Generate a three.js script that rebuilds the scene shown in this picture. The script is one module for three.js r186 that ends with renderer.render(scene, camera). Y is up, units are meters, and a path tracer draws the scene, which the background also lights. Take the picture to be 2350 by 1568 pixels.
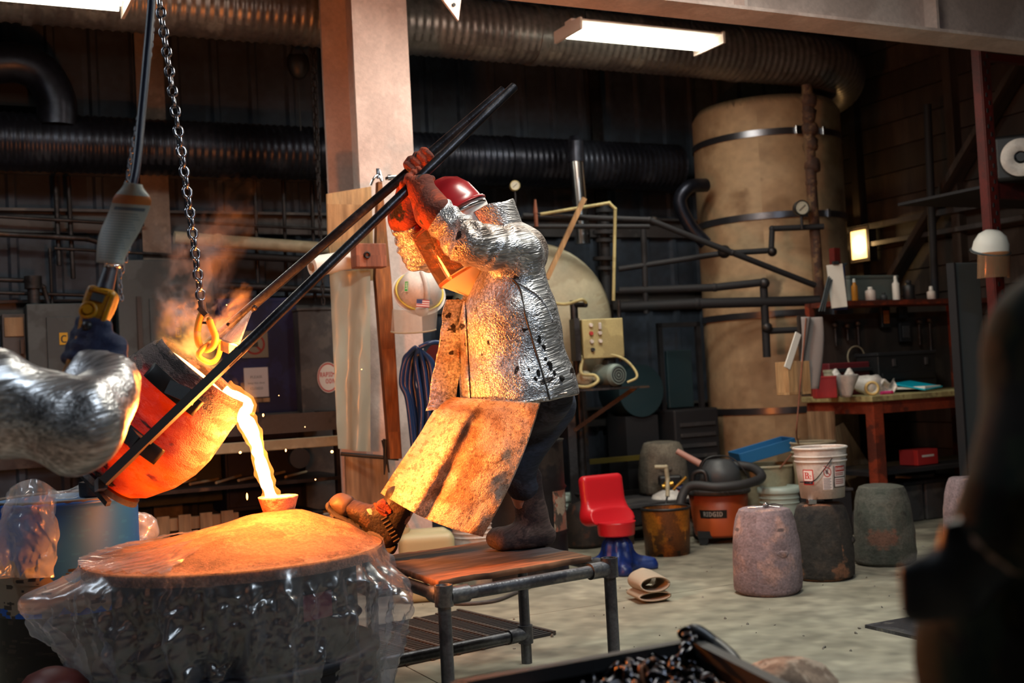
import * as THREE from 'three';
import { RoundedBoxGeometry } from 'three/addons/geometries/RoundedBoxGeometry.js';
import { mergeGeometries, mergeVertices } from 'three/addons/utils/BufferGeometryUtils.js';
import { RectAreaLightUniformsLib } from 'three/addons/lights/RectAreaLightUniformsLib.js';

// ---------- camera, exposure, area lights ----------
const FPX = 2734, CX = 1175, CY = 784, EYE = 1.27;
const scene = new THREE.Scene();
scene.background = new THREE.Color(0x020203);
const camera = new THREE.PerspectiveCamera(2 * Math.atan(784 / FPX) * 180 / Math.PI, 2350 / 1568, 0.05, 60);
camera.position.set(0, EYE, 0);
camera.rotation.set(Math.atan(90 / FPX), 0, -3.0 * Math.PI / 180, 'YXZ');
camera.updateMatrixWorld(true);
camera.focus = 5.0;
camera.userData.fStop = 2.4;
const renderer = new THREE.WebGLRenderer({ antialias: true });
renderer.toneMapping = THREE.LinearToneMapping;
renderer.toneMappingExposure = 1.0;
renderer.shadowMap.enabled = true;
RectAreaLightUniformsLib.init();

// unseen tubes added outside the frame, cool ones in place of door daylight: [u, y, off, cool?, strength]; those in the frame are built with the same function
const LAMPS_OUT = [[-1.4, 3.75, 3.6, 0, 44], [-1.5, 3.9, 5.5, 0, 68], [-6.4, 3.9, 4.6, 1, 22], [-1.8, 3.9, 8.6, 1, 60]];
const LAMP_IN = 24, LAMP_GLOW = 7;
const HOT = { mouth: 3.2, stream: 8.4, cup: 0.8 };

// ---------- helpers ----------
const V = (x = 0, y = 0, z = 0) => new THREE.Vector3(x, y, z);
const TH = 26.5 * Math.PI / 180;                                     // the room is turned to the lens by this angle
const UX = V(Math.cos(TH), 0, -Math.sin(TH)), NX = V(Math.sin(TH), 0, Math.cos(TH)), ORG = V(0, 0, -10.5), EY = V(0, EYE, 0);
const room = (u, y, off) => ORG.clone().addScaledVector(UX, u).addScaledVector(NX, off).setY(y);
const toRoom = (p) => { const q = p.clone().sub(ORG); return V(q.dot(UX), q.y, q.dot(NX)); };
const ray = (px, py) => V((px - CX) / FPX, -(py - CY) / FPX, -1).transformDirection(camera.matrixWorld).multiplyScalar(Math.hypot((px - CX) / FPX, (py - CY) / FPX, 1));
const pt = (px, py, d) => EY.clone().addScaledVector(ray(px, py), d);
const onY = (px, py, y) => { const v = ray(px, py); return EY.clone().addScaledVector(v, (y - EYE) / v.y); };
const onWall = (px, py, off = 0) => { const v = ray(px, py); return EY.clone().addScaledVector(v, ORG.clone().addScaledVector(NX, off).sub(EY).dot(NX) / v.dot(NX)); };
const onSide = (px, py, u) => { const v = ray(px, py); return EY.clone().addScaledVector(v, ORG.clone().addScaledVector(UX, u).sub(EY).dot(UX) / v.dot(UX)); };
const floorBehind = (px, py, r, y = 0) => { const p = onY(px, py, y), h = V(p.x, 0, p.z).normalize(); return p.addScaledVector(h, r); };
let seed = 7;
const rnd = () => { seed = (seed * 1664525 + 1013904223) >>> 0; return seed / 4294967296; };
const rr = (a, b) => a + (b - a) * rnd();
const lerp = THREE.MathUtils.lerp, clamp = THREE.MathUtils.clamp, sst = THREE.MathUtils.smoothstep;

const hash = (x, y, z) => { let h = Math.imul(x | 0, 374761393) + Math.imul(y | 0, 668265263) + Math.imul(z | 0, 2147483647 - 1274126177); h = Math.imul(h ^ (h >>> 13), 1274126177); return ((h ^ (h >>> 16)) >>> 0) / 4294967296; };
function noise3(x, y, z) {
  const ix = Math.floor(x), iy = Math.floor(y), iz = Math.floor(z), s = (t) => t * t * (3 - 2 * t), fx = s(x - ix), fy = s(y - iy), fz = s(z - iz);
  const c = (a, b, d) => hash(ix + a, iy + b, iz + d);
  return lerp(lerp(lerp(c(0, 0, 0), c(1, 0, 0), fx), lerp(c(0, 1, 0), c(1, 1, 0), fx), fy), lerp(lerp(c(0, 0, 1), c(1, 0, 1), fx), lerp(c(0, 1, 1), c(1, 1, 1), fx), fy), fz) * 2 - 1;
}
const fbm3 = (x, y, z, o = 4) => { let s = 0, a = 0.5; for (let i = 0; i < o; i++) { s += a * noise3(x, y, z); x *= 2.03; y *= 2.03; z *= 2.03; a *= 0.5; } return s; };
function pnoise(x, y, p, k) {                                         // tiles with period p
  const ix = Math.floor(x), iy = Math.floor(y), s = (t) => t * t * (3 - 2 * t), fx = s(x - ix), fy = s(y - iy), m = (a) => ((a % p) + p) % p;
  return lerp(lerp(hash(m(ix), m(iy), k), hash(m(ix + 1), m(iy), k), fx), lerp(hash(m(ix), m(iy + 1), k), hash(m(ix + 1), m(iy + 1), k), fx), fy);
}
const pfbm = (u, v, p, k = 1, o = 5) => { let s = 0, a = 0.5, t = 0; for (let i = 0; i < o; i++) { s += a * pnoise(u * p, v * p, p, k + i); t += a; p *= 2; a *= 0.55; } return s / t; };

function dataTex(n, fn, srgb, rep = 1, m = n) {
  const d = new Uint8Array(n * m * 4);
  for (let y = 0; y < m; y++) for (let x = 0; x < n; x++) {
    const c = fn((x + 0.5) / n, (y + 0.5) / m), i = (y * n + x) * 4;
    for (let k = 0; k < 4; k++) d[i + k] = k === 3 ? (c.length > 3 ? c[3] : 255) : clamp(c[Math.min(k, c.length === 1 ? 0 : k)] , 0, 255);
  }
  const t = new THREE.DataTexture(d, n, m);
  t.wrapS = t.wrapT = THREE.RepeatWrapping; t.magFilter = THREE.LinearFilter; t.minFilter = THREE.LinearMipmapLinearFilter;
  if (srgb) t.colorSpace = THREE.SRGBColorSpace;
  t.repeat.set(1 / rep, 1 / rep); t.needsUpdate = true;
  return t;
}
const grey = (n, fn, rep) => dataTex(n, (u, v) => { const g = fn(u, v) * 255; return [g, g, g]; }, false, rep);
const mixc = (a, b, t) => [lerp(a[0], b[0], t), lerp(a[1], b[1], t), lerp(a[2], b[2], t)];
const blotch = (n, cols, rep, o = {}) => dataTex(n, (u, v) => {       // layered patches of a few colours plus grain
  let c = cols[0];
  for (let i = 1; i < cols.length; i++) {
    const [lo, hi] = (o.at && o.at[i]) || [0.52, 0.6], f = pfbm(u, v, o.p || 4, 11 * i + (o.k || 0), 6);
    c = mixc(c, cols[i], sst(f, lo, hi));
  }
  const g = 1 + (pfbm(u, v, 64, 91, 2) - 0.5) * (o.grain ?? 0.25) + (pfbm(u, v, 3, 5, 3) - 0.5) * (o.wash ?? 0.2);
  return [c[0] * g, c[1] * g, c[2] * g];
}, true, rep);
function canvasTex(w, h, draw) {
  const c = document.createElement('canvas'); c.width = w; c.height = h;
  draw(c.getContext('2d'), w, h);
  const t = new THREE.CanvasTexture(c); t.colorSpace = THREE.SRGBColorSpace; return t;
}
const std = (color, roughness = 0.8, metalness = 0, more = {}) => new THREE.MeshStandardMaterial({ color, roughness, metalness, ...more });
const phy = (more) => new THREE.MeshPhysicalMaterial(more);
const withRep = (t, r) => { const c = t.clone(); c.repeat.set(1 / r, 1 / r); c.needsUpdate = true; return c; };

// geometry
const at = (g, x = 0, y = 0, z = 0, rx = 0, ry = 0, rz = 0) => { if (rx || ry || rz) g.applyMatrix4(new THREE.Matrix4().makeRotationFromEuler(new THREE.Euler(rx, ry, rz))); return g.translate(x, y, z); };
const box = (w, h, d, x = 0, y = 0, z = 0, rx, ry, rz) => at(new THREE.BoxGeometry(w, h, d), x, y, z, rx, ry, rz);
const rbox = (w, h, d, r, x = 0, y = 0, z = 0, rx, ry, rz) => at(new RoundedBoxGeometry(w, h, d, 2, r), x, y, z, rx, ry, rz);
const cyl = (r0, r1, h, x = 0, y = 0, z = 0, rx, ry, rz, n = 24, open = false) => at(new THREE.CylinderGeometry(r1, r0, h, n, 1, open), x, y, z, rx, ry, rz);
const ball = (r, x = 0, y = 0, z = 0, n = 16) => at(new THREE.SphereGeometry(r, n, Math.ceil(n * 0.7)), x, y, z);
const torus = (R, r, x = 0, y = 0, z = 0, rx, ry, rz, n = 32, m = 8) => at(new THREE.TorusGeometry(R, r, m, n), x, y, z, rx, ry, rz);
const lathe = (p, n = 40) => new THREE.LatheGeometry(p.map(([r, y]) => new THREE.Vector2(r, y)), n);
const QY = V(0, 1, 0);
function strut(a, b, r, r1 = r, n = 12) { const d = b.clone().sub(a), g = new THREE.CylinderGeometry(r1, r, d.length(), n); g.applyQuaternion(new THREE.Quaternion().setFromUnitVectors(QY, d.clone().normalize())); const m = a.clone().add(b).multiplyScalar(0.5); return g.translate(m.x, m.y, m.z); }
function bar(a, b, w, h, up = QY) { const d = b.clone().sub(a), L = d.length(), x = d.normalize(), z = x.clone().cross(up).normalize(), y = z.clone().cross(x), m = a.clone().add(b).multiplyScalar(0.5); return new THREE.BoxGeometry(L, h, w).applyMatrix4(new THREE.Matrix4().makeBasis(x, y, z).setPosition(m)); }
const tube = (pts, r, n = 40, m = 8, closed = false, tens = 0.5) => new THREE.TubeGeometry(new THREE.CatmullRomCurve3(pts, closed, 'centripetal', tens), n, r, m, closed);
const pipe = (pts, r, n = 10) => join(pts.slice(1).map((p, i) => strut(pts[i], p, r, r, n)).concat(pts.slice(1, -1).map((p) => ball(r * 1.15, p.x, p.y, p.z, 10))));
function join(list) {
  return mergeGeometries(list.flat(4).map((g) => { const h = g.index ? g.toNonIndexed() : g; for (const k of Object.keys(h.attributes)) if (!['position', 'normal', 'uv'].includes(k)) h.deleteAttribute(k); if (!h.attributes.uv) h.setAttribute('uv', new THREE.BufferAttribute(new Float32Array(h.attributes.position.count * 2), 2)); if (!h.attributes.normal) h.computeVertexNormals(); h.morphAttributes = {}; return h; }));
}
function uvm(g) {                                                     // uv in metres, by the side a face looks to
  if (g.userData.keepUV) return g;
  const h = g.index ? g.toNonIndexed() : g, p = h.attributes.position, n = h.attributes.normal, uv = new Float32Array(p.count * 2);
  for (let i = 0; i < p.count; i += 3) {
    let a = 0, b = 0, c = 0;
    for (let k = 0; k < 3; k++) { a += Math.abs(n.getX(i + k)); b += Math.abs(n.getY(i + k)); c += Math.abs(n.getZ(i + k)); }
    for (let k = 0; k < 3; k++) {
      const x = p.getX(i + k), y = p.getY(i + k), z = p.getZ(i + k), j = (i + k) * 2;
      if (b >= a && b >= c) { uv[j] = x; uv[j + 1] = z; } else if (a >= c) { uv[j] = z; uv[j + 1] = y; } else { uv[j] = x; uv[j + 1] = y; }
    }
  }
  h.setAttribute('uv', new THREE.BufferAttribute(uv, 2));
  return h;
}
const keep = (g) => { g.userData.keepUV = true; return g; };
function jitter(g, amp, freq, k = 0) {                                // uneven surface; indexed or merged first so that it stays closed
  const h = mergeVertices(g.deleteAttribute('uv').deleteAttribute('normal'), 1e-5), p = h.attributes.position;
  h.computeVertexNormals(); const n = h.attributes.normal;
  for (let i = 0; i < p.count; i++) { const x = p.getX(i), y = p.getY(i), z = p.getZ(i), d = amp * fbm3(x * freq + k, y * freq, z * freq, 3) * 2; p.setXYZ(i, x + n.getX(i) * d, y + n.getY(i) * d, z + n.getZ(i) * d); }
  h.computeVertexNormals(); return h;
}
function sheet(fn, nu, nv, thick = 0, uvs = null) {                    // a cloth or film: fn(s, t) -> point; closed slab when thick > 0
  const pos = [], uv = [], idx = [], P = [];
  for (let j = 0; j <= nv; j++) for (let i = 0; i <= nu; i++) P.push(fn(i / nu, j / nv));
  const W = nu + 1, nrm = (i, j) => { const a = P[j * W + Math.min(i + 1, nu)], b = P[j * W + Math.max(i - 1, 0)], c = P[Math.min(j + 1, nv) * W + i], d = P[Math.max(j - 1, 0) * W + i]; return a.clone().sub(b).cross(c.clone().sub(d)).normalize(); };
  for (let k = 0; k < (thick ? 2 : 1); k++) for (let j = 0; j <= nv; j++) for (let i = 0; i <= nu; i++) { const p = P[j * W + i].clone(); if (thick) p.addScaledVector(nrm(i, j), (k ? -0.5 : 0.5) * thick); pos.push(p.x, p.y, p.z); const q = uvs ? uvs(i / nu, j / nv, p) : [i / nu, j / nv]; uv.push(q[0], q[1]); }
  const quad = (a, b, c, d) => idx.push(a, c, b, b, c, d), S = W * (nv + 1);
  for (let j = 0; j < nv; j++) for (let i = 0; i < nu; i++) { const a = j * W + i; quad(a + 1, a, a + 1 + W, a + W); if (thick) quad(S + a, S + a + 1, S + a + W, S + a + W + 1); }
  if (thick) {
    for (let i = 0; i < nu; i++) { quad(i, i + 1, S + i, S + i + 1); const a = nv * W + i; quad(a + 1, a, S + a + 1, S + a); }
    for (let j = 0; j < nv; j++) { const a = j * W; quad(a + W, a, S + a + W, S + a); const b = a + nu; quad(b, b + W, S + b, S + b + W); }
  }
  const g = new THREE.BufferGeometry();
  g.setAttribute('position', new THREE.Float32BufferAttribute(pos, 3)); g.setAttribute('uv', new THREE.Float32BufferAttribute(uv, 2)); g.setIndex(idx); g.computeVertexNormals();
  return keep(g);
}
// distance fields and their surface (surface nets)
const V3sub = (a, b) => [a.x - b.x, a.y - b.y, a.z - b.z];
function capsule(a, b, ra, rb = ra) { const [bx, by, bz] = V3sub(b, a), L = bx * bx + by * by + bz * bz || 1e-9; return (x, y, z) => { const px = x - a.x, py = y - a.y, pz = z - a.z, t = clamp((px * bx + py * by + pz * bz) / L, 0, 1); return Math.hypot(px - bx * t, py - by * t, pz - bz * t) - (ra + (rb - ra) * t); }; }
const smin = (a, b, k) => { const h = Math.max(k - Math.abs(a - b), 0) / k; return Math.min(a, b) - h * h * k * 0.25; };
const blend = (k, fs) => (x, y, z) => { let d = fs[0](x, y, z); for (let i = 1; i < fs.length; i++) d = smin(d, fs[i](x, y, z), k); return d; };
const chainOf = (pts, rs) => pts.slice(1).map((p, i) => capsule(pts[i], p, rs[i], rs[i + 1]));
function nets(f, lo, hi, h, uvf) {
  const nx = Math.ceil((hi.x - lo.x) / h) + 1, ny = Math.ceil((hi.y - lo.y) / h) + 1, nz = Math.ceil((hi.z - lo.z) / h) + 1, F = new Float32Array(nx * ny * nz), I = (i, j, k) => (k * ny + j) * nx + i;
  for (let k = 0; k < nz; k++) for (let j = 0; j < ny; j++) for (let i = 0; i < nx; i++) F[I(i, j, k)] = f(lo.x + i * h, lo.y + j * h, lo.z + k * h);
  const id = new Int32Array(nx * ny * nz).fill(-1), pos = [], idx = [];
  for (let k = 0; k < nz - 1; k++) for (let j = 0; j < ny - 1; j++) for (let i = 0; i < nx - 1; i++) {
    let n = 0, sx = 0, sy = 0, sz = 0, m = 0; const c = [];
    for (let q = 0; q < 8; q++) { c[q] = F[I(i + (q & 1), j + ((q >> 1) & 1), k + (q >> 2))]; if (c[q] < 0) m++; }
    if (m === 0 || m === 8) continue;
    for (let q = 0; q < 8; q++) for (let b = 1; b < 8; b <<= 1) if (!(q & b) && (c[q] < 0) !== (c[q | b] < 0)) { const t = c[q] / (c[q] - c[q | b]); sx += (q & 1) + (b === 1 ? t : 0); sy += ((q >> 1) & 1) + (b === 2 ? t : 0); sz += (q >> 2) + (b === 4 ? t : 0); n++; }
    id[I(i, j, k)] = pos.length / 3; pos.push(lo.x + (i + sx / n) * h, lo.y + (j + sy / n) * h, lo.z + (k + sz / n) * h);
  }
  const quad = (a, b, c, d, flip) => { if (a < 0 || b < 0 || c < 0 || d < 0) return; flip ? idx.push(a, c, b, b, c, d) : idx.push(a, b, c, b, d, c); };
  for (let k = 1; k < nz - 1; k++) for (let j = 1; j < ny - 1; j++) for (let i = 1; i < nx - 1; i++) {
    const s = F[I(i, j, k)] < 0;
    if (s !== F[I(i + 1, j, k)] < 0) quad(id[I(i, j - 1, k - 1)], id[I(i, j, k - 1)], id[I(i, j - 1, k)], id[I(i, j, k)], !s);
    if (s !== F[I(i, j + 1, k)] < 0) quad(id[I(i - 1, j, k - 1)], id[I(i, j, k - 1)], id[I(i - 1, j, k)], id[I(i, j, k)], s);
    if (s !== F[I(i, j, k + 1)] < 0) quad(id[I(i - 1, j - 1, k)], id[I(i, j - 1, k)], id[I(i - 1, j, k)], id[I(i, j, k)], !s);
  }
  const g = new THREE.BufferGeometry(), uv = new Float32Array(pos.length / 3 * 2);
  for (let i = 0; i < pos.length / 3; i++) { const q = uvf ? uvf(pos[i * 3], pos[i * 3 + 1], pos[i * 3 + 2]) : [pos[i * 3] + pos[i * 3 + 2] * 0.8, pos[i * 3 + 1] + pos[i * 3 + 2] * 0.25]; uv[i * 2] = q[0]; uv[i * 2 + 1] = q[1]; }
  g.setAttribute('position', new THREE.Float32BufferAttribute(pos, 3)); g.setAttribute('uv', new THREE.BufferAttribute(uv, 2)); g.setIndex(idx); g.computeVertexNormals();
  return keep(g);
}
function bounds(pts, m) { const b = new THREE.Box3().setFromPoints(pts); return [b.min.subScalar(m), b.max.addScalar(m)]; }

// objects
const taken = {};
const numbered = (n) => { const k = taken[n] = (taken[n] ?? -1) + 1; return k ? n + '_' + String(k).padStart(3, '0') : n; };
const shade = (o) => { o.castShadow = o.receiveShadow = true; return o; };
function mk(name, g, m, parent) {
  const geo = Array.isArray(g) ? join(g) : g;
  const o = shade(new THREE.Mesh(uvm(geo), m)); o.name = name; if (parent) parent.add(o); return o;
}
function tag(o, label, category, group, kind) { o.name = numbered(o.name); o.userData = { label, category }; if (group) o.userData.group = group; if (kind) o.userData.kind = kind; if (!o.parent) scene.add(o); return o; }
function thing(name, label, category, pos = V(), turn = 0, group, kind) { const o = new THREE.Group(); o.name = name; o.position.copy(pos); o.rotation.y = turn; return tag(o, label, category, group, kind); }
function struct(name, label, g, m, category = 'structure') { const o = mk(name, g, m); return tag(o, label, category, null, 'structure'); }
function dup(o, label, pos, turn) { const c = o.clone(); c.name = o.name.replace(/_\d{3}$/, ''); c.userData = {}; c.parent = null; tag(c, label || o.userData.label, o.userData.category, o.userData.group, o.userData.kind); if (pos) c.position.copy(pos); if (turn !== undefined) c.rotation.y = turn; return c; }
// a box on a plane parallel to the back wall, given by its pixel edges: {c: centre, w, h}
function span(x0, y0, x1, y1, off) { const xm = (x0 + x1) / 2, ym = (y0 + y1) / 2, a = toRoom(onWall(x0, ym, off)), b = toRoom(onWall(x1, ym, off)), c = toRoom(onWall(xm, y0, off)), d = toRoom(onWall(xm, y1, off)); return { w: b.x - a.x, h: c.y - d.y, u: (a.x + b.x) / 2, y: d.y, y1: c.y, off }; }
const lin = (r, g, b) => new THREE.Color().setRGB(r, g, b);

// ---------- materials ----------
const fineBump = grey(256, (u, v) => pfbm(u, v, 32, 3, 3), 0.25), coarseBump = grey(512, (u, v) => pfbm(u, v, 8, 8, 6), 0.6);
const M = {};
M.floor = std(0xffffff, 0.82, 0, { map: blotch(1024, [[134, 130, 114], [118, 112, 98], [148, 144, 128], [100, 92, 80]], 6, { p: 6, at: [0, [0.42, 0.7], [0.52, 0.72], [0.62, 0.76]], grain: 0.4, wash: 0.2 }), bumpMap: withRep(coarseBump, 1.2), bumpScale: 0.006 });
M.wall = std(0xffffff, 0.7, 0.1, { map: blotch(512, [[60, 70, 84], [48, 56, 68], [44, 46, 52]], 3, { at: [0, [0.5, 0.66], [0.64, 0.72]] }) });
M.dark = std(lin(0.014, 0.014, 0.017), 0.7, 0.2);
M.iron = std(0xffffff, 0.5, 0.75, { map: blotch(256, [[62, 60, 62], [46, 42, 42], [84, 70, 60]], 0.8, { at: [0, [0.5, 0.6], [0.64, 0.74]] }), bumpMap: fineBump, bumpScale: 0.001 });
M.pipe = std(0xffffff, 0.42, 0.7, { map: blotch(256, [[104, 106, 112], [82, 82, 88], [128, 126, 124]], 0.5, { at: [0, [0.5, 0.6], [0.62, 0.72]] }), bumpMap: fineBump, bumpScale: 0.0008 });
M.duct = std(0xffffff, 0.36, 0.55, { map: blotch(256, [[134, 130, 128], [112, 106, 104], [152, 148, 142]], 1.5, { at: [0, [0.48, 0.6], [0.6, 0.7]] }) });
M.ductDark = std(0xffffff, 0.36, 0.7, { map: blotch(256, [[46, 50, 62], [36, 38, 48], [62, 66, 78]], 1.5, { at: [0, [0.48, 0.6], [0.6, 0.7]] }) });
M.cream = std(0xffffff, 0.72, 0, { map: blotch(512, [[212, 190, 182], [200, 178, 170], [220, 200, 192]], 1.2, { at: [0, [0.5, 0.62], [0.6, 0.7]], grain: 0.1, wash: 0.08 }), bumpMap: fineBump, bumpScale: 0.0012 });
M.wood = (a, b, rep = 0.8, k = 0) => std(0xffffff, 0.75, 0, { map: dataTex(256, (u, v) => { const w = pfbm(u * 1, v * 0.06 + 0.03 * pfbm(u, v, 4, 4 + k, 2), 16, 7 + k, 5), g = pfbm(u, v * 0.1, 64, 9 + k, 2); return mixc(a, b, clamp((w - 0.3) * 2.2, 0, 1)).map((c) => c * (0.82 + 0.36 * g)); }, true, rep), bumpMap: fineBump, bumpScale: 0.0006 });
M.ply = M.wood([176, 142, 100], [146, 108, 70]);
M.plyDull = M.wood([150, 122, 92], [120, 92, 66], 0.9, 3);
M.timber = M.wood([150, 92, 44], [92, 52, 24], 0.5, 5);
M.timberRed = M.wood([140, 84, 60], [104, 58, 40], 0.5, 8);
M.planks = [M.wood([56, 46, 40], [40, 33, 29], 1, 11), M.wood([48, 39, 34], [36, 29, 26], 1, 13), M.wood([66, 54, 47], [46, 38, 33], 1, 17)];
M.post = std(0xffffff, 0.75, 0, { map: blotch(256, [[132, 118, 108], [118, 104, 94], [142, 128, 118]], 1, { grain: 0.1 }) });
M.tank = std(0xffffff, 0.7, 0, { map: blotch(512, [[160, 130, 98], [178, 150, 116], [136, 106, 76], [110, 88, 66]], 2.6, { at: [0, [0.5, 0.64], [0.56, 0.68], [0.68, 0.74]], grain: 0.12 }) });
M.vessel = std(0xffffff, 0.55, 0, { map: blotch(256, [[176, 168, 142], [160, 150, 124], [190, 184, 160]], 1.2, { at: [0, [0.5, 0.6], [0.62, 0.7]], grain: 0.08 }) });
M.band = std(lin(0.16, 0.16, 0.18), 0.3, 0.9);
M.chrome = std(lin(0.62, 0.62, 0.64), 0.18, 1);
M.greyBox = std(0xffffff, 0.6, 0.1, { map: blotch(256, [[58, 66, 70], [50, 57, 61], [65, 73, 77]], 1, { grain: 0.06 }) });
M.greyDark = std(0xffffff, 0.6, 0.15, { map: blotch(256, [[70, 68, 70], [58, 56, 58], [82, 78, 76]], 1, { grain: 0.08 }) });
M.blueBox = std(0xffffff, 0.55, 0.1, { map: blotch(256, [[18, 30, 78], [14, 24, 62], [26, 38, 84]], 1, { grain: 0.08 }) });
M.panelTan = std(0xffffff, 0.6, 0.1, { map: blotch(256, [[178, 166, 116], [160, 148, 102], [142, 128, 88]], 0.5, { at: [0, [0.5, 0.6], [0.66, 0.74]], grain: 0.08 }) });
M.white = std(lin(0.7, 0.69, 0.64), 0.5);
M.whiteDirty = std(0xffffff, 0.45, 0, { map: blotch(256, [[214, 206, 198], [196, 188, 182], [160, 150, 140]], 0.5, { at: [0, [0.5, 0.6], [0.68, 0.74]], grain: 0.08 }) });
M.bucketGreen = std(lin(0.34, 0.42, 0.38), 0.4);
M.red = std(lin(0.42, 0.025, 0.025), 0.5);
M.redSteel = std(0xffffff, 0.6, 0.1, { map: blotch(256, [[96, 22, 15], [80, 18, 13], [62, 16, 13]], 0.6, { at: [0, [0.5, 0.6], [0.6, 0.7]] }) });
M.benchRed = std(0xffffff, 0.6, 0, { map: blotch(256, [[128, 50, 26], [104, 40, 22], [84, 36, 24]], 0.6, {}) });
M.black = std(lin(0.012, 0.012, 0.013), 0.45);
M.rubber = std(lin(0.022, 0.022, 0.024), 0.6);
M.teal = std(lin(0.008, 0.028, 0.036), 0.6);
M.tubeGlow = std(lin(0.9, 0.9, 0.82), 0.4, 0, { emissive: lin(1, 0.98, 0.78), emissiveIntensity: LAMP_GLOW });
M.tubeCool = std(lin(0.9, 0.9, 0.9), 0.4, 0, { emissive: lin(0.82, 0.9, 1), emissiveIntensity: LAMP_GLOW });
M.fitting = std(lin(0.72, 0.62, 0.56), 0.5);
M.pole = std(0xffffff, 0.34, 0.8, { map: blotch(256, [[66, 66, 72], [46, 46, 52], [86, 84, 86]], 0.4, { at: [0, [0.48, 0.62], [0.64, 0.74]] }), bumpMap: fineBump, bumpScale: 0.0006 });
M.glass = phy({ color: 0xffffff, roughness: 0.02, transmission: 1, thickness: 0, ior: 1.5 });

// ---------- room shell ----------
const U0 = -9, U1 = 3.5, OFF1 = 14, CEIL = 5.4;
{
  const fl = thing('floor', 'worn grey concrete floor with stains and joints', 'floor', V(), 0, null, 'structure');
  fl.position.copy(ORG); fl.rotation.y = TH;
  mk('subfloor', box(U1 - U0 + 1, 0.2, OFF1 + 1, (U0 + U1) / 2, -0.112, OFF1 / 2), M.floor, fl);
  const su = 3.15, so = 3.5;
  for (let i = 0; i < 4; i++) for (let j = 0; j < 4; j++) mk('slab', box(su - 0.007, 0.012, so - 0.007, U0 + (i + 0.5) * su - 0.05, -0.006, (j + 0.5) * so + 0.1), M.floor, fl);
  const panel = (() => { const s = new THREE.Shape(), P = [[0, 0]]; for (let k = 0; k < 3; k++) { const x = k * 0.305; P.push([x + 0.04, 0], [x + 0.06, 0.032], [x + 0.1, 0.032], [x + 0.12, 0], [x + 0.3, 0]); } P.push([0.915, 0], [0.915, -0.01], [0, -0.01]); P.forEach(([x, y], i) => (i ? s.lineTo(x, y) : s.moveTo(x, y))); const g = new THREE.ExtrudeGeometry(s, { depth: CEIL, bevelEnabled: false }); return g.rotateX(-Math.PI / 2).scale(1, 1, -1); })();
  { const i = panel.index; const p = panel.attributes.position; for (let k = 0; k < p.count; k += 3) for (const a of Object.values(panel.attributes)) { const n = a.itemSize, b = a.array; for (let c = 0; c < n; c++) { const t = b[(k + 1) * n + c]; b[(k + 1) * n + c] = b[(k + 2) * n + c]; b[(k + 2) * n + c] = t; } } panel.computeVertexNormals(); }
  const pg = uvm(panel);
  const wall = (name, label, pos, turn, len, parts) => {
    const w = thing(name, label, 'wall', pos, turn, null, 'structure');
    mk('backing', box(len, CEIL, 0.15, 0, CEIL / 2, -0.1), M.wall, w);
    if (parts) for (let k = 0; k < len / 0.915; k++) { const o = shade(new THREE.Mesh(pg, M.wall)); o.name = 'siding_panel'; o.position.set(-len / 2 + k * 0.915, 0, 0); w.add(o); }
    return w;
  };
  const wb = wall('wall_back', 'dark corrugated metal back wall with horizontal girts', room((U0 + U1) / 2, 0, 0), TH, U1 - U0, true);
  for (const y of [0.9, 1.95, 2.62, 3.05, 4.2]) mk('girt', [box(U1 - U0, 0.16, 0.03, 0, y, 0.05), box(U1 - U0, 0.02, 0.1, 0, y + 0.08, 0.08)], y === 3.05 ? M.wall : M.greyDark, wb);
  wall('wall_left', 'corrugated metal wall along the side of the hall', room(U0, 0, OFF1 / 2), TH + Math.PI / 2, OFF1, true);
  wall('wall_front', 'corrugated metal wall behind the viewer', room((U0 + U1) / 2, 0, OFF1), TH + Math.PI, U1 - U0, true);
  const wr = thing('wall_right', 'brown timber wall of horizontal planks with diagonal braces', 'wall', room(U1, 0, OFF1 / 2), TH - Math.PI / 2, null, 'structure');
  mk('backing', box(OFF1, CEIL, 0.15, 0, CEIL / 2, -0.12), M.planks[1], wr);
  for (let k = 0; k < 23; k++) mk('plank', box(OFF1, 0.222, 0.03, 0, 0.115 + k * 0.233, -0.02 + rr(-0.004, 0.004)), M.planks[k % 3], wr);
  for (let k = 0; k < 8; k++) mk('stud', box(0.09, CEIL, 0.09, -6.3 + k * 1.2, CEIL / 2, 0.04), M.planks[(k + 1) % 3], wr);
  mk('diagonal_brace', bar(V(-6.5, 1.35, 0.12), V(-4.0, 3.9, 0.12), 0.05, 0.17, V(0, 0, 1)), M.planks[2], wr);
  mk('diagonal_brace', bar(V(-3.9, 1.2, 0.12), V(-1.4, 3.9, 0.12), 0.05, 0.17, V(0, 0, 1)), M.planks[2], wr);
  mk('rail', [box(OFF1, 0.05, 0.05, 0, 2.55, 0.1), box(OFF1, 0.04, 0.04, 0, 2.38, 0.1)], M.greyDark, wr);
  const ce = thing('ceiling', 'dark metal deck roof on steel purlins', 'ceiling', room((U0 + U1) / 2, CEIL, OFF1 / 2), TH, null, 'structure');
  mk('deck', box(U1 - U0 + 0.5, 0.15, OFF1 + 0.5, 0, 0.08, 0), M.greyDark, ce);
  for (let k = 0; k < 6; k++) mk('purlin', box(U1 - U0, 0.18, 0.08, 0, -0.09, -6 + k * 2.4), M.greyDark, ce);
}

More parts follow.
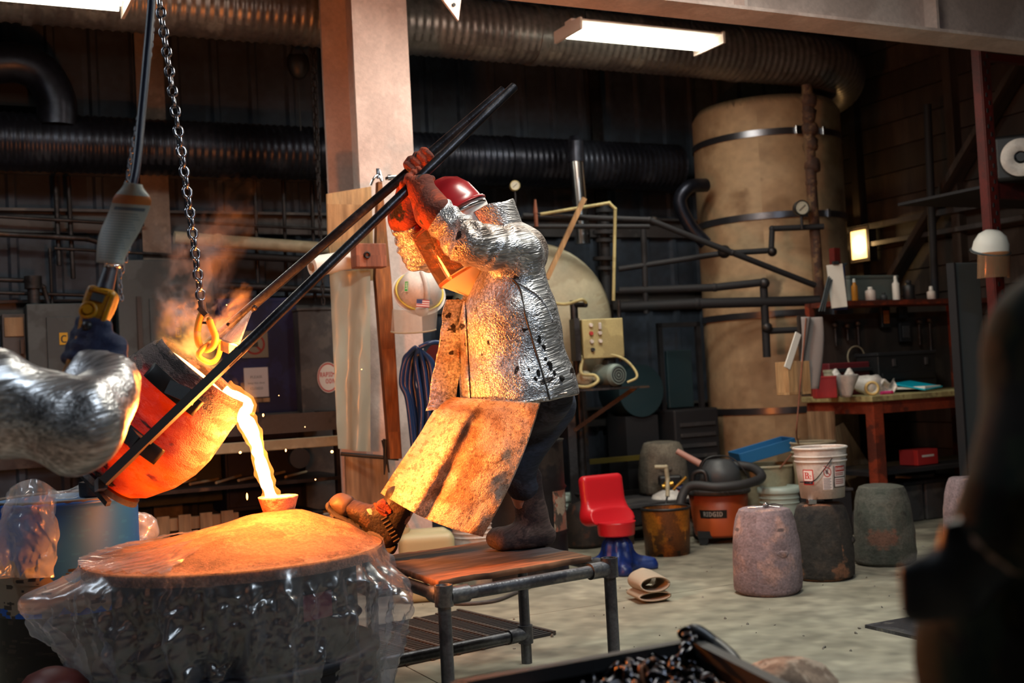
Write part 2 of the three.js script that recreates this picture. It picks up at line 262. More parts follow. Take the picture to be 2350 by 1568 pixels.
// ---------- steel column, crane beam ----------
{
  const c = thing('steel_column', 'wide cream painted steel column with a recessed web', 'column', room(toRoom(pt(897, 600, 7.5)).x, 0, toRoom(pt(897, 600, 7.5)).z), TH, null, 'structure');
  mk('front_flange', box(0.37, CEIL, 0.03, 0, CEIL / 2, 0), M.cream, c);
  mk('back_flange', box(0.37, CEIL, 0.03, 0, CEIL / 2, -0.62), M.cream, c);
  mk('web', box(0.02, CEIL, 0.6, 0, CEIL / 2, -0.31), M.cream, c);
  mk('base_plate', box(0.55, 0.03, 0.85, 0, 0.015, -0.31), M.iron, c);
  const q = pt(1030, 10, 7.2), g = thing('gusset_plate', 'cream steel gusset plate with bolt holes up beside the column', 'plate', q, TH, null, 'structure');
  const s = new THREE.Shape(); [[-0.16, 0.16], [0.11, 0.22], [0.05, -0.1]].forEach(([x, y], i) => (i ? s.lineTo(x, y) : s.moveTo(x, y)));
  mk('plate', new THREE.ExtrudeGeometry(s, { depth: 0.02, bevelEnabled: false }), M.cream, g);
  for (const [x, y] of [[-0.02, 0.11], [0.05, 0.05], [0.02, -0.01], [0.06, 0.14]]) mk('bolt', cyl(0.012, 0.012, 0.02, x, y, 0.024, Math.PI / 2, 0, 0, 6), M.dark, g);
  mk('hanger', box(0.06, 1.2, 0.06, 0.02, 0.75, -0.03), M.cream, g);
  const a = pt(1500, 8, 6.6), r = toRoom(a), b = thing('crane_beam', 'cream steel crane beam with bottom flange under the roof', 'beam', room(r.x, r.y, r.z), TH, null, 'structure');
  mk('bottom_flange', box(9, 0.02, 0.26, 0.6, 0.01, -0.06), M.cream, b);
  mk('web', box(9, 0.42, 0.02, 0.6, 0.22, -0.06), M.cream, b);
  mk('top_flange', box(9, 0.02, 0.26, 0.6, 0.44, -0.06), M.cream, b);
  for (const x of [-3, -1.5, 0, 1.5, 3]) mk('stiffener', box(0.02, 0.4, 0.22, x + 0.6, 0.22, -0.06), M.cream, b);
}

// ---------- fluorescent fittings ----------
function fitting(label, u, y, off, len, wide, warm, power, glow = true) {
  const t = thing('fluorescent_light', label, 'light', room(u, y, off), TH, null);
  mk('housing', [box(len + 0.06, 0.012, wide + 0.02, 0, 0.075, 0), box(len + 0.06, 0.04, 0.1, 0, 0.1, 0)], M.fitting, t);
  for (const s of [-1, 1]) mk('end_cap', box(0.02, 0.085, wide + 0.05, s * (len / 2 + 0.035), 0.045, 0), M.fitting, t);
  for (const z of [-0.3, 0, 0.3]) mk('light_tube', cyl(0.017, 0.017, len, 0, 0.035, z * wide, 0, 0, Math.PI / 2, 12), warm ? M.tubeGlow : M.tubeCool, t);
  for (const x of [-0.4, 0.4]) mk('hanging_wire', cyl(0.004, 0.004, CEIL - y - 0.15, x * len, (CEIL - y) / 2 + 0.0, 0, 0, 0, 0, 6), M.iron, t);
  const l = new THREE.RectAreaLight(warm ? lin(1, 0.965, 0.85) : lin(0.74, 0.87, 1), power, len, wide);
  l.position.set(0, 0.01, 0); l.rotation.x = -Math.PI / 2; t.add(l); l.name = 'tube_light';
  return t;
}
fitting('bright fluorescent light hanging before the silver duct', 0.12, 3.685, 2.13, 1.15, 0.33, 1, LAMP_IN);
fitting('bright fluorescent light hanging near the hoist chains', -4.2, 3.525, 2.36, 1.25, 0.33, 1, LAMP_IN * 0.75);
const lampLabels = ['fluorescent light above the column face', 'warm fluorescent light high above the wooden stand', 'added cool fluorescent rim light high over the hoist operator', 'added cool fluorescent light behind the viewer in place of door daylight'];
LAMPS_OUT.forEach(([u, y, off, cool, s], i) => fitting(lampLabels[i], u, y, off, 1.25, 0.33, !cool, s));

// things laid out in world coordinates: put the origin at the base of the thing
function settle(o) {
  const b = new THREE.Box3();
  o.traverse((c) => { if (c.isMesh) { c.geometry.computeBoundingBox(); b.union(c.geometry.boundingBox); } });
  const c = b.getCenter(V()); c.y = b.min.y;
  const done = new Set();
  o.traverse((k) => { if (k.isMesh && !done.has(k.geometry)) { done.add(k.geometry); k.geometry.translate(-c.x, -c.y, -c.z); } });
  o.position.copy(c); return o;
}
const lone = (name, label, cat, g, m, group, kind) => settle(tag(mk(name, g, m), label, cat, group, kind));
const wp = (px, py, off) => onWall(px, py, off);

// ---------- ducts ----------
function duct(label, pts, r, step, m, turnEnd) {
  const t = thing('spiral_duct', label, 'duct', V());
  const path = new THREE.CatmullRomCurve3(pts, false, 'centripetal'), L = path.getLength(), n = Math.round(L / step);
  const ribs = [];
  const g = new THREE.TubeGeometry(path, n * 4, r, 26, false), p = g.attributes.position, q = V();
  for (let i = 0; i <= n * 4; i++) { const c = path.getPointAt(i / (n * 4)), k = i % 4 === 0 ? 1.0 : i % 4 === 2 ? 0.955 : 0.965; for (let j = 0; j <= 26; j++) { const a = i * 27 + j; q.fromBufferAttribute(p, a).sub(c).multiplyScalar(k).add(c); p.setXYZ(a, q.x, q.y, q.z); } }
  g.computeVertexNormals();
  mk('corrugated_pipe', g, m, t);
  const collar = (s) => { const c = path.getPointAt(s), d = path.getTangentAt(s); return strut(c.clone().addScaledVector(d, -0.03), c.clone().addScaledVector(d, 0.03), r * 1.03, r * 1.03, 26); };
  for (const s of [0.28, 0.62, 0.8]) mk('collar', collar(s), m, t);
  return settle(t);
}
duct('large silver corrugated duct running under the roof', [room(-7, 3.93, 1.35), room(-4, 3.93, 1.35), room(-1, 3.93, 1.35), room(1.5, 3.93, 1.35), room(2.6, 3.9, 1.35), room(3.0, 3.85, 1.0), room(3.1, 3.8, 0.45)], 0.228, 0.062, M.duct);
duct('large dark corrugated duct along the back wall', [room(-7, 3.135, 0.4), room(-3, 3.135, 0.4), room(0, 3.135, 0.4), room(1.2, 3.135, 0.4), room(1.56, 3.135, 0.4)], 0.212, 0.055, M.ductDark);

// ---------- services on the back wall ----------
{
  const s = span(330, 120, 396, 600, 0.35), o = thing('wall_column', 'tan steel wall post behind the hoist chain', 'column', room(s.u, 0, 0.14), TH, null, 'structure');
  mk('front_flange', box(s.w, CEIL, 0.02, 0, CEIL / 2, 0), M.post, o); mk('web', box(0.02, CEIL, 0.1, 0, CEIL / 2, -0.05), M.post, o);
  const w2 = thing('wall_column', 'slim tan steel wall post beside the chrome stack', 'column', room(toRoom(wp(1382, 500, 0.14)).x, 0, 0.14), TH, null, 'structure');
  mk('front_flange', box(0.11, CEIL, 0.02, 0, CEIL / 2, 0), M.iron, w2); mk('web', box(0.02, CEIL, 0.1, 0, CEIL / 2, -0.05), M.iron, w2);
}
const conduit = (label, pts, r, m = M.iron) => lone('conduit_pipe', label, 'pipe', pipe(pts, r), m);
conduit('upper thin conduit running along the dark wall', [wp(-150, 488, 0.2), wp(250, 512, 0.2), wp(330, 516, 0.2)], 0.014);
conduit('thicker conduit running along the dark wall below a thin one', [wp(-150, 530, 0.22), wp(200, 548, 0.22), wp(240, 560, 0.22)], 0.022);
conduit('long conduit at mid height behind the hoist tag', [wp(125, 570, 0.18), wp(330, 582, 0.18), wp(480, 590, 0.18)], 0.012);
conduit('low conduit above the switch box with letter C', [wp(-150, 668, 0.2), wp(200, 678, 0.2), wp(290, 684, 0.2)], 0.014);
conduit('upright conduit down to the switch box with letter C', [wp(114, 570, 0.16), wp(120, 700, 0.16)], 0.012);
conduit('bent conduit over the top of the letter C box', [wp(-60, 640, 0.24), wp(80, 645, 0.24), wp(100, 660, 0.24), wp(112, 700, 0.24)], 0.018);
conduit('first of two upright wall conduits', [wp(127, 405, 0.16), wp(136, 610, 0.16)], 0.018);
conduit('second of two upright wall conduits', [wp(156, 405, 0.16), wp(168, 640, 0.16)], 0.018);
conduit('pale insulated pipe along the wall behind the poles', [wp(400, 545, 0.3), wp(500, 553, 0.3), wp(770, 572, 0.3)], 0.05, M.vessel);
conduit('dark pipe along the wall under the pale insulated pipe', [wp(420, 580, 0.25), wp(770, 600, 0.25)], 0.03, M.dark);
conduit('dark pipe above the blue cabinet', [wp(500, 655, 0.22), wp(780, 668, 0.22)], 0.03, M.iron);
conduit('thin pipe above the blue cabinet', [wp(430, 510, 0.2), wp(770, 528, 0.2)], 0.012, M.iron);
for (const [x, k] of [[585, 'first'], [650, 'second'], [715, 'third']]) conduit(k + ' upright pipe behind the pouring poles', [wp(x, 415, 0.14), wp(x + 8, 690, 0.14)], 0.015, M.iron);
{
  const p = [wp(-40, 150, 0.5), wp(40, 145, 0.5), wp(95, 170, 0.5), wp(128, 230, 0.5), wp(130, 290, 0.5)];
  lone('elbow_duct', 'dark curved duct elbow high on the wall', 'duct', tube(p, 0.14, 40, 16), M.ductDark);
  lone('vent_box', 'dark vent box set in the high wall', 'vent', (() => { const s = span(-60, 141, 130, 250, 0.12); return at(box(s.w, s.h, 0.2), ...[0, 1, 2].map(() => 0)).applyMatrix4(new THREE.Matrix4().makeRotationY(TH)).translate(room(s.u, (s.y + s.y1) / 2, 0.12).x, (s.y + s.y1) / 2, room(s.u, 0, 0.12).z); })(), M.dark);
  const h = thing('pipe_hood', 'dark iron pipe flange on a wall pipe', 'pipe', wp(78, 700, 0.3), 0); mk('collar', cyl(0.06, 0.06, 0.09, 0, 0.16, 0), M.iron, h); mk('stem', cyl(0.042, 0.042, 0.16, 0, 0.08, 0), M.iron, h);
}

// ---------- cabinets ----------
const letter = (txt) => canvasTex(64, 96, (c, w, h) => { c.fillStyle = '#b98a10'; c.fillRect(0, 0, w, h); c.fillStyle = '#111'; c.font = 'bold 84px sans-serif'; c.textAlign = 'center'; c.textBaseline = 'middle'; c.fillText(txt, w / 2, h / 2 + 4); });
const face = (w, h, t) => { const g = new THREE.BoxGeometry(w, h, 0.004); return keep(g); };
const printed = (t, r = 0.6) => std(0xffffff, r, 0, { map: t });
function cabinet(name, label, s, depth, m, parts) {
  const c = thing(name, label, 'cabinet', room(s.u, s.y, s.off - depth / 2), TH);
  mk('body', rbox(s.w, s.h, depth, 0.008, 0, s.h / 2, 0), m, c);
  parts(c, s.w, s.h, depth / 2);
  return c;
}
cabinet('electrical_cabinet', 'grey electrical cabinet marked with a yellow letter C', span(66, 696, 262, 1010, 0.45), 0.28, M.greyBox, (c, w, h, z) => {
  mk('door', rbox(w * 0.66, h * 0.86, 0.016, 0.004, 0.03, h * 0.47, z + 0.006), M.greyBox, c);
  mk('letter_plate', face(0.055, 0.085), printed(letter('C')), c).position.set(-0.05, h * 0.74, z + 0.018);
  mk('latch', rbox(0.03, 0.035, 0.02, 0.004, -0.09, h * 0.38, z + 0.02), M.black, c);
});
cabinet('electrical_cabinet', 'tall dark grey electrical cabinet marked with a letter B', span(278, 596, 500, 1160, 0.5), 0.3, M.greyBox, (c, w, h, z) => {
  mk('door', rbox(w * 0.66, h * 0.8, 0.016, 0.004, 0.1, h * 0.44, z + 0.006), M.greyBox, c);
  mk('letter_plate', face(0.04, 0.07), printed(letter('B')), c).position.set(0.07, h * 0.7, z + 0.018);
  mk('seam_strip', box(0.03, h * 0.7, 0.02, -0.2, h * 0.5, z + 0.008), M.black, c);
  mk('lock', cyl(0.01, 0.01, 0.02, -0.09, h * 0.6, z + 0.016, Math.PI / 2), M.black, c);
});
cabinet('switch_box', 'small dark switch box beside the letter C cabinet', span(5, 720, 60, 830, 0.35), 0.2, M.greyDark, (c, w, h, z) => { mk('cover', rbox(w * 0.8, h * 0.4, 0.02, 0.004, 0, h * 0.72, z), M.plyDull, c); mk('lever', box(0.02, 0.1, 0.04, w * 0.3, h * 0.3, z + 0.02), M.black, c); });
cabinet('storage_locker', 'dark blue steel locker with posted notices', span(510, 684, 690, 1170, 0.6), 0.45, M.blueBox, (c, w, h, z) => {
  mk('door', rbox(w * 0.94, h * 0.96, 0.02, 0.005, 0, h / 2, z + 0.004), M.blueBox, c);
  mk('warning_notice', face(0.2, 0.2), printed(canvasTex(160, 160, (k) => { k.fillStyle = '#6f6a5e'; k.fillRect(0, 0, 160, 160); k.strokeStyle = '#7a1d18'; k.lineWidth = 12; k.beginPath(); k.arc(80, 80, 56, 0, 7); k.moveTo(42, 40); k.lineTo(118, 120); k.stroke(); k.fillStyle = '#2a2420'; k.fillRect(60, 66, 40, 30); })), c).position.set(-0.04, h * 0.78, z + 0.018);
  mk('paper_notice', face(0.18, 0.22), printed(canvasTex(160, 196, (k) => { k.fillStyle = '#b9b8bd'; k.fillRect(0, 0, 160, 196); k.fillStyle = '#3a3a40'; k.textAlign = 'center'; k.font = '22px serif'; k.fillText('PLEASE', 80, 70); k.font = '17px serif'; k.fillText('keep this door', 80, 108); k.font = '22px serif'; k.fillText('CLOSED', 80, 146); })), c).position.set(-0.04, h * 0.6, z + 0.018);
  mk('notice_strip', box(0.19, 0.03, 0.004, -0.04, h * 0.515, z + 0.018), M.plyDull, c);
});
cabinet('machine_cabinet', 'dark grey machine cabinet with round red and white sign', span(694, 712, 800, 1170, 0.75), 0.5, M.greyDark, (c, w, h, z) => {
  const r = 0.085, t = canvasTex(200, 200, (k) => { k.fillStyle = '#c4bcb6'; k.fillRect(0, 0, 200, 200); k.strokeStyle = '#9c2420'; k.lineWidth = 10; k.beginPath(); k.arc(100, 100, 90, 0, 7); k.stroke(); k.fillStyle = '#a3241f'; k.font = 'bold 42px sans-serif'; k.textAlign = 'left'; k.fillText('RAPID', 22, 96); k.fillText('ODND', 72, 140); k.fillRect(142, 72, 30, 8); });
  const d = mk('round_sign', keep(new THREE.CylinderGeometry(r, r, 0.006, 36).rotateX(Math.PI / 2).rotateZ(Math.PI / 2)), [std(0x9c2420, 0.6), printed(t), M.dark], c); d.position.set(0.03, h * 0.66, z + 0.004); d.scale.y = 1.35;
  mk('top_plate', rbox(w + 0.02, 0.02, 0.52, 0.004, 0, h + 0.01, 0), M.greyDark, c);
});

// ---------- casting table with trays ----------
{
  const r = toRoom(onY(772, 943, 1.125)), t = thing('casting_table', 'rusty steel table with a deep tray and rails', 'table', room(r.x - 0.75, 0.06, r.z - 0.35), TH);
  const W = 1.6, D = 0.75;
  mk('tray_floor', box(W, 0.02, D, 0, 0.97, 0), M.iron, t);
  for (const [w, d, x, z] of [[W, 0.02, 0, D / 2], [W, 0.02, 0, -D / 2], [0.02, D, W / 2, 0], [0.02, D, -W / 2, 0]]) mk('tray_side', box(w, 0.13, d, x, 1.0, z), M.greyDark, t);
  mk('front_rail', rbox(W, 0.07, 0.04, 0.006, 0, 0.86, D / 2 + 0.03), M.vessel, t);
  mk('lower_shelf', box(W, 0.025, D, 0, 0.6, 0), M.iron, t);
  for (const x of [-1, 1]) for (const z of [-1, 1]) mk('leg', box(0.06, 1.01, 0.06, x * (W / 2 - 0.04), 0.445, z * (D / 2 - 0.04)), M.iron, t);
  mk('caster_wheel', cyl(0.07, 0.07, 0.05, 0.45, 0.76, D / 2 + 0.03, Math.PI / 2), M.black, t);
  for (let k = 0; k < 7; k++) lone('scrap_rod', 'thin metal rod lying on the casting table shelf', 'rod', strut(room(r.x - 1.3 + k * 0.16, 0.685, r.z - 0.15 - 0.04 * (k % 3)), room(r.x - 1.05 + k * 0.16, 0.685 + (k % 2) * 0.012, r.z - 0.5), 0.01), M.vessel, 'scrap rods on the casting table shelf');
  const p = thing('wooden_pallet', 'wooden pallet standing on edge under the casting table', 'pallet', room(r.x - 1.2, 0, r.z - 0.05), TH);
  for (let k = 0; k < 7; k++) mk('slat', box(0.08, 0.5, 0.02, -0.42 + k * 0.14, 0.25, 0), M.plyDull, p);
  for (const y of [0.06, 0.44]) mk('rail', box(1.0, 0.08, 0.05, 0, y, -0.035), M.plyDull, p);
  const c = thing('storage_crate', 'dark blue crate under the casting table', 'crate', room(r.x - 0.42, 0, r.z - 0.2), TH);
  mk('body', rbox(0.55, 0.42, 0.4, 0.02, 0, 0.21, 0), M.blueBox, c); mk('lid', rbox(0.58, 0.03, 0.43, 0.01, 0, 0.43, 0), M.dark, c);
}

// ---------- big tank and its pipework ----------
{
  const e = toRoom(pt(1775, 600, 10.75)), t = thing('storage_tank', 'tall tan cylindrical tank with metal straps', 'tank', room(e.x, 0, e.z), TH);
  const R = 0.655;
  mk('shell', lathe([[0, 0], [R, 0], [R, 1.18], [R + 0.004, 1.19], [R, 1.2], [R, 2.42], [R + 0.004, 2.43], [R, 2.44], [R, 3.52], [R - 0.05, 3.6], [0, 3.66]], 64), M.tank, t);
  for (const y of [0.9, 1.72, 2.56, 3.27]) { const b = mk('strap', new THREE.CylinderGeometry(R + 0.012, R + 0.012, 0.055, 64, 1, true), M.band, t); b.position.y = y; const a = 4.95; for (const [da, w] of [[0, 0.1], [0.36, 0.03]]) mk('buckle', rbox(w, 0.075, 0.025, 0.005), M.chrome, b).position.set(Math.cos(a + da) * (R + 0.02) * 0, 0, 0).add(V(Math.sin(-0.25 + da) * (R + 0.022), 0, Math.cos(-0.25 + da) * (R + 0.022))); }
}
const pd = 9.75;
const ip = (label, pts, r, m = M.dark, d = pd) => lone('iron_pipe', label, 'pipe', pipe(pts.map(([x, y, k]) => pt(x, y, k || d)), r, 12), m);
ip('long dark pipe sloping down across the tan tank', [[1200, 495, 9.3], [1490, 505, 9.4], [1680, 580, 9.5], [1870, 655, 9.7]], 0.024);
ip('dark pipe rising to the pressure gauge on the tank', [[1420, 618], [1655, 582], [1770, 575], [1772, 525], [1890, 520]], 0.024);
ip('dark pipe running level past the vessel into the tank', [[1190, 520, 9.3], [1490, 520, 9.4]], 0.02);
ip('dark pipe with a downturned end before the tank', [[1420, 668], [1640, 660], [1752, 648], [1760, 820]], 0.032);
ip('thick dark pipe at mid height before the tank', [[1420, 705], [1600, 697], [1880, 690]], 0.042);
ip('short side branch of the downturned pipe', [[1765, 760], [1830, 757]], 0.026);
ip('upright dark pipe standing behind the control box', [[1476, 520], [1483, 720]], 0.024);
lone('rusty_pipe', 'rusty upright pipe in front of the tank', 'pipe', [pipe([pt(1852, 195, 9.8), pt(1862, 420, 9.8), pt(1882, 700, 9.8)], 0.045, 12), ...[230, 268, 300, 335, 380].map((y, i) => { const p = pt(1853 + (y - 195) * 0.06, y, 9.8); return at(jitter(ball(0.07, 0, 0, 0, 10), 0.02, 14, i), p.x, p.y, p.z); })], std(0xffffff, 0.8, 0.3, { map: blotch(256, [[92, 62, 46], [70, 50, 42], [120, 92, 66]], 0.5) }));
for (const [x, y, r, l] of [[1662, 578, 0.055, 'large dark pipe union where two pipes cross on the tank'], [1772, 578, 0.04, 'elbow fitting below the black rimmed gauge'], [1500, 508, 0.04, 'elbow fitting where the level pipe starts to slope'], [1760, 752, 0.045, 'tee fitting of the short side branch pipe'], [1754, 650, 0.045, 'elbow fitting atop the downturned pipe']]) lone('pipe_joint', l, 'fitting', (() => { const p = pt(x, y, pd - 0.02); return ball(r, p.x, p.y, p.z, 12); })(), M.iron, 'fittings on the tank pipework');
function gauge(label, px, py, d, r, rim, stem) {
  const p = pt(px, py, d), g = thing('pressure_gauge', label, 'gauge', p, 0.15);
  mk('case', cyl(r, r, 0.05, 0, 0, 0, Math.PI / 2, 0, 0, 32), rim, g);
  mk('bezel', torus(r * 0.94, r * 0.1, 0, 0, 0.025), rim, g);
  const t = canvasTex(128, 128, (k) => { k.fillStyle = '#b9b7a6'; k.fillRect(0, 0, 128, 128); k.strokeStyle = '#222'; k.lineWidth = 3; for (let i = 0; i < 11; i++) { const a = 2.4 + i * 0.45; k.beginPath(); k.moveTo(64 + 50 * Math.cos(a), 64 + 50 * Math.sin(a)); k.lineTo(64 + 40 * Math.cos(a), 64 + 40 * Math.sin(a)); k.stroke(); } });
  mk('dial', keep(new THREE.CircleGeometry(r * 0.9, 32)), printed(t), g).position.z = 0.0265;
  mk('needle', box(r * 1.1, 0.004, 0.003, 0, 0, 0.029, 0, 0, 0.7), M.black, g);
  mk('stem', stem, M.iron, g);
}
gauge('black rimmed pressure gauge before the tan tank', 1838, 478, 9.7, 0.062, M.black, cyl(0.012, 0.012, 0.12, 0, -0.11, 0));
gauge('pale pressure gauge on a curled siphon stem', 1181, 427, 9.2, 0.038, M.panelTan, tube([V(0, -0.03, 0), V(0, -0.12, 0), V(-0.01, -0.16, 0), V(-0.03, -0.17, 0), V(-0.03, -0.14, 0), V(-0.005, -0.16, 0), V(0, -0.25, 0)], 0.008, 40, 6));

// ---------- cream vessel with control box and motor ----------
{
  const p = pt(1222, 742, 9.5), v = thing('pressure_vessel', 'cream domed pressure vessel behind the worker', 'vessel', V(p.x, 0, p.z), 0.1);
  mk('shell', at(lathe([[0, -0.4], [0.4, -0.38], [0.6, -0.3], [0.66, -0.15], [0.66, 0], [0.62, 0.13], [0.5, 0.24], [0.3, 0.32], [0, 0.36]], 56)).rotateX(Math.PI / 2).translate(0, p.y, -0.1), M.vessel, v);
  for (const x of [-0.35, 0.35]) mk('saddle', box(0.1, p.y - 0.5, 0.4, x, (p.y - 0.5) / 2, -0.2), M.iron, v);
  lone('exhaust_stack', 'shiny chrome exhaust stack pipe by the vessel', 'pipe', [strut(pt(1335, 520, 9.9), pt(1322, 372, 9.9), 0.062, 0.062, 24), strut(pt(1337, 560, 9.9), pt(1335, 520, 9.9), 0.066, 0.066, 24)], std(lin(0.5, 0.52, 0.52), 0.2, 1));
  lone('stack_cap', 'dark hood on top of the chrome stack', 'pipe', [strut(pt(1322, 372, 9.9), pt(1320, 325, 9.9), 0.068, 0.068, 24), strut(pt(1320, 325, 9.9), pt(1319, 312, 9.9), 0.068, 0.04, 24)], M.ductDark);
  lone('valve_stack', 'dark iron valve column beside the chrome stack', 'valve', [strut(pt(1392, 700, 9.9), pt(1387, 470, 9.9), 0.04), ...[480, 530, 548, 590, 612].map((y, i) => strut(pt(1388, y + 8, 9.9), pt(1388, y, 9.9), i % 2 ? 0.1 : 0.075, i % 2 ? 0.1 : 0.075, 16))], M.dark);
  conduit('cream bent conduit rising over the vessel', [pt(1240, 492, 9.2), pt(1398, 466, 9.2), pt(1412, 480, 9.2), pt(1408, 690, 9.2)], 0.013, M.panelTan);
  lone('wooden_stick', 'pale wooden stick leaning against the vessel', 'stick', bar(pt(1255, 640, 8.9), pt(1341, 455, 9.0), 0.03, 0.035), M.ply);
  conduit('thin rod above the vessel with brass fittings', [pt(1230, 490, 9.2), pt(1345, 500, 9.25)], 0.01, M.iron);
  lone('brass_cock', 'brass valve handle on the vessel top pipe', 'valve', [strut(pt(1231, 520, 9.2), pt(1229, 490, 9.2), 0.016), strut(pt(1229, 490, 9.2), pt(1228, 458, 9.2), 0.02, 0.008)], M.timberRed);
  const q = pt(1370, 778, 8.8), c = thing('control_box', 'tan control box with knobs and switches', 'control box', V(q.x, q.y - 0.15, q.z), 0.18);
  mk('body', rbox(0.31, 0.29, 0.14, 0.008, 0.03, 0.15, 0), M.panelTan, c);
  mk('side_flange', box(0.04, 0.31, 0.16, -0.16, 0.15, -0.02), M.iron, c);
  for (const [x, y, k] of [[-0.06, 0.25, 0], [-0.06, 0.19, 1], [-0.06, 0.13, 0], [-0.055, 0.07, 2], [0.005, 0.13, 0], [0.005, 0.24, 3], [0.005, 0.19, 0]]) mk('knob', k === 3 ? rbox(0.02, 0.05, 0.03, 0.005, x, y, 0.085) : cyl(0.016, 0.013, 0.025, x, y, 0.08, Math.PI / 2), k === 1 ? M.red : k === 2 ? M.iron : M.whiteDirty, c);
  lone('grey_hose', 'cream hose over the control box', 'hose', tube([pt(1262, 695, 8.8), pt(1300, 698, 8.75), pt(1335, 688, 8.75), pt(1345, 694, 8.8)], 0.012), M.panelTan);
  lone('post_support', 'dark iron post carrying the control box', 'post', [strut(V(pt(1316,690,9.05).x,0,pt(1316,690,9.05).z), pt(1316, 690, 9.05), 0.03), strut(pt(1316, 700, 9.05), pt(1345, 700, 8.95), 0.02), strut(pt(1420, 690, 8.92), pt(1424, 830, 8.92), 0.014)], M.iron);
  const s = pt(1380, 893, 8.8), sh = thing('motor_shelf', 'dark steel shelf bracket below the control box', 'shelf', V(s.x, s.y, s.z), 0.1);
  mk('top', box(0.62, 0.015, 0.34, 0.02, 0, -0.02), M.iron, sh);
  mk('bracket', [bar(V(-0.2, -0.3, -0.12), V(0.25, 0, 0.05), 0.03, 0.03), box(0.06, 1.0, 0.06, -0.22, -0.5, -0.14)], M.iron, sh);
  const mo = thing('electric_motor', 'grey green electric motor on the shelf', 'motor', V(s.x + 0.09, s.y + 0.008, s.z + 0.02), 0.55);
  mk('body', [cyl(0.085, 0.085, 0.2, 0, 0.09, -0.06, Math.PI / 2, 0, 0, 28), cyl(0.085, 0.07, 0.03, 0, 0.09, 0.055, Math.PI / 2, 0, 0, 28)], std(lin(0.2, 0.26, 0.24), 0.45, 0.2), mo);
  mk('fan_grille', [torus(0.055, 0.005, 0, 0.09, 0.07), torus(0.035, 0.005, 0, 0.09, 0.07), torus(0.016, 0.005, 0, 0.09, 0.07)], M.dark, mo);
  mk('foot', box(0.12, 0.02, 0.16, 0, 0.012, -0.06), M.iron, mo);
  mk('terminal_box', rbox(0.06, 0.04, 0.07, 0.005, 0, 0.185, -0.05), M.greyBox, mo);
  const pu = thing('pump_head', 'cream pump head beside the motor', 'pump', V(s.x - 0.12, s.y + 0.008, s.z), 0.4);
  mk('body', at(ball(0.065, 0, 0, 0), 0, 0.07, 0), M.vessel, pu); mk('neck', cyl(0.03, 0.03, 0.08, 0, 0.04, 0), M.vessel, pu); mk('port', cyl(0.02, 0.02, 0.1, 0.06, 0.07, 0, 0, 0, Math.PI / 2), M.vessel, pu);
  lone('grey_hose', 'cream hose looping around the pump', 'hose', tube([pt(1310, 885, 8.7), pt(1350, 888, 8.65), pt(1372, 875, 8.65), pt(1365, 862, 8.7), pt(1335, 858, 8.7), pt(1340, 820, 8.75), pt(1352, 806, 8.75)], 0.013), M.panelTan);
  lone('grey_hose', 'thin hose arching over the motor', 'hose', tube([pt(1320, 820, 8.75), pt(1400, 814, 8.75), pt(1440, 830, 8.75), pt(1462, 865, 8.7), pt(1440, 878, 8.7)], 0.01), M.panelTan);
  const te = thing('teal_machine', 'dark teal machine drum behind the control box', 'machine', V(pt(1440, 850, 10.15).x, 0, pt(1440, 850, 10.15).z), TH);
  mk('drum', cyl(0.22, 0.22, 0.34, 0.02, 1.13, 0, Math.PI / 2, 0, 0, 36), M.teal, te); mk('stand', box(0.32, 0.92, 0.3, 0.02, 0.46, 0), M.dark, te);
  // dark machinery filling the space between vessel and tank
  const b = thing('dark_machine', 'dark boxy machinery between the vessel and the tank', 'machine', V(pt(1565, 900, 10.35).x, 0, pt(1565, 900, 10.35).z), TH);
  mk('body', rbox(0.46, 0.95, 0.4, 0.02, 0, 0.475, 0), M.dark, b); mk('panel', rbox(0.26, 0.5, 0.04, 0.01, -0.02, 1.21, 0), M.teal, b); mk('frame', [box(0.04, 0.8, 0.04, -0.2, 1.3, 0), box(0.04, 0.8, 0.04, 0.2, 1.3, 0), box(0.44, 0.04, 0.04, 0, 1.68, 0)], M.dark, b);
  for (let k = 0; k < 4; k++) mk('vent_slat', box(0.36, 0.03, 0.02, 0, 0.55 + k * 0.09, 0.205), M.greyDark, b);
  lone('flex_hose', 'dark ribbed flexible hose curling beside the tank', 'hose', tube([pt(1620, 560, 10.2), pt(1585, 520, 10.2), pt(1560, 460, 10.2), pt(1580, 430, 10.2), pt(1620, 425, 10.3)], 0.06, 40, 12), M.ductDark);
}

// ---------- hoists and loose chains before the wall ----------
function linkGeo(L, W, r) { const a = L / 2 - W / 2, p = []; for (let i = 0; i < 20; i++) { const t = i / 20 * Math.PI * 2, c = Math.cos(t), s = Math.sin(t); p.push(V((W / 2 - r) * s, (c > 0 ? a : -a) + (W / 2 - r) * c, 0)); } return new THREE.TubeGeometry(new THREE.CatmullRomCurve3(p, true), 20, r, 6, true); }
function chain(name, label, pts, pitch, W, r, m, cat = 'chain', hotter) {
  const t = thing(name, label, cat, pts[pts.length - 1].clone()), path = new THREE.CatmullRomCurve3(pts, false, 'centripetal'), n = Math.floor(path.getLength() / pitch), g = uvm(linkGeo(pitch + 2 * r, W, r)), o = t.position;
  for (let i = 0; i < n; i++) { const s = (i + 0.5) / n, c = path.getPointAt(s), d = path.getTangentAt(s), k = shade(new THREE.Mesh(g, m)); k.name = 'link'; k.position.copy(c).sub(o); k.quaternion.setFromUnitVectors(QY, d).multiply(new THREE.Quaternion().setFromAxisAngle(QY, (i % 2 ? Math.PI / 2 : 0) + 0.35)); t.add(k); }
  return t;
}
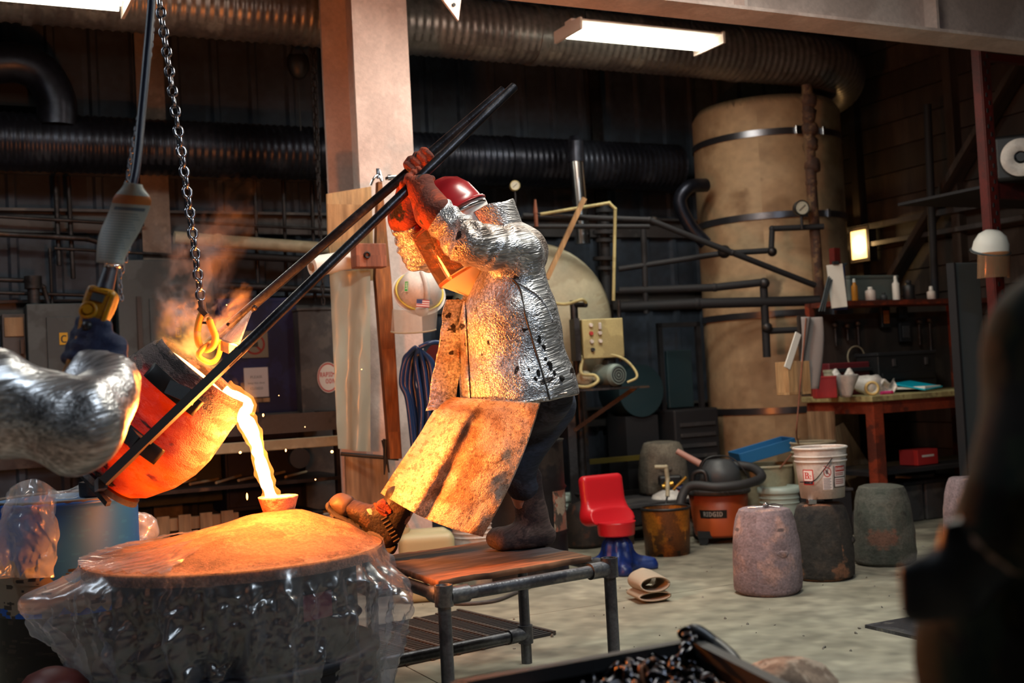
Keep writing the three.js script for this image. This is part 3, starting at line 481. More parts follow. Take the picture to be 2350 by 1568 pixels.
{
  const p = pt(684, 150, 9), b = thing('chain_bag', 'dark canvas chain bag hanging near the column', 'bag', p, TH);
  mk('bag', nets((x, y, z) => Math.max(Math.hypot(x / 0.085, (y - 0.02) / 0.13, z / 0.07) * 0.08 - 0.08, y - 0.07), V(-0.13, -0.16, -0.12), V(0.13, 0.14, 0.12), 0.012), M.black, b);
  mk('strap', [strut(V(-0.07, 0.06, 0), V(0, 0.2, 0), 0.006), strut(V(0.07, 0.06, 0), V(0, 0.2, 0), 0.006)], M.black, b);
  chain('hoist_chain', 'slack dark hoist chain beside the column, first strand', [pt(712, 90, 8.9), pt(722, 280, 8.9), pt(736, 520, 8.9)], 0.05, 0.034, 0.007, M.iron);
  chain('hoist_chain', 'slack dark hoist chain beside the column, long strand', [pt(722, 90, 8.9), pt(728, 280, 8.9), pt(734, 500, 8.9), pt(742, 700, 8.9)], 0.05, 0.034, 0.007, M.iron);
  lone('pull_cord', 'thin cord hanging below the chain bag', 'cord', strut(pt(684, 190, 9), pt(690, 300, 9), 0.005), M.black);
}

// ---------- workbench before the timber wall ----------
let BT0 = 0;
const BU = 0, BO = 2.62;                                               // BO: front edge of the bench, measured from the back wall
const bp = (px, py, u = BU + 0.2) => onWall(px, py, BO - (u - BU));
const SHY = onWall(2060, 690, BO - 0.6).y, US = BU + 0.56;
{
  const c = toRoom(onWall(2050, 906, BO)), top = c.y, u0 = toRoom(onWall(1838, 912, BO - 0.8)).x, u1 = 3.42, L = u1 - u0, D = 0.8, t = thing('workbench', 'cluttered wooden workbench with reddish legs', 'bench', room((u0 + u1) / 2, 0, BO - D / 2), TH);
  BT0 = top + 0.001;
  mk('worktop', rbox(L, 0.045, D, 0.008, 0, top - 0.022, 0), M.panelTan, t);
  mk('apron', [box(L - 0.1, 0.09, 0.03, 0, top - 0.09, D / 2 - 0.05), box(0.03, 0.09, D - 0.1, -L / 2 + 0.05, top - 0.09, 0)], M.benchRed, t);
  for (const x of [-L / 2 + 0.08, L / 2 - 0.1]) for (const z of [-0.33, 0.33]) mk('leg', box(0.09, top - 0.05, 0.09, x, (top - 0.05) / 2, z), M.benchRed, t);
  mk('lower_shelf', box(L - 0.1, 0.03, 0.62, 0, 0.42, -0.02), M.dark, t);
  mk('end_panel', box(0.02, 0.5, 0.3, -L / 2 + 0.02, 0.65, -0.2), M.plyDull, t);
  mk('back_board', box(L, SHY - top - 0.1, 0.03, 0, (SHY + top) / 2 - 0.04, -D / 2 + 0.02), M.planks[0], t);
  mk('upper_shelf', box(L, 0.04, 0.3, 0.1, SHY - 0.02, -D / 2 + 0.16), M.benchRed, t);
  for (const x of [-L / 2 + 0.1, L / 2 - 0.1]) mk('shelf_post', box(0.05, SHY - top, 0.05, x, (SHY + top) / 2, -D / 2 + 0.05), M.benchRed, t);
}
const BT = BT0;
const sitAt = (px, py, y, u) => { const p = bp(px, py, u); return V(p.x, y, p.z); };
const can = (label, px, py, y, u, r, h, m, capM, cap = 0.03, name = 'bottle', cat = 'bottle') => { const t = thing(name, label, cat, sitAt(px, py, y, u), 0.2); mk('body', lathe([[0, 0], [r, 0], [r, h * 0.8], [r * 0.5, h * 0.9], [r * 0.45, h], [0, h]], 20), m, t); mk('cap', cyl(r * 0.5, r * 0.42, cap, 0, h + cap / 2, 0, 0, 0, 0, 12), capM, t); return t; };
const SH = SHY + 0.001;
can('orange and yellow spray bottle on the upper shelf', 1962, 680, SH, US, 0.025, 0.15, std(lin(0.6, 0.22, 0.02), 0.4), M.white);
can('white slim bottle standing on the upper shelf', 2057, 678, SH, US, 0.03, 0.17, M.white, M.white);
can('small clear bottle at the end of the upper shelf', 2137, 672, SH, US, 0.035, 0.08, M.whiteDirty, M.white);
can('short white tin with blue stripe on the upper shelf', 1998, 680, SH, US, 0.042, 0.1, M.whiteDirty, M.white, 0.012, 'paint_tin', 'tin');
can('dark jar on the upper shelf beside the white bottle', 2086, 676, SH, US - 0.02, 0.05, 0.14, M.black, M.dark, 0.02, 'jar', 'jar');
can('small grey jar among the shelf bottles', 2028, 680, SH, US, 0.03, 0.05, M.greyBox, M.dark, 0.012, 'jar', 'jar');
{
  const g = thing('grey_case', 'flat grey green case at the back of the shelf', 'case', sitAt(2000, 660, SH, BU + 0.68), TH); mk('body', rbox(0.55, 0.19, 0.08, 0.02, 0, 0.095, 0), std(lin(0.11, 0.13, 0.12), 0.6), g); mk('lid', rbox(0.54, 0.03, 0.085, 0.01, 0, 0.2, 0), std(lin(0.1, 0.12, 0.11), 0.6), g);
  const h = thing('hanging_tag_sheet', 'white paper sheets clipped on the shelf end', 'paper', bp(1924, 712, BU + 0.42), TH - 0.35);
  for (let k = 0; k < 3; k++) mk('sheet', box(0.13 - k * 0.01, 0.34, 0.003, k * 0.014, 0.19 - k * 0.008, -k * 0.012, 0, 0, 0.06 - 0.03 * k), k ? M.blueBox : std(lin(0.75, 0.73, 0.66), 0.7), h);
  mk('clip', rbox(0.05, 0.03, 0.03, 0.004, 0, 0.37, 0), M.black, h);
  lone('cable_bundle', 'looped grey cables hanging at the shelf end', 'cable', [0, 1, 2].map((k) => tube([bp(1935 + k * 4, 605, BU + 0.5), bp(1905 + k * 5, 630, BU + 0.45), bp(1888 + k * 4, 690, BU + 0.4), bp(1880 + k * 6, 715, BU + 0.4)], 0.008, 24, 6)), M.greyBox);
  lone('red_bar', 'red painted bar standing behind the shelf papers', 'bar', bar(bp(1915, 570, BU + 0.5), bp(1917, 620, BU + 0.5), 0.06, 0.06), M.redSteel);
  const r = thing('red_toolbox', 'small red metal box on the bench', 'box', sitAt(1893, 905, BT, BU + 0.2), TH - 0.5); mk('body', rbox(0.16, 0.15, 0.12, 0.008, 0, 0.075, 0), M.red, r); mk('lid', rbox(0.164, 0.02, 0.124, 0.006, 0, 0.155, 0), M.red, r);
  const bk = thing('torn_bag', 'torn cream paper bag on the bench', 'bag', sitAt(1942, 908, BT, BU + 0.16), 0.3);
  mk('bag', jitter(lathe([[0, 0], [0.045, 0], [0.05, 0.02], [0.07, 0.1], [0.1, 0.16], [0.095, 0.165], [0.06, 0.1], [0, 0.03]], 24), 0.014, 9, 3), M.whiteDirty, bk); mk('torn_flap', sheet((s, q) => V(-0.09 + s * 0.17, 0.14 + 0.05 * q + 0.03 * Math.sin(s * 9), 0.02 - 0.05 * q), 10, 4, 0.003), M.whiteDirty, bk);
  const rag = thing('white_rag', 'crumpled white rag heaped on the bench', 'rag', sitAt(2000, 900, BT, BU + 0.3), 0); mk('cloth', jitter(at(ball(0.13, 0, 0, 0, 26), 0, 0, 0).scale(1, 0.75, 0.7).translate(0, 0.07, 0), 0.03, 9, 5), M.whiteDirty, rag); mk('cloth_edge', sheet((s, q) => V(0.05 + s * 0.12, 0.1 - q * 0.09 + 0.02 * Math.sin(s * 8), 0.07 + 0.03 * Math.sin(q * 5 + s * 4)), 10, 8, 0.003), M.whiteDirty, rag);
  const tp = thing('tape_roll', 'cream roll of masking tape on the bench', 'tape', sitAt(2002, 905, BT, BU + 0.1), TH - 0.6); mk('roll', at(lathe([[0.035, -0.02], [0.055, -0.02], [0.055, 0.02], [0.035, 0.02], [0.035, -0.02]], 28), 0, 0.055, 0, Math.PI / 2), std(lin(0.6, 0.42, 0.16), 0.6), tp); mk('core', at(lathe([[0.031, -0.019], [0.036, -0.019], [0.036, 0.019], [0.031, 0.019], [0.031, -0.019]], 28), 0, 0.055, 0, Math.PI / 2), M.white, tp);
  const pk = thing('pink_marker', 'pink marker lying on the bench', 'marker', sitAt(2032, 900, BT + 0.014, BU + 0.1), TH); mk('barrel', cyl(0.013, 0.013, 0.09, 0, 0, 0, 0, 0, Math.PI / 2, 12), std(lin(0.75, 0.06, 0.25), 0.4), pk); mk('cap', cyl(0.014, 0.01, 0.03, 0.055, 0, 0, 0, 0, Math.PI / 2, 12), std(lin(0.5, 0.02, 0.1), 0.4), pk);
  const bl = thing('blue_folder', 'bright turquoise plastic folder on the bench', 'folder', sitAt(2105, 890, BT + 0.03, BU + 0.24), TH + 0.2); mk('cover', rbox(0.24, 0.012, 0.3, 0.004, 0, 0.02, 0, 0.18, 0, 0.06), std(lin(0.0, 0.36, 0.5), 0.35), bl); mk('pages', rbox(0.22, 0.02, 0.28, 0.004, 0, 0.004, 0), M.white, bl);
  const tc = thing('tool_chest', 'black tool chest at the back of the bench', 'tool chest', sitAt(2060, 890, BT, BU + 0.55), TH);
  mk('body', rbox(0.62, 0.3, 0.25, 0.01, 0, 0.15, 0), M.black, tc); for (const y of [0.06, 0.13]) mk('drawer', rbox(0.56, 0.055, 0.02, 0.005, 0, y, 0.125), M.black, tc); mk('lid', rbox(0.64, 0.03, 0.27, 0.01, 0, 0.31, 0), M.dark, tc); for (const x of [-0.15, 0.2]) mk('latch', rbox(0.03, 0.06, 0.02, 0.004, x, 0.24, 0.13), M.greyDark, tc);
  const rc = thing('red_cabinet', 'dark red open tool box behind the bench papers', 'box', sitAt(1930, 880, BT, BU + 0.6), TH); mk('body', rbox(0.42, 0.26, 0.22, 0.01, 0, 0.13, 0), std(lin(0.12, 0.012, 0.016), 0.5), rc); mk('tray', rbox(0.4, 0.03, 0.24, 0.005, 0, 0.2, 0.03), M.dark, rc);
  const gs = thing('glue_tin', 'small pale tin lid on the bench behind the red box', 'tin', sitAt(1908, 905, BT, BU + 0.4), 0); mk('body', cyl(0.05, 0.05, 0.19, 0, 0.095, 0), M.vessel, gs); mk('lid', cyl(0.054, 0.054, 0.02, 0, 0.2, 0), M.vessel, gs);
  // hung on the back board
  const hung = (name, label, px, py, w, h, d, m, m2, cat) => { const t = thing(name, label, cat, bp(px, py, BU + 0.72), TH); mk('body', rbox(w, h, d, 0.01), m, t); mk('face', rbox(w * 0.6, h * 0.6, 0.01, 0.004, 0, 0, d / 2), m2, t); };
  hung('meter_case', 'dark case with orange edge hung above the bench', 2030, 728, 0.1, 0.18, 0.04, M.black, std(lin(0.5, 0.12, 0.02), 0.5), 'case');
  hung('square_pad', 'dark square pad hung on the board above the bench', 2076, 762, 0.13, 0.17, 0.03, M.dark, M.greyDark, 'pad');
  hung('small_box', 'small dark box hung under the shelf', 2070, 718, 0.09, 0.1, 0.05, M.dark, M.black, 'box');
  for (const [x, y, h, l] of [[1918, 770, 0.17, 'hand tool hung nearest the grey work glove'], [1945, 765, 0.12, 'short hand tool hung above the red tool box'], [1970, 770, 0.2, 'hand tool hung just above the wire loop'], [2110, 765, 0.2, 'hand tool hung beside the dark square pad'], [2135, 770, 0.26, 'longest hand tool hung on the bench board']]) lone('hand_tool', l, 'tool', (() => { const p = bp(x, y, BU + 0.72); return [strut(V(p.x, p.y - h / 2, p.z), V(p.x, p.y + h / 2, p.z), 0.014, 0.01, 8), ball(0.03, p.x, p.y + h / 2, p.z, 10)]; })(), M.iron, 'hand tools on the board above the bench');
  lone('coiled_wire', 'loop of pale wire hung above the bench', 'wire', (() => { const p = bp(1965, 820, BU + 0.7); return torus(0.09, 0.006, p.x, p.y, p.z, 0, TH, 0); })(), M.vessel);
  lone('hanging_strap', 'grey work glove hanging over the bench end', 'glove', sheet((s, q) => { const c = bp(1838 + s * 44 - 10 * q * (1 - s), 728 + q * 165, BU - 0.02); const w = 0.02 * Math.sin(s * 7 + q * 3); return V(c.x + w, c.y, c.z + w); }, 12, 20, 0.012), std(lin(0.22, 0.19, 0.18), 0.9));
  lone('white_clipboard', 'white board leaning at the bench end', 'board', bar(bp(1806, 845, BU - 0.05), bp(1832, 765, BU - 0.05), 0.01, 0.05), M.white);
  const pb = thing('cardboard_box', 'plain cardboard box fixed at the bench end', 'box', bp(1822, 900, BU + 0.02), TH); mk('body', rbox(0.2, 0.24, 0.14, 0.004, 0, 0.1, 0), M.ply, pb); mk('tape', box(0.04, 0.242, 0.142, 0, 0.1, 0), M.plyDull, pb);
  const rx = thing('red_carton', 'red carton under the workbench', 'box', sitAt(2105, 1000, 0.44, BU + 0.3), TH + 0.1); mk('body', rbox(0.24, 0.12, 0.18, 0.004, 0, 0.06, 0), M.red, rx); mk('lettering', box(0.14, 0.016, 0.003, 0, 0.07, 0.091), M.white, rx);
  for (const [x, w, l] of [[2060, 0.2, 'first'], [2110, 0.22, 'second'], [2165, 0.26, 'third']]) { const g2 = thing('grey_bin', l + ' dark grey bin on the floor under the workbench', 'bin', sitAt(x, 1040, 0, BU + 0.4), TH); mk('body', rbox(w, 0.3, 0.3, 0.015, 0, 0.15, 0), M.greyDark, g2); mk('rim', rbox(w + 0.02, 0.03, 0.32, 0.008, 0, 0.3, 0), M.dark, g2); }
}

// ---------- lit window in the timber wall, rack, hung hard hat ----------
{
  const p = onSide(1990, 562, U1 - 0.03), w = thing('window_1', 'small opening glowing with warm lamp light behind the brace', 'window', p, TH - Math.PI / 2, null, 'structure');
  mk('frame', [box(0.26, 0.03, 0.1, 0, 0.15, 0.05), box(0.26, 0.03, 0.1, 0, -0.15, 0.05), box(0.03, 0.3, 0.1, -0.115, 0, 0.05), box(0.03, 0.3, 0.1, 0.115, 0, 0.05)], M.planks[0], w);
  mk('lit_window_pane', box(0.2, 0.27, 0.01, 0, 0, 0.1), std(lin(0.8, 0.6, 0.3), 0.6, 0, { emissive: lin(1, 0.66, 0.26), emissiveIntensity: 1.5 }), w);
  const gl = new THREE.PointLight(lin(1, 0.62, 0.25), 0.5); gl.position.set(0, 0.0, 0.16); gl.name = 'lamp_glow'; w.add(gl);
  conduit('dark upright post before the timber wall', [onSide(2128, 240, U1 - 0.36), onSide(2146, 690, U1 - 0.36)], 0.035, M.dark);
  const r0 = pt(2268, 420, 8.3), rk = thing('rack_upright', 'red perforated steel rack upright with shelf beams', 'rack', V(r0.x, 0, r0.z), TH);
  mk('post', box(0.085, 4.2, 0.03, 0, 2.1, 0.03), M.redSteel, rk); mk('post_side', box(0.012, 4.2, 0.07, -0.04, 2.1, 0), M.redSteel, rk);
  for (let k = 0; k < 48; k++) mk('slot', rbox(0.018, 0.03, 0.006, 0.002, -0.012 + (k % 2) * 0.026, 1.1 + k * 0.055, 0.045), M.black, rk);
  const by = pt(2310, 436, 8.3).y; mk('shelf_beam', box(1.4, 0.11, 0.05, 0.74, by, 0), M.redSteel, rk); mk('shelf_beam', box(1.4, 0.05, 0.05, 0.74, pt(2310, 125, 8.3).y, 0), M.redSteel, rk);
 
  mk('far_post', box(0.085, 4.2, 0.03, 1.48, 2.1, 0.03), M.redSteel, rk);
  const f = thing('round_fan', 'dark machine with white disc on the red rack', 'machine', V(pt(2350, 385, 8.25).x, by + 0.055, pt(2350, 385, 8.25).z), -0.35);
  mk('housing', rbox(0.34, 0.32, 0.3, 0.03, -0.02, 0.16, -0.12), M.black, f);
  mk('disc', at(lathe([[0.045, -0.02], [0.13, -0.02], [0.13, 0.02], [0.045, 0.02], [0.045, -0.02]], 40), -0.02, 0.15, 0.06, Math.PI / 2), M.whiteDirty, f);
  mk('hub', cyl(0.03, 0.03, 0.08, -0.02, 0.15, 0.05, Math.PI / 2), M.black, f);
  const sb = mk('shelf_board', box(1.4, 0.02, 0.9, 0.74, by + 0.045, -0.45), M.dark, rk);
  const h = thing('hard_hat', 'white hard hat with face visor hung on the rack', 'hard hat', pt(2273, 575, 8.1), 0.3);
  mk('shell', at(lathe([[0.0, 0.14], [0.05, 0.135], [0.09, 0.105], [0.115, 0.05], [0.12, 0], [0.13, -0.012], [0.12, -0.014], [0.0, -0.01]], 32), 0, 0, 0, 0.35, 0, 0.05), M.white, h);
  mk('brim', at(torus(0.125, 0.008, 0, -0.005, 0, Math.PI / 2), 0, 0, 0, 0.35, 0, 0.05), M.greyBox, h);
  mk('visor', keep(sheet((s, q) => { const a = -1.4 + s * 2.8; return V(Math.sin(a) * 0.125, -0.02 - q * 0.17, Math.cos(a) * 0.125 - 0.02 * q); }, 20, 6, 0.002)), phy({ color: lin(0.8, 0.55, 0.35), roughness: 0.08, transmission: 0.85, thickness: 0 }), h);
  const hk = mk('hook', strut(V(0, 0.02, -0.1), V(0, 0.02, -0.22), 0.008), M.iron, h);
  const pc = thing('grey_upright_panel', 'tall grey panel beside the rack upright', 'panel', V(pt(2225, 800, 8.6).x, 0, pt(2225, 800, 8.6).z), TH); mk('panel', rbox(0.26, 1.95, 0.05, 0.01, 0, 0.975, 0), std(lin(0.06, 0.07, 0.075), 0.7), pc); mk('edge_strip', box(0.02, 1.95, 0.07, -0.13, 0.975, 0), M.dark, pc);
}

// ---------- floor things on the far side ----------
const refractory = (cols, k) => std(0xffffff, 0.9, 0, { map: blotch(512, cols, 0.55, { p: 3, k, at: [0, [0.46, 0.6], [0.58, 0.66], [0.66, 0.72]], grain: 0.3, wash: 0.45 }), bumpMap: coarseBump, bumpScale: 0.01 });
const potPink = refractory([[176, 142, 134], [140, 122, 126], [204, 134, 104], [104, 88, 88]], 1), potDark = refractory([[74, 62, 54], [52, 46, 42], [132, 88, 64], [36, 32, 32]], 2), potGrey = refractory([[88, 86, 78], [72, 74, 66], [112, 78, 64], [54, 52, 48]], 3), potPale = refractory([[110, 104, 92], [98, 92, 82], [122, 116, 104], [84, 78, 70]], 4);
function pot(label, px, py, r, h, m, turn, y = 0, d = null) {
  const base = d ? V(pt(px, py, d).x, y, pt(px, py, d).z) : floorBehind(px, py, r * 0.9, y);
  const c = thing('furnace_pot', label, 'crucible', base, turn);
  const prof = [[0, 0.015], [r * 0.86, 0], [r * 0.98, 0.02], [r, h * 0.15], [r * 0.99, h * 0.4], [r * 0.95, h * 0.62], [r * 0.88, h * 0.8], [r * 0.79, h * 0.93], [r * 0.72, h * 0.985], [r * 0.62, h], [r * 0.3, h * 1.004], [0, h * 1.004]];
  const lp = []; for (let i = 0; i < prof.length - 1; i++) for (let k = 0; k < 4; k++) lp.push([lerp(prof[i][0], prof[i + 1][0], k / 4), lerp(prof[i][1], prof[i + 1][1], k / 4)]); lp.push(prof[prof.length - 1]);
  mk('body', jitter(lathe(lp, 56), 0.006, 7, px), m, c);
  const chip = jitter(at(ball(0.03, 0, 0, 0, 12), 0, 0, 0).scale(1.4, 0.8, 0.5), 0.01, 20, px);
  mk('chipped_patch', at(chip, 0, h * 0.5, r * 0.965), m, c);
  return c;
}
const HP = [];
HP.push(pot('pinkish grey upturned clay crucible with wire on top', 1765, 1372, 0.195, 0.475, potPink, 0.3));
HP.push(pot('dark scorched upturned crucible under the white bucket', 1893, 1337, 0.185, 0.445, potDark, 1.2));
HP.push(pot('grey green upturned crucible with a rusty stripe', 2034, 1303, 0.19, 0.49, potGrey, 2));
HP.push(pot('upturned crucible half hidden by the near bystander', 2242, 1285, 0.19, 0.5, potPink, 2.5));
function pail(name, label, pos, r0, r1, h, m, o = {}) {
  const t = thing(name, label, o.cat || 'bucket', pos, o.turn || 0);
  mk('body', lathe([[0, 0.004], [r0, 0], [lerp(r0, r1, 0.5), h * 0.5], [r1, h], [r1 - 0.006, h], [r0 - 0.006, 0.014], [0, 0.014]], 40), m, t);
  for (const y of o.ribs || [0.84, 0.74]) mk('rib', torus(lerp(r0, r1, y) + 0.002, 0.006, 0, h * y, 0, Math.PI / 2), m, t);
  mk('rim', torus(r1, 0.008, 0, h, 0, Math.PI / 2), o.rim || m, t);
  if (o.lid) mk('lid', lathe([[0, h + 0.012], [r1 - 0.03, h + 0.012], [r1 - 0.02, h + 0.022], [r1 + 0.01, h + 0.02], [r1 + 0.012, h - 0.02], [r1 + 0.002, h - 0.02], [r1, h + 0.005], [0, h + 0.005]], 40), o.lid, t);
  if (o.handle) mk('handle', tube(o.handle, 0.003, 30, 6), M.iron, t);
  for (const [tx, a, y, w, hh] of o.prints || []) { const rad = lerp(r0, r1, y / h) + 0.0025; const g = new THREE.CylinderGeometry(rad + 0.02 * hh, rad - 0.02 * hh, hh, 12, 1, true, a - w / rad / 2, w / rad); mk('printed_label', keep(g), printed(tx, 0.45), t).position.y = y; }
  return t;
}
const logoTex = canvasTex(128, 160, (k) => { k.fillStyle = '#c8201c'; k.fillRect(0, 0, 128, 160); k.fillStyle = '#e8e0dc'; k.fillRect(10, 10, 108, 108); k.fillStyle = '#c8201c'; k.font = 'bold 96px serif'; k.textAlign = 'center'; k.fillText('B', 50, 98); k.font = 'bold 60px serif'; k.fillText('2', 92, 100); k.fillStyle = '#242c48'; k.fillRect(10, 122, 108, 30); k.fillStyle = '#c8c8d0'; k.fillRect(30, 132, 68, 8); });
const warnTex = canvasTex(96, 220, (k) => { k.fillStyle = '#d8cfcb'; k.fillRect(0, 0, 96, 220); k.fillStyle = '#b5463c'; for (const y of [8, 22, 36]) k.fillRect(10, y, 76, 8); k.strokeStyle = '#b02820'; k.lineWidth = 7; k.beginPath(); k.arc(48, 86, 34, 0, 7); k.moveTo(24, 62); k.lineTo(72, 110); k.stroke(); k.fillStyle = '#5a4a50'; k.fillRect(36, 72, 18, 28); k.fillStyle = '#6a6068'; for (let y = 134; y < 212; y += 11) k.fillRect(8, y, 60 + (y * 7) % 22, 5); });
const dangerTex = canvasTex(150, 220, (k) => { k.fillStyle = '#2a2024'; k.fillRect(0, 0, 150, 220); k.fillStyle = '#cfc4c0'; k.fillRect(8, 8, 134, 120); k.fillRect(8, 136, 134, 76); k.fillStyle = '#a82c26'; k.fillRect(16, 36, 120, 48); k.fillStyle = '#e0d6d2'; k.font = 'bold 34px sans-serif'; k.fillText('DANGER', 20, 72, 112); k.fillStyle = '#9c5a54'; for (const y of [94, 108, 150, 166, 182]) k.fillRect(16, y, 100, 8); });
const bTop = pt(1880, 1143, 7.15), cTop = HP[1].position;
pail('white_bucket', 'white plastic bucket with red labels on the dark crucible', V(cTop.x + 0.015, 0.45 + 0.03, cTop.z + 0.01), 0.128, 0.155, 0.295, M.whiteDirty, { turn: 0, prints: [[logoTex, -0.62 - 0.2, 0.13, 0.07, 0.09], [warnTex, 0.0, 0.14, 0.06, 0.17], [dangerTex, 0.62, 0.14, 0.1, 0.15]], handle: [V(0.03, 0.24, 0.158), V(-0.02, 0.18, 0.16), V(-0.08, 0.11, 0.13), V(-0.14, 0.1, 0.05)] });
lone('metal_block', 'small shiny metal block propping the white bucket', 'block', rbox(0.05, 0.03, 0.06, 0.004, cTop.x - 0.07, 0.465, cTop.z + 0.08), M.chrome);
lone('metal_block', 'second metal block under the far side of the white bucket', 'block', rbox(0.05, 0.03, 0.06, 0.004, cTop.x + 0.06, 0.465, cTop.z - 0.06), M.iron);
{ const p = HP[0].position; lone('wire_scraps', 'bent wire and clamp lying on the pinkish crucible', 'wire', [tube([V(p.x - 0.1, 0.485, p.z + 0.05), V(p.x - 0.03, 0.49, p.z + 0.08), V(p.x + 0.04, 0.5, p.z + 0.06), V(p.x + 0.1, 0.486, p.z + 0.03)], 0.004, 30, 6), at(torus(0.012, 0.006, 0, 0, 0, 0.6), p.x, 0.495, p.z + 0.06), tube([V(p.x - 0.06, 0.484, p.z), V(p.x, 0.49, p.z + 0.04), V(p.x + 0.07, 0.484, p.z + 0.09)], 0.004, 20, 6)], M.chrome); }
pail('white_bucket', 'white lidded bucket behind the grey green crucible', floorBehind(2105, 1187, 0.13), 0.13, 0.155, 0.36, M.whiteDirty, { lid: M.dark, prints: [[logoTex, -0.15, 0.15, 0.075, 0.09]] });
pail('green_bucket', 'pale green lidded bucket beside the shop vacuum', floorBehind(1797, 1240, 0.13), 0.13, 0.155, 0.36, M.bucketGreen, { lid: M.bucketGreen, prints: [[logoTex, -0.3, 0.14, 0.075, 0.09]] });
pail('white_bucket', 'white bucket with red label under the casting table', (() => { const p = pt(722, 1165, 8.9); return V(p.x, 0.0, p.z); })(), 0.13, 0.15, 0.36, M.whiteDirty, { prints: [[logoTex, -0.05, 0.2, 0.08, 0.09]] });
pail('cream_bucket', 'cream ribbed bucket leaning behind the blue tray', (() => { const p = pt(1868, 1060, 8.95); return V(p.x, 0.35, p.z); })(), 0.14, 0.165, 0.34, M.vessel, { ribs: [0.9, 0.8, 0.7] });
// rusty yellow bucket with its torch
const rusty = std(0xffffff, 0.5, 0.1, { map: blotch(512, [[150, 88, 16], [94, 52, 14], [40, 26, 14], [176, 110, 26]], 0.5, { p: 4, at: [0, [0.46, 0.58], [0.58, 0.66], [0.64, 0.7]], grain: 0.3 }) });
const rb = pail('oil_bucket', 'oily yellow steel bucket with blackened rim', floorBehind(1533, 1279, 0.15), 0.155, 0.172, 0.325, rusty, { ribs: [], rim: M.black });
mk('oily_inside', cyl(0.16, 0.16, 0.01, 0, 0.2, 0, 0, 0, 0, 32), M.black, rb); mk('soot_band', cyl(0.167, 0.1725, 0.045, 0, 0.3, 0, 0, 0, 0, 40, true), M.black, rb);
{
  const d = 8.75, t = thing('gas_torch', 'bent steel torch head with hose stuck in the oily bucket', 'torch', V());
  mk('head', pipe([pt(1502, 1072, d), pt(1528, 1072, d), pt(1532, 1100, d), pt(1532, 1140, d - 0.05)], 0.016, 10), M.vessel, t);
  mk('hose', tube([pt(1532, 1135, d - 0.05), pt(1525, 1170, d - 0.1), pt(1510, 1200, rb.position.distanceTo(EY) - 0.08), pt(1540, 1190, 8.4), pt(1555, 1205, 8.42)], 0.008, 30, 6), M.black, t);
  mk('valve', [strut(pt(1520, 1118, d), pt(1545, 1110, d), 0.02), strut(pt(1545, 1125, d), pt(1575, 1095, d), 0.012), ball(0.025, pt(1530, 1112, d).x, pt(1530, 1112, d).y, pt(1530, 1112, d).z, 10)], std(lin(0.5, 0.28, 0.05), 0.35, 0.8), t);
  mk('valve_knob', [cyl(0.03, 0.03, 0.02, pt(1560, 1118, d).x, pt(1560, 1118, d).y, pt(1560, 1118, d).z, 0.6)], M.blueBox, t); settle(t);
  const s = floorBehind(1545, 1238, 0.2), g = thing('sprayer_tank', 'white plastic tank behind the oily bucket', 'tank', V(s.x, 0, s.z), 0);
  mk('body', lathe([[0, 0], [0.16, 0], [0.175, 0.05], [0.175, 0.24], [0.14, 0.32], [0.06, 0.36], [0, 0.36]], 32), M.whiteDirty, g); mk('collar', cyl(0.06, 0.06, 0.05, 0, 0.38, 0), M.black, g); mk('red_cap', cyl(0.03, 0.03, 0.03, 0.08, 0.35, 0.05), M.red, g); mk('pump_block', rbox(0.18, 0.08, 0.1, 0.02, 0, 0.43, 0), M.black, g);
}
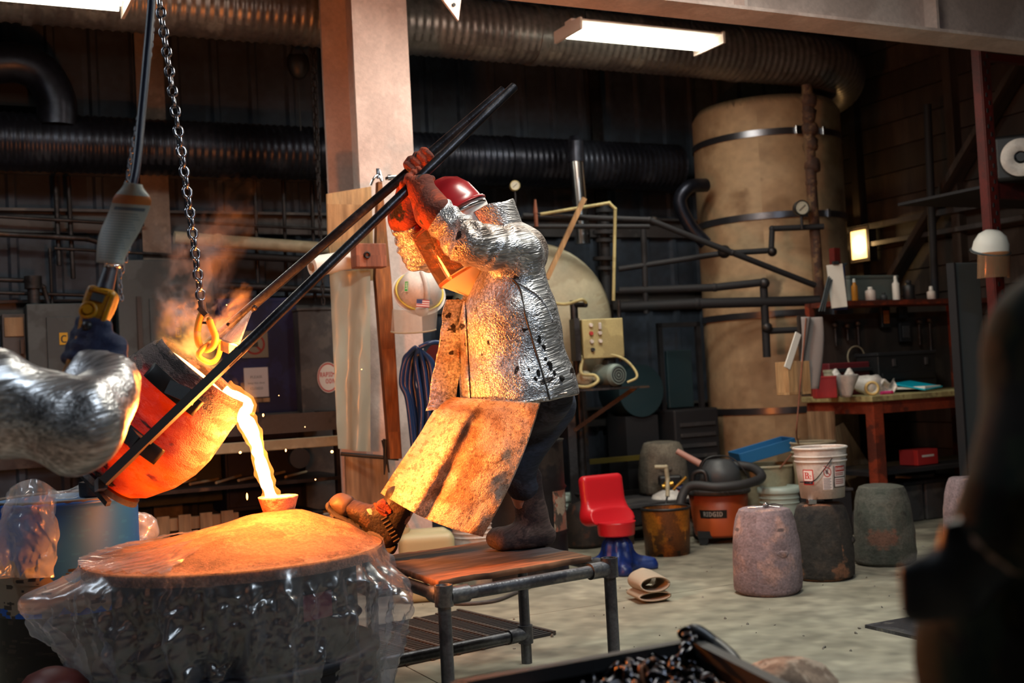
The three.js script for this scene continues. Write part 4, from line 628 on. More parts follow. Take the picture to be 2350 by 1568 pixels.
// child's swivel chair
{
  const p = floorBehind(1420, 1322, 0.2), c = thing('swivel_chair', "red plastic child's chair on a blue swivel base", 'chair', V(p.x, 0, p.z), 0.5);
  const redP = std(lin(0.5, 0.012, 0.02), 0.32), blueP = std(0xffffff, 0.4, 0, { map: blotch(256, [[16, 44, 116], [12, 34, 92], [30, 58, 124]], 0.5, { grain: 0.1 }) });
  const rb3 = (cx, cy, cz, hx, hy, hz, r) => (x, y, z) => { const a = Math.abs(x - cx) - hx + r, b = Math.abs(y - cy) - hy + r, d = Math.abs(z - cz) - hz + r; return Math.hypot(Math.max(a, 0), Math.max(b, 0), Math.max(d, 0)) + Math.min(Math.max(a, b, d), 0) - r; };
  const rot = (f, a, py, pz) => { const s = Math.sin(a), k = Math.cos(a); return (x, y, z) => f(x, py + (y - py) * k - (z - pz) * s, pz + (y - py) * s + (z - pz) * k); };
  const seat = rb3(0, 0.345, 0.03, 0.165, 0.04, 0.19, 0.038), back = rot(rb3(0, 0.47, -0.13, 0.165, 0.15, 0.038, 0.036), 0.12, 0.35, -0.13), top = capsule(V(-0.07, 0.66, -0.155), V(0.07, 0.66, -0.155), 0.06);
  mk('seat_shell', nets((x, y, z) => { let d = smin(seat(x, y, z), back(x, y, z), 0.09); const hollow = Math.hypot(x * 0.6, (y - 0.55) * 0.8, z - 0.2) - 0.295; d = Math.max(d, -hollow); return d; }, V(-0.22, 0.27, -0.28), V(0.22, 0.78, 0.27), 0.0085), redP, c);
  mk('swivel_drum', lathe([[0, 0.23], [0.115, 0.23], [0.12, 0.24], [0.125, 0.31], [0.13, 0.32], [0, 0.32]], 36), redP, c);
  const legs = [0, 1, 2, 3].map((k) => { const a = k * Math.PI / 2 + 0.4; return capsule(V(Math.cos(a) * 0.06, 0.05, Math.sin(a) * 0.06), V(Math.cos(a) * 0.21, 0.022, Math.sin(a) * 0.21), 0.06, 0.055); });
  const post = capsule(V(0, 0.05, 0), V(0, 0.14, 0), 0.11, 0.1);
  mk('base', nets((x, y, z) => { let d = post(x, y, z); for (const l of legs) d = smin(d, l(x, y, z), 0.05); d += 0.006 * Math.sin(Math.atan2(z, x) * 8) * (y > 0.06 ? 1 : 0); return Math.max(d, -y, y - 0.225); }, V(-0.3, -0.01, -0.3), V(0.3, 0.26, 0.3), 0.009), blueP, c);
}
// rolled leather mitt on the floor
{
  const p = onY(1498, 1383, 0), t = thing('folded_mitt', 'folded pale leather gauntlet lying on the floor', 'glove', V(p.x, 0, p.z - 0.02), 0.25);
  const tan = std(lin(0.4, 0.33, 0.25), 0.95, 0, { bumpMap: fineBump, bumpScale: 0.002, side: THREE.DoubleSide });
  mk('cuff', sheet((s, q) => { const a = s * Math.PI * 2; return V(Math.cos(a) * 0.085, 0.105 + Math.sin(a) * (0.04 + 0.015 * q), 0.06 - q * 0.2); }, 30, 8, 0.01), tan, t);
  mk('lower_fold', sheet((s, q) => { const a = s * Math.PI * 2; return V(Math.cos(a) * 0.092, 0.038 + Math.sin(a) * 0.024, 0.05 - q * 0.2); }, 30, 8, 0.01), tan, t);
  mk('hand', nets(blend(0.03, [capsule(V(0, 0.12, -0.13), V(0.04, 0.1, -0.26), 0.05, 0.04), capsule(V(0.04, 0.1, -0.25), V(0.13, 0.07, -0.3), 0.03, 0.022), capsule(V(0.05, 0.1, -0.24), V(0.14, 0.06, -0.25), 0.028, 0.02)]), V(-0.1, 0, -0.38), V(0.22, 0.22, -0.05), 0.009), tan, t);
}
// shop vacuum
{
  const p = floorBehind(1655, 1252, 0.2), t = thing('shop_vacuum', 'orange shop vacuum with black hose coiled on top', 'vacuum', V(p.x, 0, p.z), 0.0);
  const or = std(lin(0.36, 0.062, 0.012), 0.45);
  mk('drum', lathe([[0, 0.05], [0.18, 0.05], [0.19, 0.07], [0.22, 0.36], [0, 0.36]], 40), or, t);
  mk('name_plate', keep(new THREE.CylinderGeometry(0.212, 0.204, 0.06, 16, 1, true, -0.9, 1.0)), printed(canvasTex(256, 64, (k) => { k.fillStyle = '#16100e'; k.fillRect(0, 0, 256, 64); k.fillStyle = '#a59a92'; k.font = 'bold 52px sans-serif'; k.textAlign = 'center'; k.fillText('RIDGID', 128, 50, 220); }), 0.5), t).position.y = 0.225;
  mk('lid_ring', lathe([[0, 0.36], [0.235, 0.36], [0.24, 0.37], [0.235, 0.41], [0, 0.42]], 40), M.greyDark, t);
  mk('motor_head', jitter(at(lathe([[0, 0.2], [0.09, 0.19], [0.14, 0.12], [0.165, 0], [0, 0]], 32), 0.02, 0.41, 0), 0.006, 8), std(lin(0.05, 0.055, 0.06), 0.5), t);
  mk('handle', tube([V(-0.2, 0.42, 0.12), V(-0.19, 0.52, 0.13), V(-0.12, 0.53, 0.16), V(-0.1, 0.42, 0.17)], 0.018, 24, 8), M.black, t);
  for (let k = 0; k < 4; k++) mk('caster', [cyl(0.035, 0.035, 0.025, Math.cos(k * 1.57 + 0.8) * 0.21, 0.036, Math.sin(k * 1.57 + 0.8) * 0.21, Math.PI / 2), box(0.1, 0.05, 0.06, Math.cos(k * 1.57 + 0.8) * 0.19, 0.075, Math.sin(k * 1.57 + 0.8) * 0.19)], M.black, t);
  mk('hose', tube([V(-0.3, 0.08, 0.26), V(-0.33, 0.25, 0.24), V(-0.25, 0.43, 0.2), V(-0.05, 0.43, 0.29), V(0.16, 0.44, 0.26), V(0.31, 0.47, 0.1), V(0.27, 0.53, -0.06), V(0.08, 0.55, -0.14), V(-0.06, 0.54, -0.16)], 0.034, 80, 12), M.rubber, t);
  mk('cord', tube([V(-0.15, 0.5, 0.05), V(-0.08, 0.62, 0.05), V(0.1, 0.62, 0.05), V(0.2, 0.5, 0.08), V(0.25, 0.4, 0.05)], 0.006, 40, 6), M.black, t);
  mk('nozzle', strut(V(-0.28, 0.68, -0.06), V(-0.12, 0.58, 0.0), 0.022, 0.026), std(lin(0.42, 0.22, 0.18), 0.6), t);
}
// low steel table with a pale crucible, trays and boards behind
{
  const a = pt(1495, 1150, 9.35), t = thing('low_table', 'low grey steel table behind the red chair', 'table', V(a.x, 0, a.z), TH);
  mk('top', rbox(0.86, 0.03, 0.62, 0.004, 0, 0.28, 0), M.greyDark, t); mk('skirt', box(0.84, 0.12, 0.6, 0, 0.2, 0), M.iron, t); for (const x of [-0.38, 0.38]) for (const z of [-0.26, 0.26]) mk('leg', box(0.05, 0.27, 0.05, x, 0.135, z), M.iron, t);
  pot('pale grey crucible standing on the low table', 1523, 1100, 0.2, 0.42, potPale, 0, 0.297, 9.6);
  const k = thing('yellow_pipe_rack', 'dark rack with yellow bars behind the low table', 'rack', V(pt(1425, 1050, 9.8).x, 0, pt(1425, 1050, 9.8).z), TH);
  for (const y of [0.3, 0.58]) mk('bar', box(0.8, 0.04, 0.04, 0, y, 0), y > 0.5 ? std(lin(0.12, 0.09, 0.01), 0.6) : M.iron, k); for (const x of [-0.38, 0.38]) mk('post', box(0.05, 0.65, 0.05, x, 0.325, 0), M.dark, k);
  const b = pt(1750, 1040, 9.15), bt = thing('blue_tray', 'blue plastic tray resting tilted on a cream tub', 'tray', V(b.x, b.y - 0.02, b.z), 0.1);
  const bm = std(lin(0.01, 0.12, 0.3), 0.5); mk('tray_floor', rbox(0.44, 0.012, 0.3, 0.004, 0, 0, 0, 0, 0, 0.22), bm, bt); for (const z of [-0.15, 0.15]) mk('side', rbox(0.44, 0.09, 0.012, 0.004, 0, 0.04, z, 0, 0, 0.22), bm, bt); for (const x of [-0.215, 0.215]) mk('end', rbox(0.012, 0.09, 0.3, 0.004, x, 0.04 + x * 0.22, 0, 0, 0, 0.22), bm, bt);
  const tb = thing('cream_tub', 'cream plastic tub under the blue tray', 'tub', V(b.x, 0, b.z - 0.02), 0.1); mk('body', lathe([[0, 0], [0.2, 0], [0.24, b.y - 0.1], [0.25, b.y - 0.09], [0.23, b.y - 0.09], [0.19, 0.02], [0, 0.02]], 36), M.vessel, tb); mk('rim', torus(0.243, 0.01, 0, b.y - 0.095, 0, Math.PI / 2), M.vessel, tb);
  const cb = thing('leaning_board', 'tan board leaning against the bench leg', 'board', V(pt(1965, 1075, 9.9).x, 0.0, pt(1965, 1075, 9.9).z), 0.15); mk('board', rbox(0.26, 0.78, 0.018, 0.003, 0, 0.38, 0, -0.3, 0, 0.42), M.plyDull, cb); mk('edge_strip', rbox(0.26, 0.03, 0.024, 0.003, -0.31, 0.71, -0.22, -0.3, 0, 0.42), M.ply, cb);
  const st = thing('bucket_stand', 'dark crate under the cream ribbed bucket', 'crate', V(pt(1868, 1060, 8.95).x, 0, pt(1868, 1060, 8.95).z), 0.2); mk('body', rbox(0.4, 0.33, 0.36, 0.01, 0, 0.17, 0), M.dark, st); mk('lid', rbox(0.42, 0.02, 0.38, 0.005, 0, 0.338, 0), M.greyDark, st);
  const tr = thing('black_tyre', 'black rubber ring standing behind the crucibles', 'ring', V(pt(1985, 1120, 8.6).x, 0.14, pt(1985, 1120, 8.6).z), 0.6); mk('ring', torus(0.1, 0.04, 0, 0, 0, 0, 0, 0, 36, 12), M.rubber, tr); mk('inner_rim', torus(0.07, 0.012), M.iron, tr);
  lone('bench_cord', 'thin brown cord hanging from the bench end', 'cord', tube([bp(1850, 730, BU - 0.05), bp(1835, 900, BU - 0.06), bp(1828, 985, BU - 0.1), pt(1826, 1030, 9.0), pt(1790, 1075, 8.9)], 0.006, 40, 6), M.timberRed);
  const pl = onY(2130, 1440, 0), fp = thing('floor_plate', 'thin steel plate lying on the floor', 'plate', V(pl.x, 0, pl.z), TH); mk('plate', box(0.7, 0.016, 0.45, 0.12, 0.008, 0.05), M.pipe, fp); mk('edge_lip', box(0.7, 0.022, 0.02, 0.12, 0.011, 0.275), M.chrome, fp);
}

// crumbs of clay and scale on the floor behind the stand
{
  const g = uvm(jitter(new THREE.IcosahedronGeometry(0.012, 1), 0.004, 60)), n = 90, im = new THREE.InstancedMesh(g, std(lin(0.2, 0.18, 0.15), 0.9), n), m = new THREE.Matrix4(), e = new THREE.Euler();
  for (let i = 0; i < n; i++) { const p = onY(rr(930, 2150), rr(1255, 1500), 0.002), s = rr(0.15, 0.8); m.makeRotationFromEuler(e.set(rr(0, 6), rr(0, 6), rr(0, 6))).scale(V(s * rr(0.8, 2.2), s * 0.6, s)).setPosition(p); im.setMatrixAt(i, m); }
  im.name = 'floor_debris'; shade(im); tag(im, 'crumbs of clay and scale scattered on the concrete', 'debris', null, 'stuff');
}

// ---------- column fittings: boards, sheet roll, hose, hung hard hat ----------
{
  const b = thing('plywood_board', 'tan plywood board screwed to the steel column', 'board', V()); const d = 7.25;
  const pl = (pts, th, m, name, par, dz = 0) => { const P = pts.map(([x, y]) => pt(x, y, d + dz)), c = P[0].clone(), ex = UX.clone(), s = new THREE.Shape(); P.forEach((p, i) => { const q = p.clone().sub(c), x = q.dot(ex) / 1, y = q.y; i ? s.lineTo(x, y) : s.moveTo(x, y); }); const g = new THREE.ExtrudeGeometry(s, { depth: th, bevelEnabled: false }); g.applyMatrix4(new THREE.Matrix4().makeRotationY(TH)).translate(c.x, c.y, c.z); return mk(name, g, m, par); };
  pl([[748, 446], [868, 420], [872, 640], [762, 640], [750, 560]], 0.02, M.ply, 'board', b); settle(b);
  const p = thing('wooden_post', 'brown timber post fixed beside the steel column', 'post', V()); pl([[862, 420], [872, 420], [892, 640], [912, 1052], [880, 1052], [850, 640]], 0.05, M.timber, 'post', p); settle(p);
  const lb = thing('plywood_board', 'dull plywood panel at the foot of the column', 'board', V()); pl([[790, 1045], [905, 1055], [905, 1330], [795, 1330]], 0.02, M.plyDull, 'board', lb); mk('strap', strut(pt(782, 1042, d - 0.05), pt(915, 1053, d - 0.05), 0.012), M.black, lb); mk('hanging_tie', [strut(pt(886, 1008, d - 0.06), pt(882, 1090, d - 0.06), 0.02, 0.004), strut(pt(880, 1010, d - 0.06), pt(893, 1085, d - 0.06), 0.014, 0.004)], M.black, lb); settle(lb);
  const k = pt(846, 588, 7.0), w = thing('roll_bracket', 'reddish wood block holding the plastic roll', 'bracket', k, TH); mk('block', rbox(0.19, 0.14, 0.1, 0.006), M.timberRed, w); mk('pipe_end', at(lathe([[0.012, -0.01], [0.02, -0.01], [0.02, 0.012], [0.012, 0.012], [0.012, -0.01]], 20), -0.03, 0, 0.05, Math.PI / 2), M.iron, w);
  const r = thing('plastic_roll', 'white roll of plastic sheeting on the column', 'roll', V()); const A = pt(716, 612, 6.95), B = pt(815, 596, 7.12);
  mk('roll', strut(A, B, 0.06, 0.06, 32), M.white, r); mk('core', strut(A.clone().lerp(B, -0.04), B.clone().lerp(A, -0.15), 0.024, 0.024, 16), M.plyDull, r);
  const film = phy({ color: lin(0.46, 0.53, 0.47), roughness: 0.3, transmission: 0.4, thickness: 0, side: THREE.DoubleSide });
  mk('hanging_sheet', sheet((s, t) => { const q = pt(lerp(756, 850, s) + 22 * t * (1 - s) - 1 * t, lerp(622, 1030 + 8 * s, t), 7.02); const f = 0.02 * Math.sin(s * 9 + t * 2.5) * (0.4 + t) + 0.012 * fbm3(s * 5, t * 8, 3); return q.add(V(0, 0, f)); }, 24, 40, 0.002), film, r); settle(r);
  const s = pt(868, 410, 7.05), cl = thing('wire_clamp', 'chrome clamp hooked over the plywood top', 'clamp', s, TH); mk('jaw', tube([V(-0.05, -0.04, 0), V(-0.03, 0.0, 0.01), V(0.0, 0.02, 0), V(0.02, -0.02, 0.01), V(0.01, 0.05, 0)], 0.008, 30, 6), M.chrome, cl); mk('screw', cyl(0.01, 0.01, 0.06, 0.0, 0.03, 0), M.chrome, cl);
  const lv = thing('steel_lever', 'small steel lever on the column behind the gloves', 'lever', pt(905, 408, 7.1), TH); mk('arm', rbox(0.1, 0.02, 0.05, 0.004, 0, 0, 0, 0, 0, 0.08), M.chrome, lv); mk('pivot', cyl(0.012, 0.012, 0.03, -0.03, 0, 0), M.iron, lv);
}
{
  const p = pt(962, 672, 7.02), h = thing('hard_hat', 'white hard hat with flag sticker and goggles hung on the column', 'hard hat', p, 0);
  const T = new THREE.Matrix4().makeRotationFromEuler(new THREE.Euler(1.05, 0.25, -0.28));
  const tr = (g) => g.applyMatrix4(T);
  mk('shell', tr(lathe([[0, 0.15], [0.04, 0.147], [0.085, 0.125], [0.115, 0.085], [0.13, 0.03], [0.135, 0], [0.128, 0], [0.11, 0.08], [0, 0.14]], 40)), M.whiteDirty, h);
  mk('ridge', tr(tube([V(0, 0.06, 0.128), V(0, 0.12, 0.09), V(0, 0.152, 0.03), V(0, 0.15, -0.04)], 0.016, 30, 8)), M.whiteDirty, h);
  mk('brim', tr(lathe([[0.128, 0.0], [0.16, -0.006], [0.158, -0.012], [0.128, -0.008], [0.128, 0]], 40)), M.whiteDirty, h);
  mk('goggle_strap', tr(torus(0.14, 0.007, 0, 0.012, 0, Math.PI / 2, 0, 0)), std(lin(0.55, 0.4, 0.06), 0.6), h);
  const stick = (t, w, hh, x, y, z, rz, ry) => { const o = mk('sticker', keep(new THREE.BoxGeometry(w, hh, 0.002)), printed(t), h); o.position.set(x, y, z); o.rotation.set(-0.1, ry, rz); };
  stick(canvasTex(96, 60, (k) => { k.fillStyle = '#c9c2bd'; k.fillRect(0, 0, 96, 60); k.fillStyle = '#9c3434'; for (let i = 0; i < 7; i += 2) k.fillRect(0, i * 8.6, 96, 8.6); k.fillStyle = '#24305e'; k.fillRect(0, 0, 42, 32); }), 0.075, 0.044, 0.03, -0.075, 0.152, -0.12, 0.05);
  stick(canvasTex(40, 90, (k) => { k.fillStyle = '#d9d8cc'; k.fillRect(0, 0, 40, 90); k.fillStyle = '#1f9c3c'; k.fillRect(4, 4, 32, 82); k.fillStyle = '#d9e8d8'; k.save(); k.translate(30, 12); k.rotate(Math.PI / 2); k.font = 'bold 26px sans-serif'; k.fillText('SAFE', 0, 18, 66); k.restore(); }), 0.024, 0.062, -0.062, 0.03, 0.135, -0.1, -0.35);
  const gl = phy({ color: lin(0.85, 0.85, 0.82), roughness: 0.08, transmission: 0.8, thickness: 0 });
  mk('visor', sheet((s, t) => { const a = -1.35 + s * 2.7; return V(Math.sin(a) * 0.135 - 0.02 - 0.02 * t, -0.09 - t * 0.13 - 0.05 * Math.cos(a) * 0.4, 0.09 - 0.05 * t + 0.07 * Math.cos(a)); }, 22, 8, 0.002), gl, h);
  mk('visor_edge', tube([-1.35, -0.9, -0.45, 0, 0.45, 0.9, 1.35].map((a) => V(Math.sin(a) * 0.135 - 0.04, -0.22 - 0.05 * Math.cos(a) * 0.4, 0.04 + 0.07 * Math.cos(a))), 0.005, 40, 6), M.vessel, h);
  mk('chin_cup', at(jitter(ball(0.045, 0, 0, 0, 16), 0.006, 12), 0.015, -0.14, 0.12).scale(1, 0.8, 0.7), M.whiteDirty, h);
  mk('hook', strut(V(0, 0.08, -0.02), V(0, 0.09, 0.04), 0.006), M.iron, h);
}
{
  const t = thing('blue_hose', 'coil of dark blue hose hung on the column', 'hose', V()), blue = std(lin(0.012, 0.032, 0.1), 0.35), d = 6.95;
  const L = [[925, 960, 1040], [932, 975, 1052], [940, 990, 1068], [930, 984, 1010], [945, 968, 1030], [922, 996, 1000]];
  L.forEach(([x0, x1, y1], i) => mk('loop', tube([pt(x0 + 8, y1 - 130, d + i * 0.018), pt(x0 - 4 + i * 2, 880, d + i * 0.018), pt(x0 + 8, 820, d + i * 0.018), pt(957, 797 + i * 2, d + i * 0.02 - 0.03), pt(x1 - 6, 828, d + i * 0.018), pt(x1 + 4, 900, d + i * 0.018), pt(x1 + 8, y1 - 90, d + i * 0.02), pt((x0 + x1) / 2 + 12, y1 + 20, d + i * 0.02)], 0.0145, 90, 8, true), blue, t));
  mk('tail', tube([pt(962, 798, d), pt(985, 788, d), pt(1010, 788, d + 0.05), pt(1030, 810, d + 0.1), pt(1034, 850, d + 0.12), pt(1010, 880, d + 0.14)], 0.0145, 40, 8), blue, t);
  mk('peg', strut(pt(959, 815, d - 0.03), pt(961, 800, 7.3), 0.007), M.iron, t); settle(t);
  const r = thing('red_reel', 'dark red round reel behind the column', 'reel', pt(1018, 830, 7.7), -0.4); mk('disc', cyl(0.13, 0.13, 0.05, 0, 0, 0, Math.PI / 2, 0, 0, 36), std(lin(0.13, 0.012, 0.012), 0.5), r); mk('hub', cyl(0.03, 0.03, 0.08, 0, 0, 0, Math.PI / 2), M.iron, r); mk('bracket', box(0.03, 0.03, 0.2, 0, 0, -0.12), M.iron, r);
}

// ---------- jugs, drums behind the stand ----------
{
  const j = floorBehind(985, 1384, 0.11), t = thing('plastic_jug', 'yellowed plastic jug with hose behind the wooden stand', 'jug', V(j.x, 0, j.z), 0.12);
  const jm = std(lin(0.42, 0.38, 0.22), 0.45);
  mk('body', nets((x, y, z) => { const q = (cx, cy, cz, hx, hy, hz, r) => { const a = Math.abs(x - cx) - hx + r, b = Math.abs(y - cy) - hy + r, c = Math.abs(z - cz) - hz + r; return Math.hypot(Math.max(a, 0), Math.max(b, 0), Math.max(c, 0)) + Math.min(Math.max(a, b, c), 0) - r; }; let d = q(0, 0.2, 0, 0.165, 0.2, 0.11, 0.045); d = smin(d, q(0.0, 0.39, 0, 0.12, 0.03, 0.04, 0.02), 0.03); return Math.max(d, -(Math.hypot((x + 0.02) / 1.5, y - 0.37, z * 0.6) - 0.025)) ; }, V(-0.2, -0.02, -0.14), V(0.2, 0.46, 0.14), 0.011), jm, t);
  mk('spout', cyl(0.03, 0.03, 0.05, -0.12, 0.41, 0.02), jm, t);
  mk('paper_label', keep(new THREE.BoxGeometry(0.07, 0.035, 0.003)), printed(canvasTex(128, 64, (k) => { k.fillStyle = '#d0cdc2'; k.fillRect(0, 0, 128, 64); k.fillStyle = '#444'; for (const y of [12, 26, 40]) k.fillRect(8, y, 84, 5); k.fillRect(104, 10, 14, 14); })), t).position.set(0.05, 0.29, 0.112);
  mk('hose', tube([V(-0.1, 0.42, 0.02), V(-0.13, 0.5, 0), V(-0.16, 0.6, -0.02)], 0.012, 16, 6), M.plyDull, t);
  pail('white_bucket', 'white ribbed bucket behind the worker apron', (() => { const p = pt(1095, 1290, 7.6); return V(p.x, 0, p.z); })(), 0.13, 0.15, 0.4, M.whiteDirty, { ribs: [0.95, 0.88, 0.81, 0.74] });
  const s = pt(1196, 1100, 7.7), dr = thing('steel_drum', 'black steel drum behind the worker boot', 'drum', V(s.x, 0, s.z), 0);
  const dm = std(0xffffff, 0.5, 0.3, { map: blotch(256, [[30, 30, 34], [24, 22, 26], [48, 44, 42]], 0.8, {}) });
  mk('shell', lathe([[0, 0], [0.27, 0], [0.28, 0.02], [0.28, 0.28], [0.292, 0.295], [0.28, 0.31], [0.28, 0.56], [0.292, 0.575], [0.28, 0.59], [0.28, 0.86], [0.29, 0.88], [0.27, 0.87], [0, 0.86]], 40), dm, dr);
  mk('torn_label', keep(new THREE.CylinderGeometry(0.2825, 0.2825, 0.26, 16, 1, true, 0.75, 0.6)), std(0xffffff, 0.8, 0, { map: blotch(256, [[150, 140, 124], [60, 54, 50], [140, 90, 74]], 1, { p: 3 }) }), dr).position.y = 0.43;
  const c = floorBehind(1345, 1262, 0.14), pc = thing('gas_cylinder', 'dark rusty gas cylinder behind the red chair', 'cylinder', V(c.x, 0, c.z), 0); mk('body', lathe([[0, 0], [0.13, 0.01], [0.14, 0.03], [0.14, 0.26], [0.11, 0.33], [0.04, 0.36], [0, 0.36]], 32), std(0xffffff, 0.6, 0.2, { map: blotch(256, [[58, 46, 40], [44, 36, 34], [80, 50, 38]], 0.4, {}) }), pc); mk('collar', torus(0.08, 0.01, 0, 0.4, 0, Math.PI / 2), M.iron, pc); mk('valve', cyl(0.02, 0.02, 0.08, 0, 0.4, 0), M.iron, pc);
  const gb = floorBehind(1300, 1255, 0.14); pail('green_bucket', 'pale green bucket between black drum and gas cylinder', V(gb.x, 0, gb.z), 0.12, 0.14, 0.36, M.bucketGreen, { lid: M.bucketGreen });
  lone('floor_hose', 'thin grey hose lying on the floor under the stand', 'hose', tube([onY(980, 1372, 0.012), onY(1060, 1386, 0.012), onY(1130, 1380, 0.012), onY(1180, 1362, 0.012), onY(1230, 1340, 0.012)], 0.012, 40, 6), M.greyDark);
}

// ---------- pipe stand with plank top ----------
const ST = 0.535, FLp = onY(1018, 1356, ST), FRp = onY(1398, 1292, ST), BRp = onY(1195, 1248, ST), BLp = FLp.clone().add(BRp).sub(FRp);
{
  const t = thing('pipe_stand', 'grey pipe stand with scorched wooden plank top', 'stand', V()), F = (p, y) => V(p.x, y, p.z), R = 0.024;
  const cs = [FLp, FRp, BRp, BLp];
  for (const p of cs) { mk('leg', strut(F(p, 0), F(p, ST - 0.03), R, R, 20), M.pipe, t); mk('corner_fitting', at(lathe([[0.02, -0.045], [0.034, -0.045], [0.034, 0.03], [0.026, 0.03], [0.026, -0.0], [0.0, -0.0]], 24), p.x, ST - 0.01, p.z), M.pipe, t); }
  for (const [a, b] of [[FLp, FRp], [FRp, BRp], [BRp, BLp], [BLp, FLp]]) { const d = b.clone().sub(a).normalize(), y = ST - 0.022; mk('rail', strut(F(a, y), F(b, y), R, R, 20), M.pipe, t); for (const [q, s] of [[a, 1], [b, -1]]) mk('socket', strut(F(q, y).addScaledVector(d, 0.02 * s), F(q, y).addScaledVector(d, 0.1 * s), 0.032, 0.032, 20), M.pipe, t); }
  mk('lower_rail', strut(F(BRp, 0.13), F(BLp, 0.13), R, R, 20), M.pipe, t); mk('tee', [strut(F(BRp, 0.09), F(BRp, 0.17), 0.034, 0.034, 20), strut(F(BRp, 0.13), F(BRp, 0.13).lerp(F(BLp, 0.13), 0.12), 0.032, 0.032, 20)], M.pipe, t);
  const ex = FRp.clone().sub(FLp).setY(0), ez = BLp.clone().sub(FLp).setY(0), plankTex = dataTex(512, (u, v) => { const w = pfbm(u * 1, v * 0.08 + 0.02 * pfbm(u, v, 4, 4, 2), 16, 21, 5), st = sst(pfbm(u, v * 0.35, 3, 33, 4), 0.46, 0.6), g = pfbm(u, v * 0.12, 64, 9, 2); return mixc(mixc([150, 104, 74], [104, 66, 44], clamp((w - 0.3) * 2.2, 0, 1)), [62, 62, 70], st * 0.85).map((c) => c * (0.6 + 0.7 * g)); }, true, 0.7);
  const pm = std(0xffffff, 0.85, 0, { map: plankTex, bumpMap: plankTex, bumpScale: 0.006 });
  const pos = (s, q) => FLp.clone().addScaledVector(ex, s).addScaledVector(ez, q).setY(ST);
  const nP = 1, g = sheet((s, q) => { const e = 0.012 * fbm3(s * 9, q * 9, 1.5) * (s < 0.02 || s > 0.98 || q < 0.02 || q > 0.98 ? 2.2 : 0.25); return pos(lerp(0.0, 0.92, s) + e * 0.6, lerp(0.055, 1.03, q) + e).setY(ST + 0.018 + 0.004 * fbm3(s * 6, q * 24, 4)); }, 60, 60, 0.022, (s, q) => [q * 0.62, s * 0.62]);
  mk('plank_top', g, pm, t); settle(t);
  const a = onY(935, 1440, 0), m = thing('floor_grating', 'dark rubber drainage mat with open grid on the floor', 'mat', V(a.x + 0.05, 0, a.z + 0.35), 0.62);
  for (let i = 0; i < 26; i++) mk('long_strip', box(1.15, 0.014, 0.014, 0, 0.009, -0.42 + i * 0.034), M.rubber, m);
  for (let i = 0; i < 9; i++) mk('cross_strip', box(0.02, 0.018, 0.88, -0.56 + i * 0.14, 0.012, 0.005), std(lin(0.045, 0.035, 0.03), 0.7), m);
}

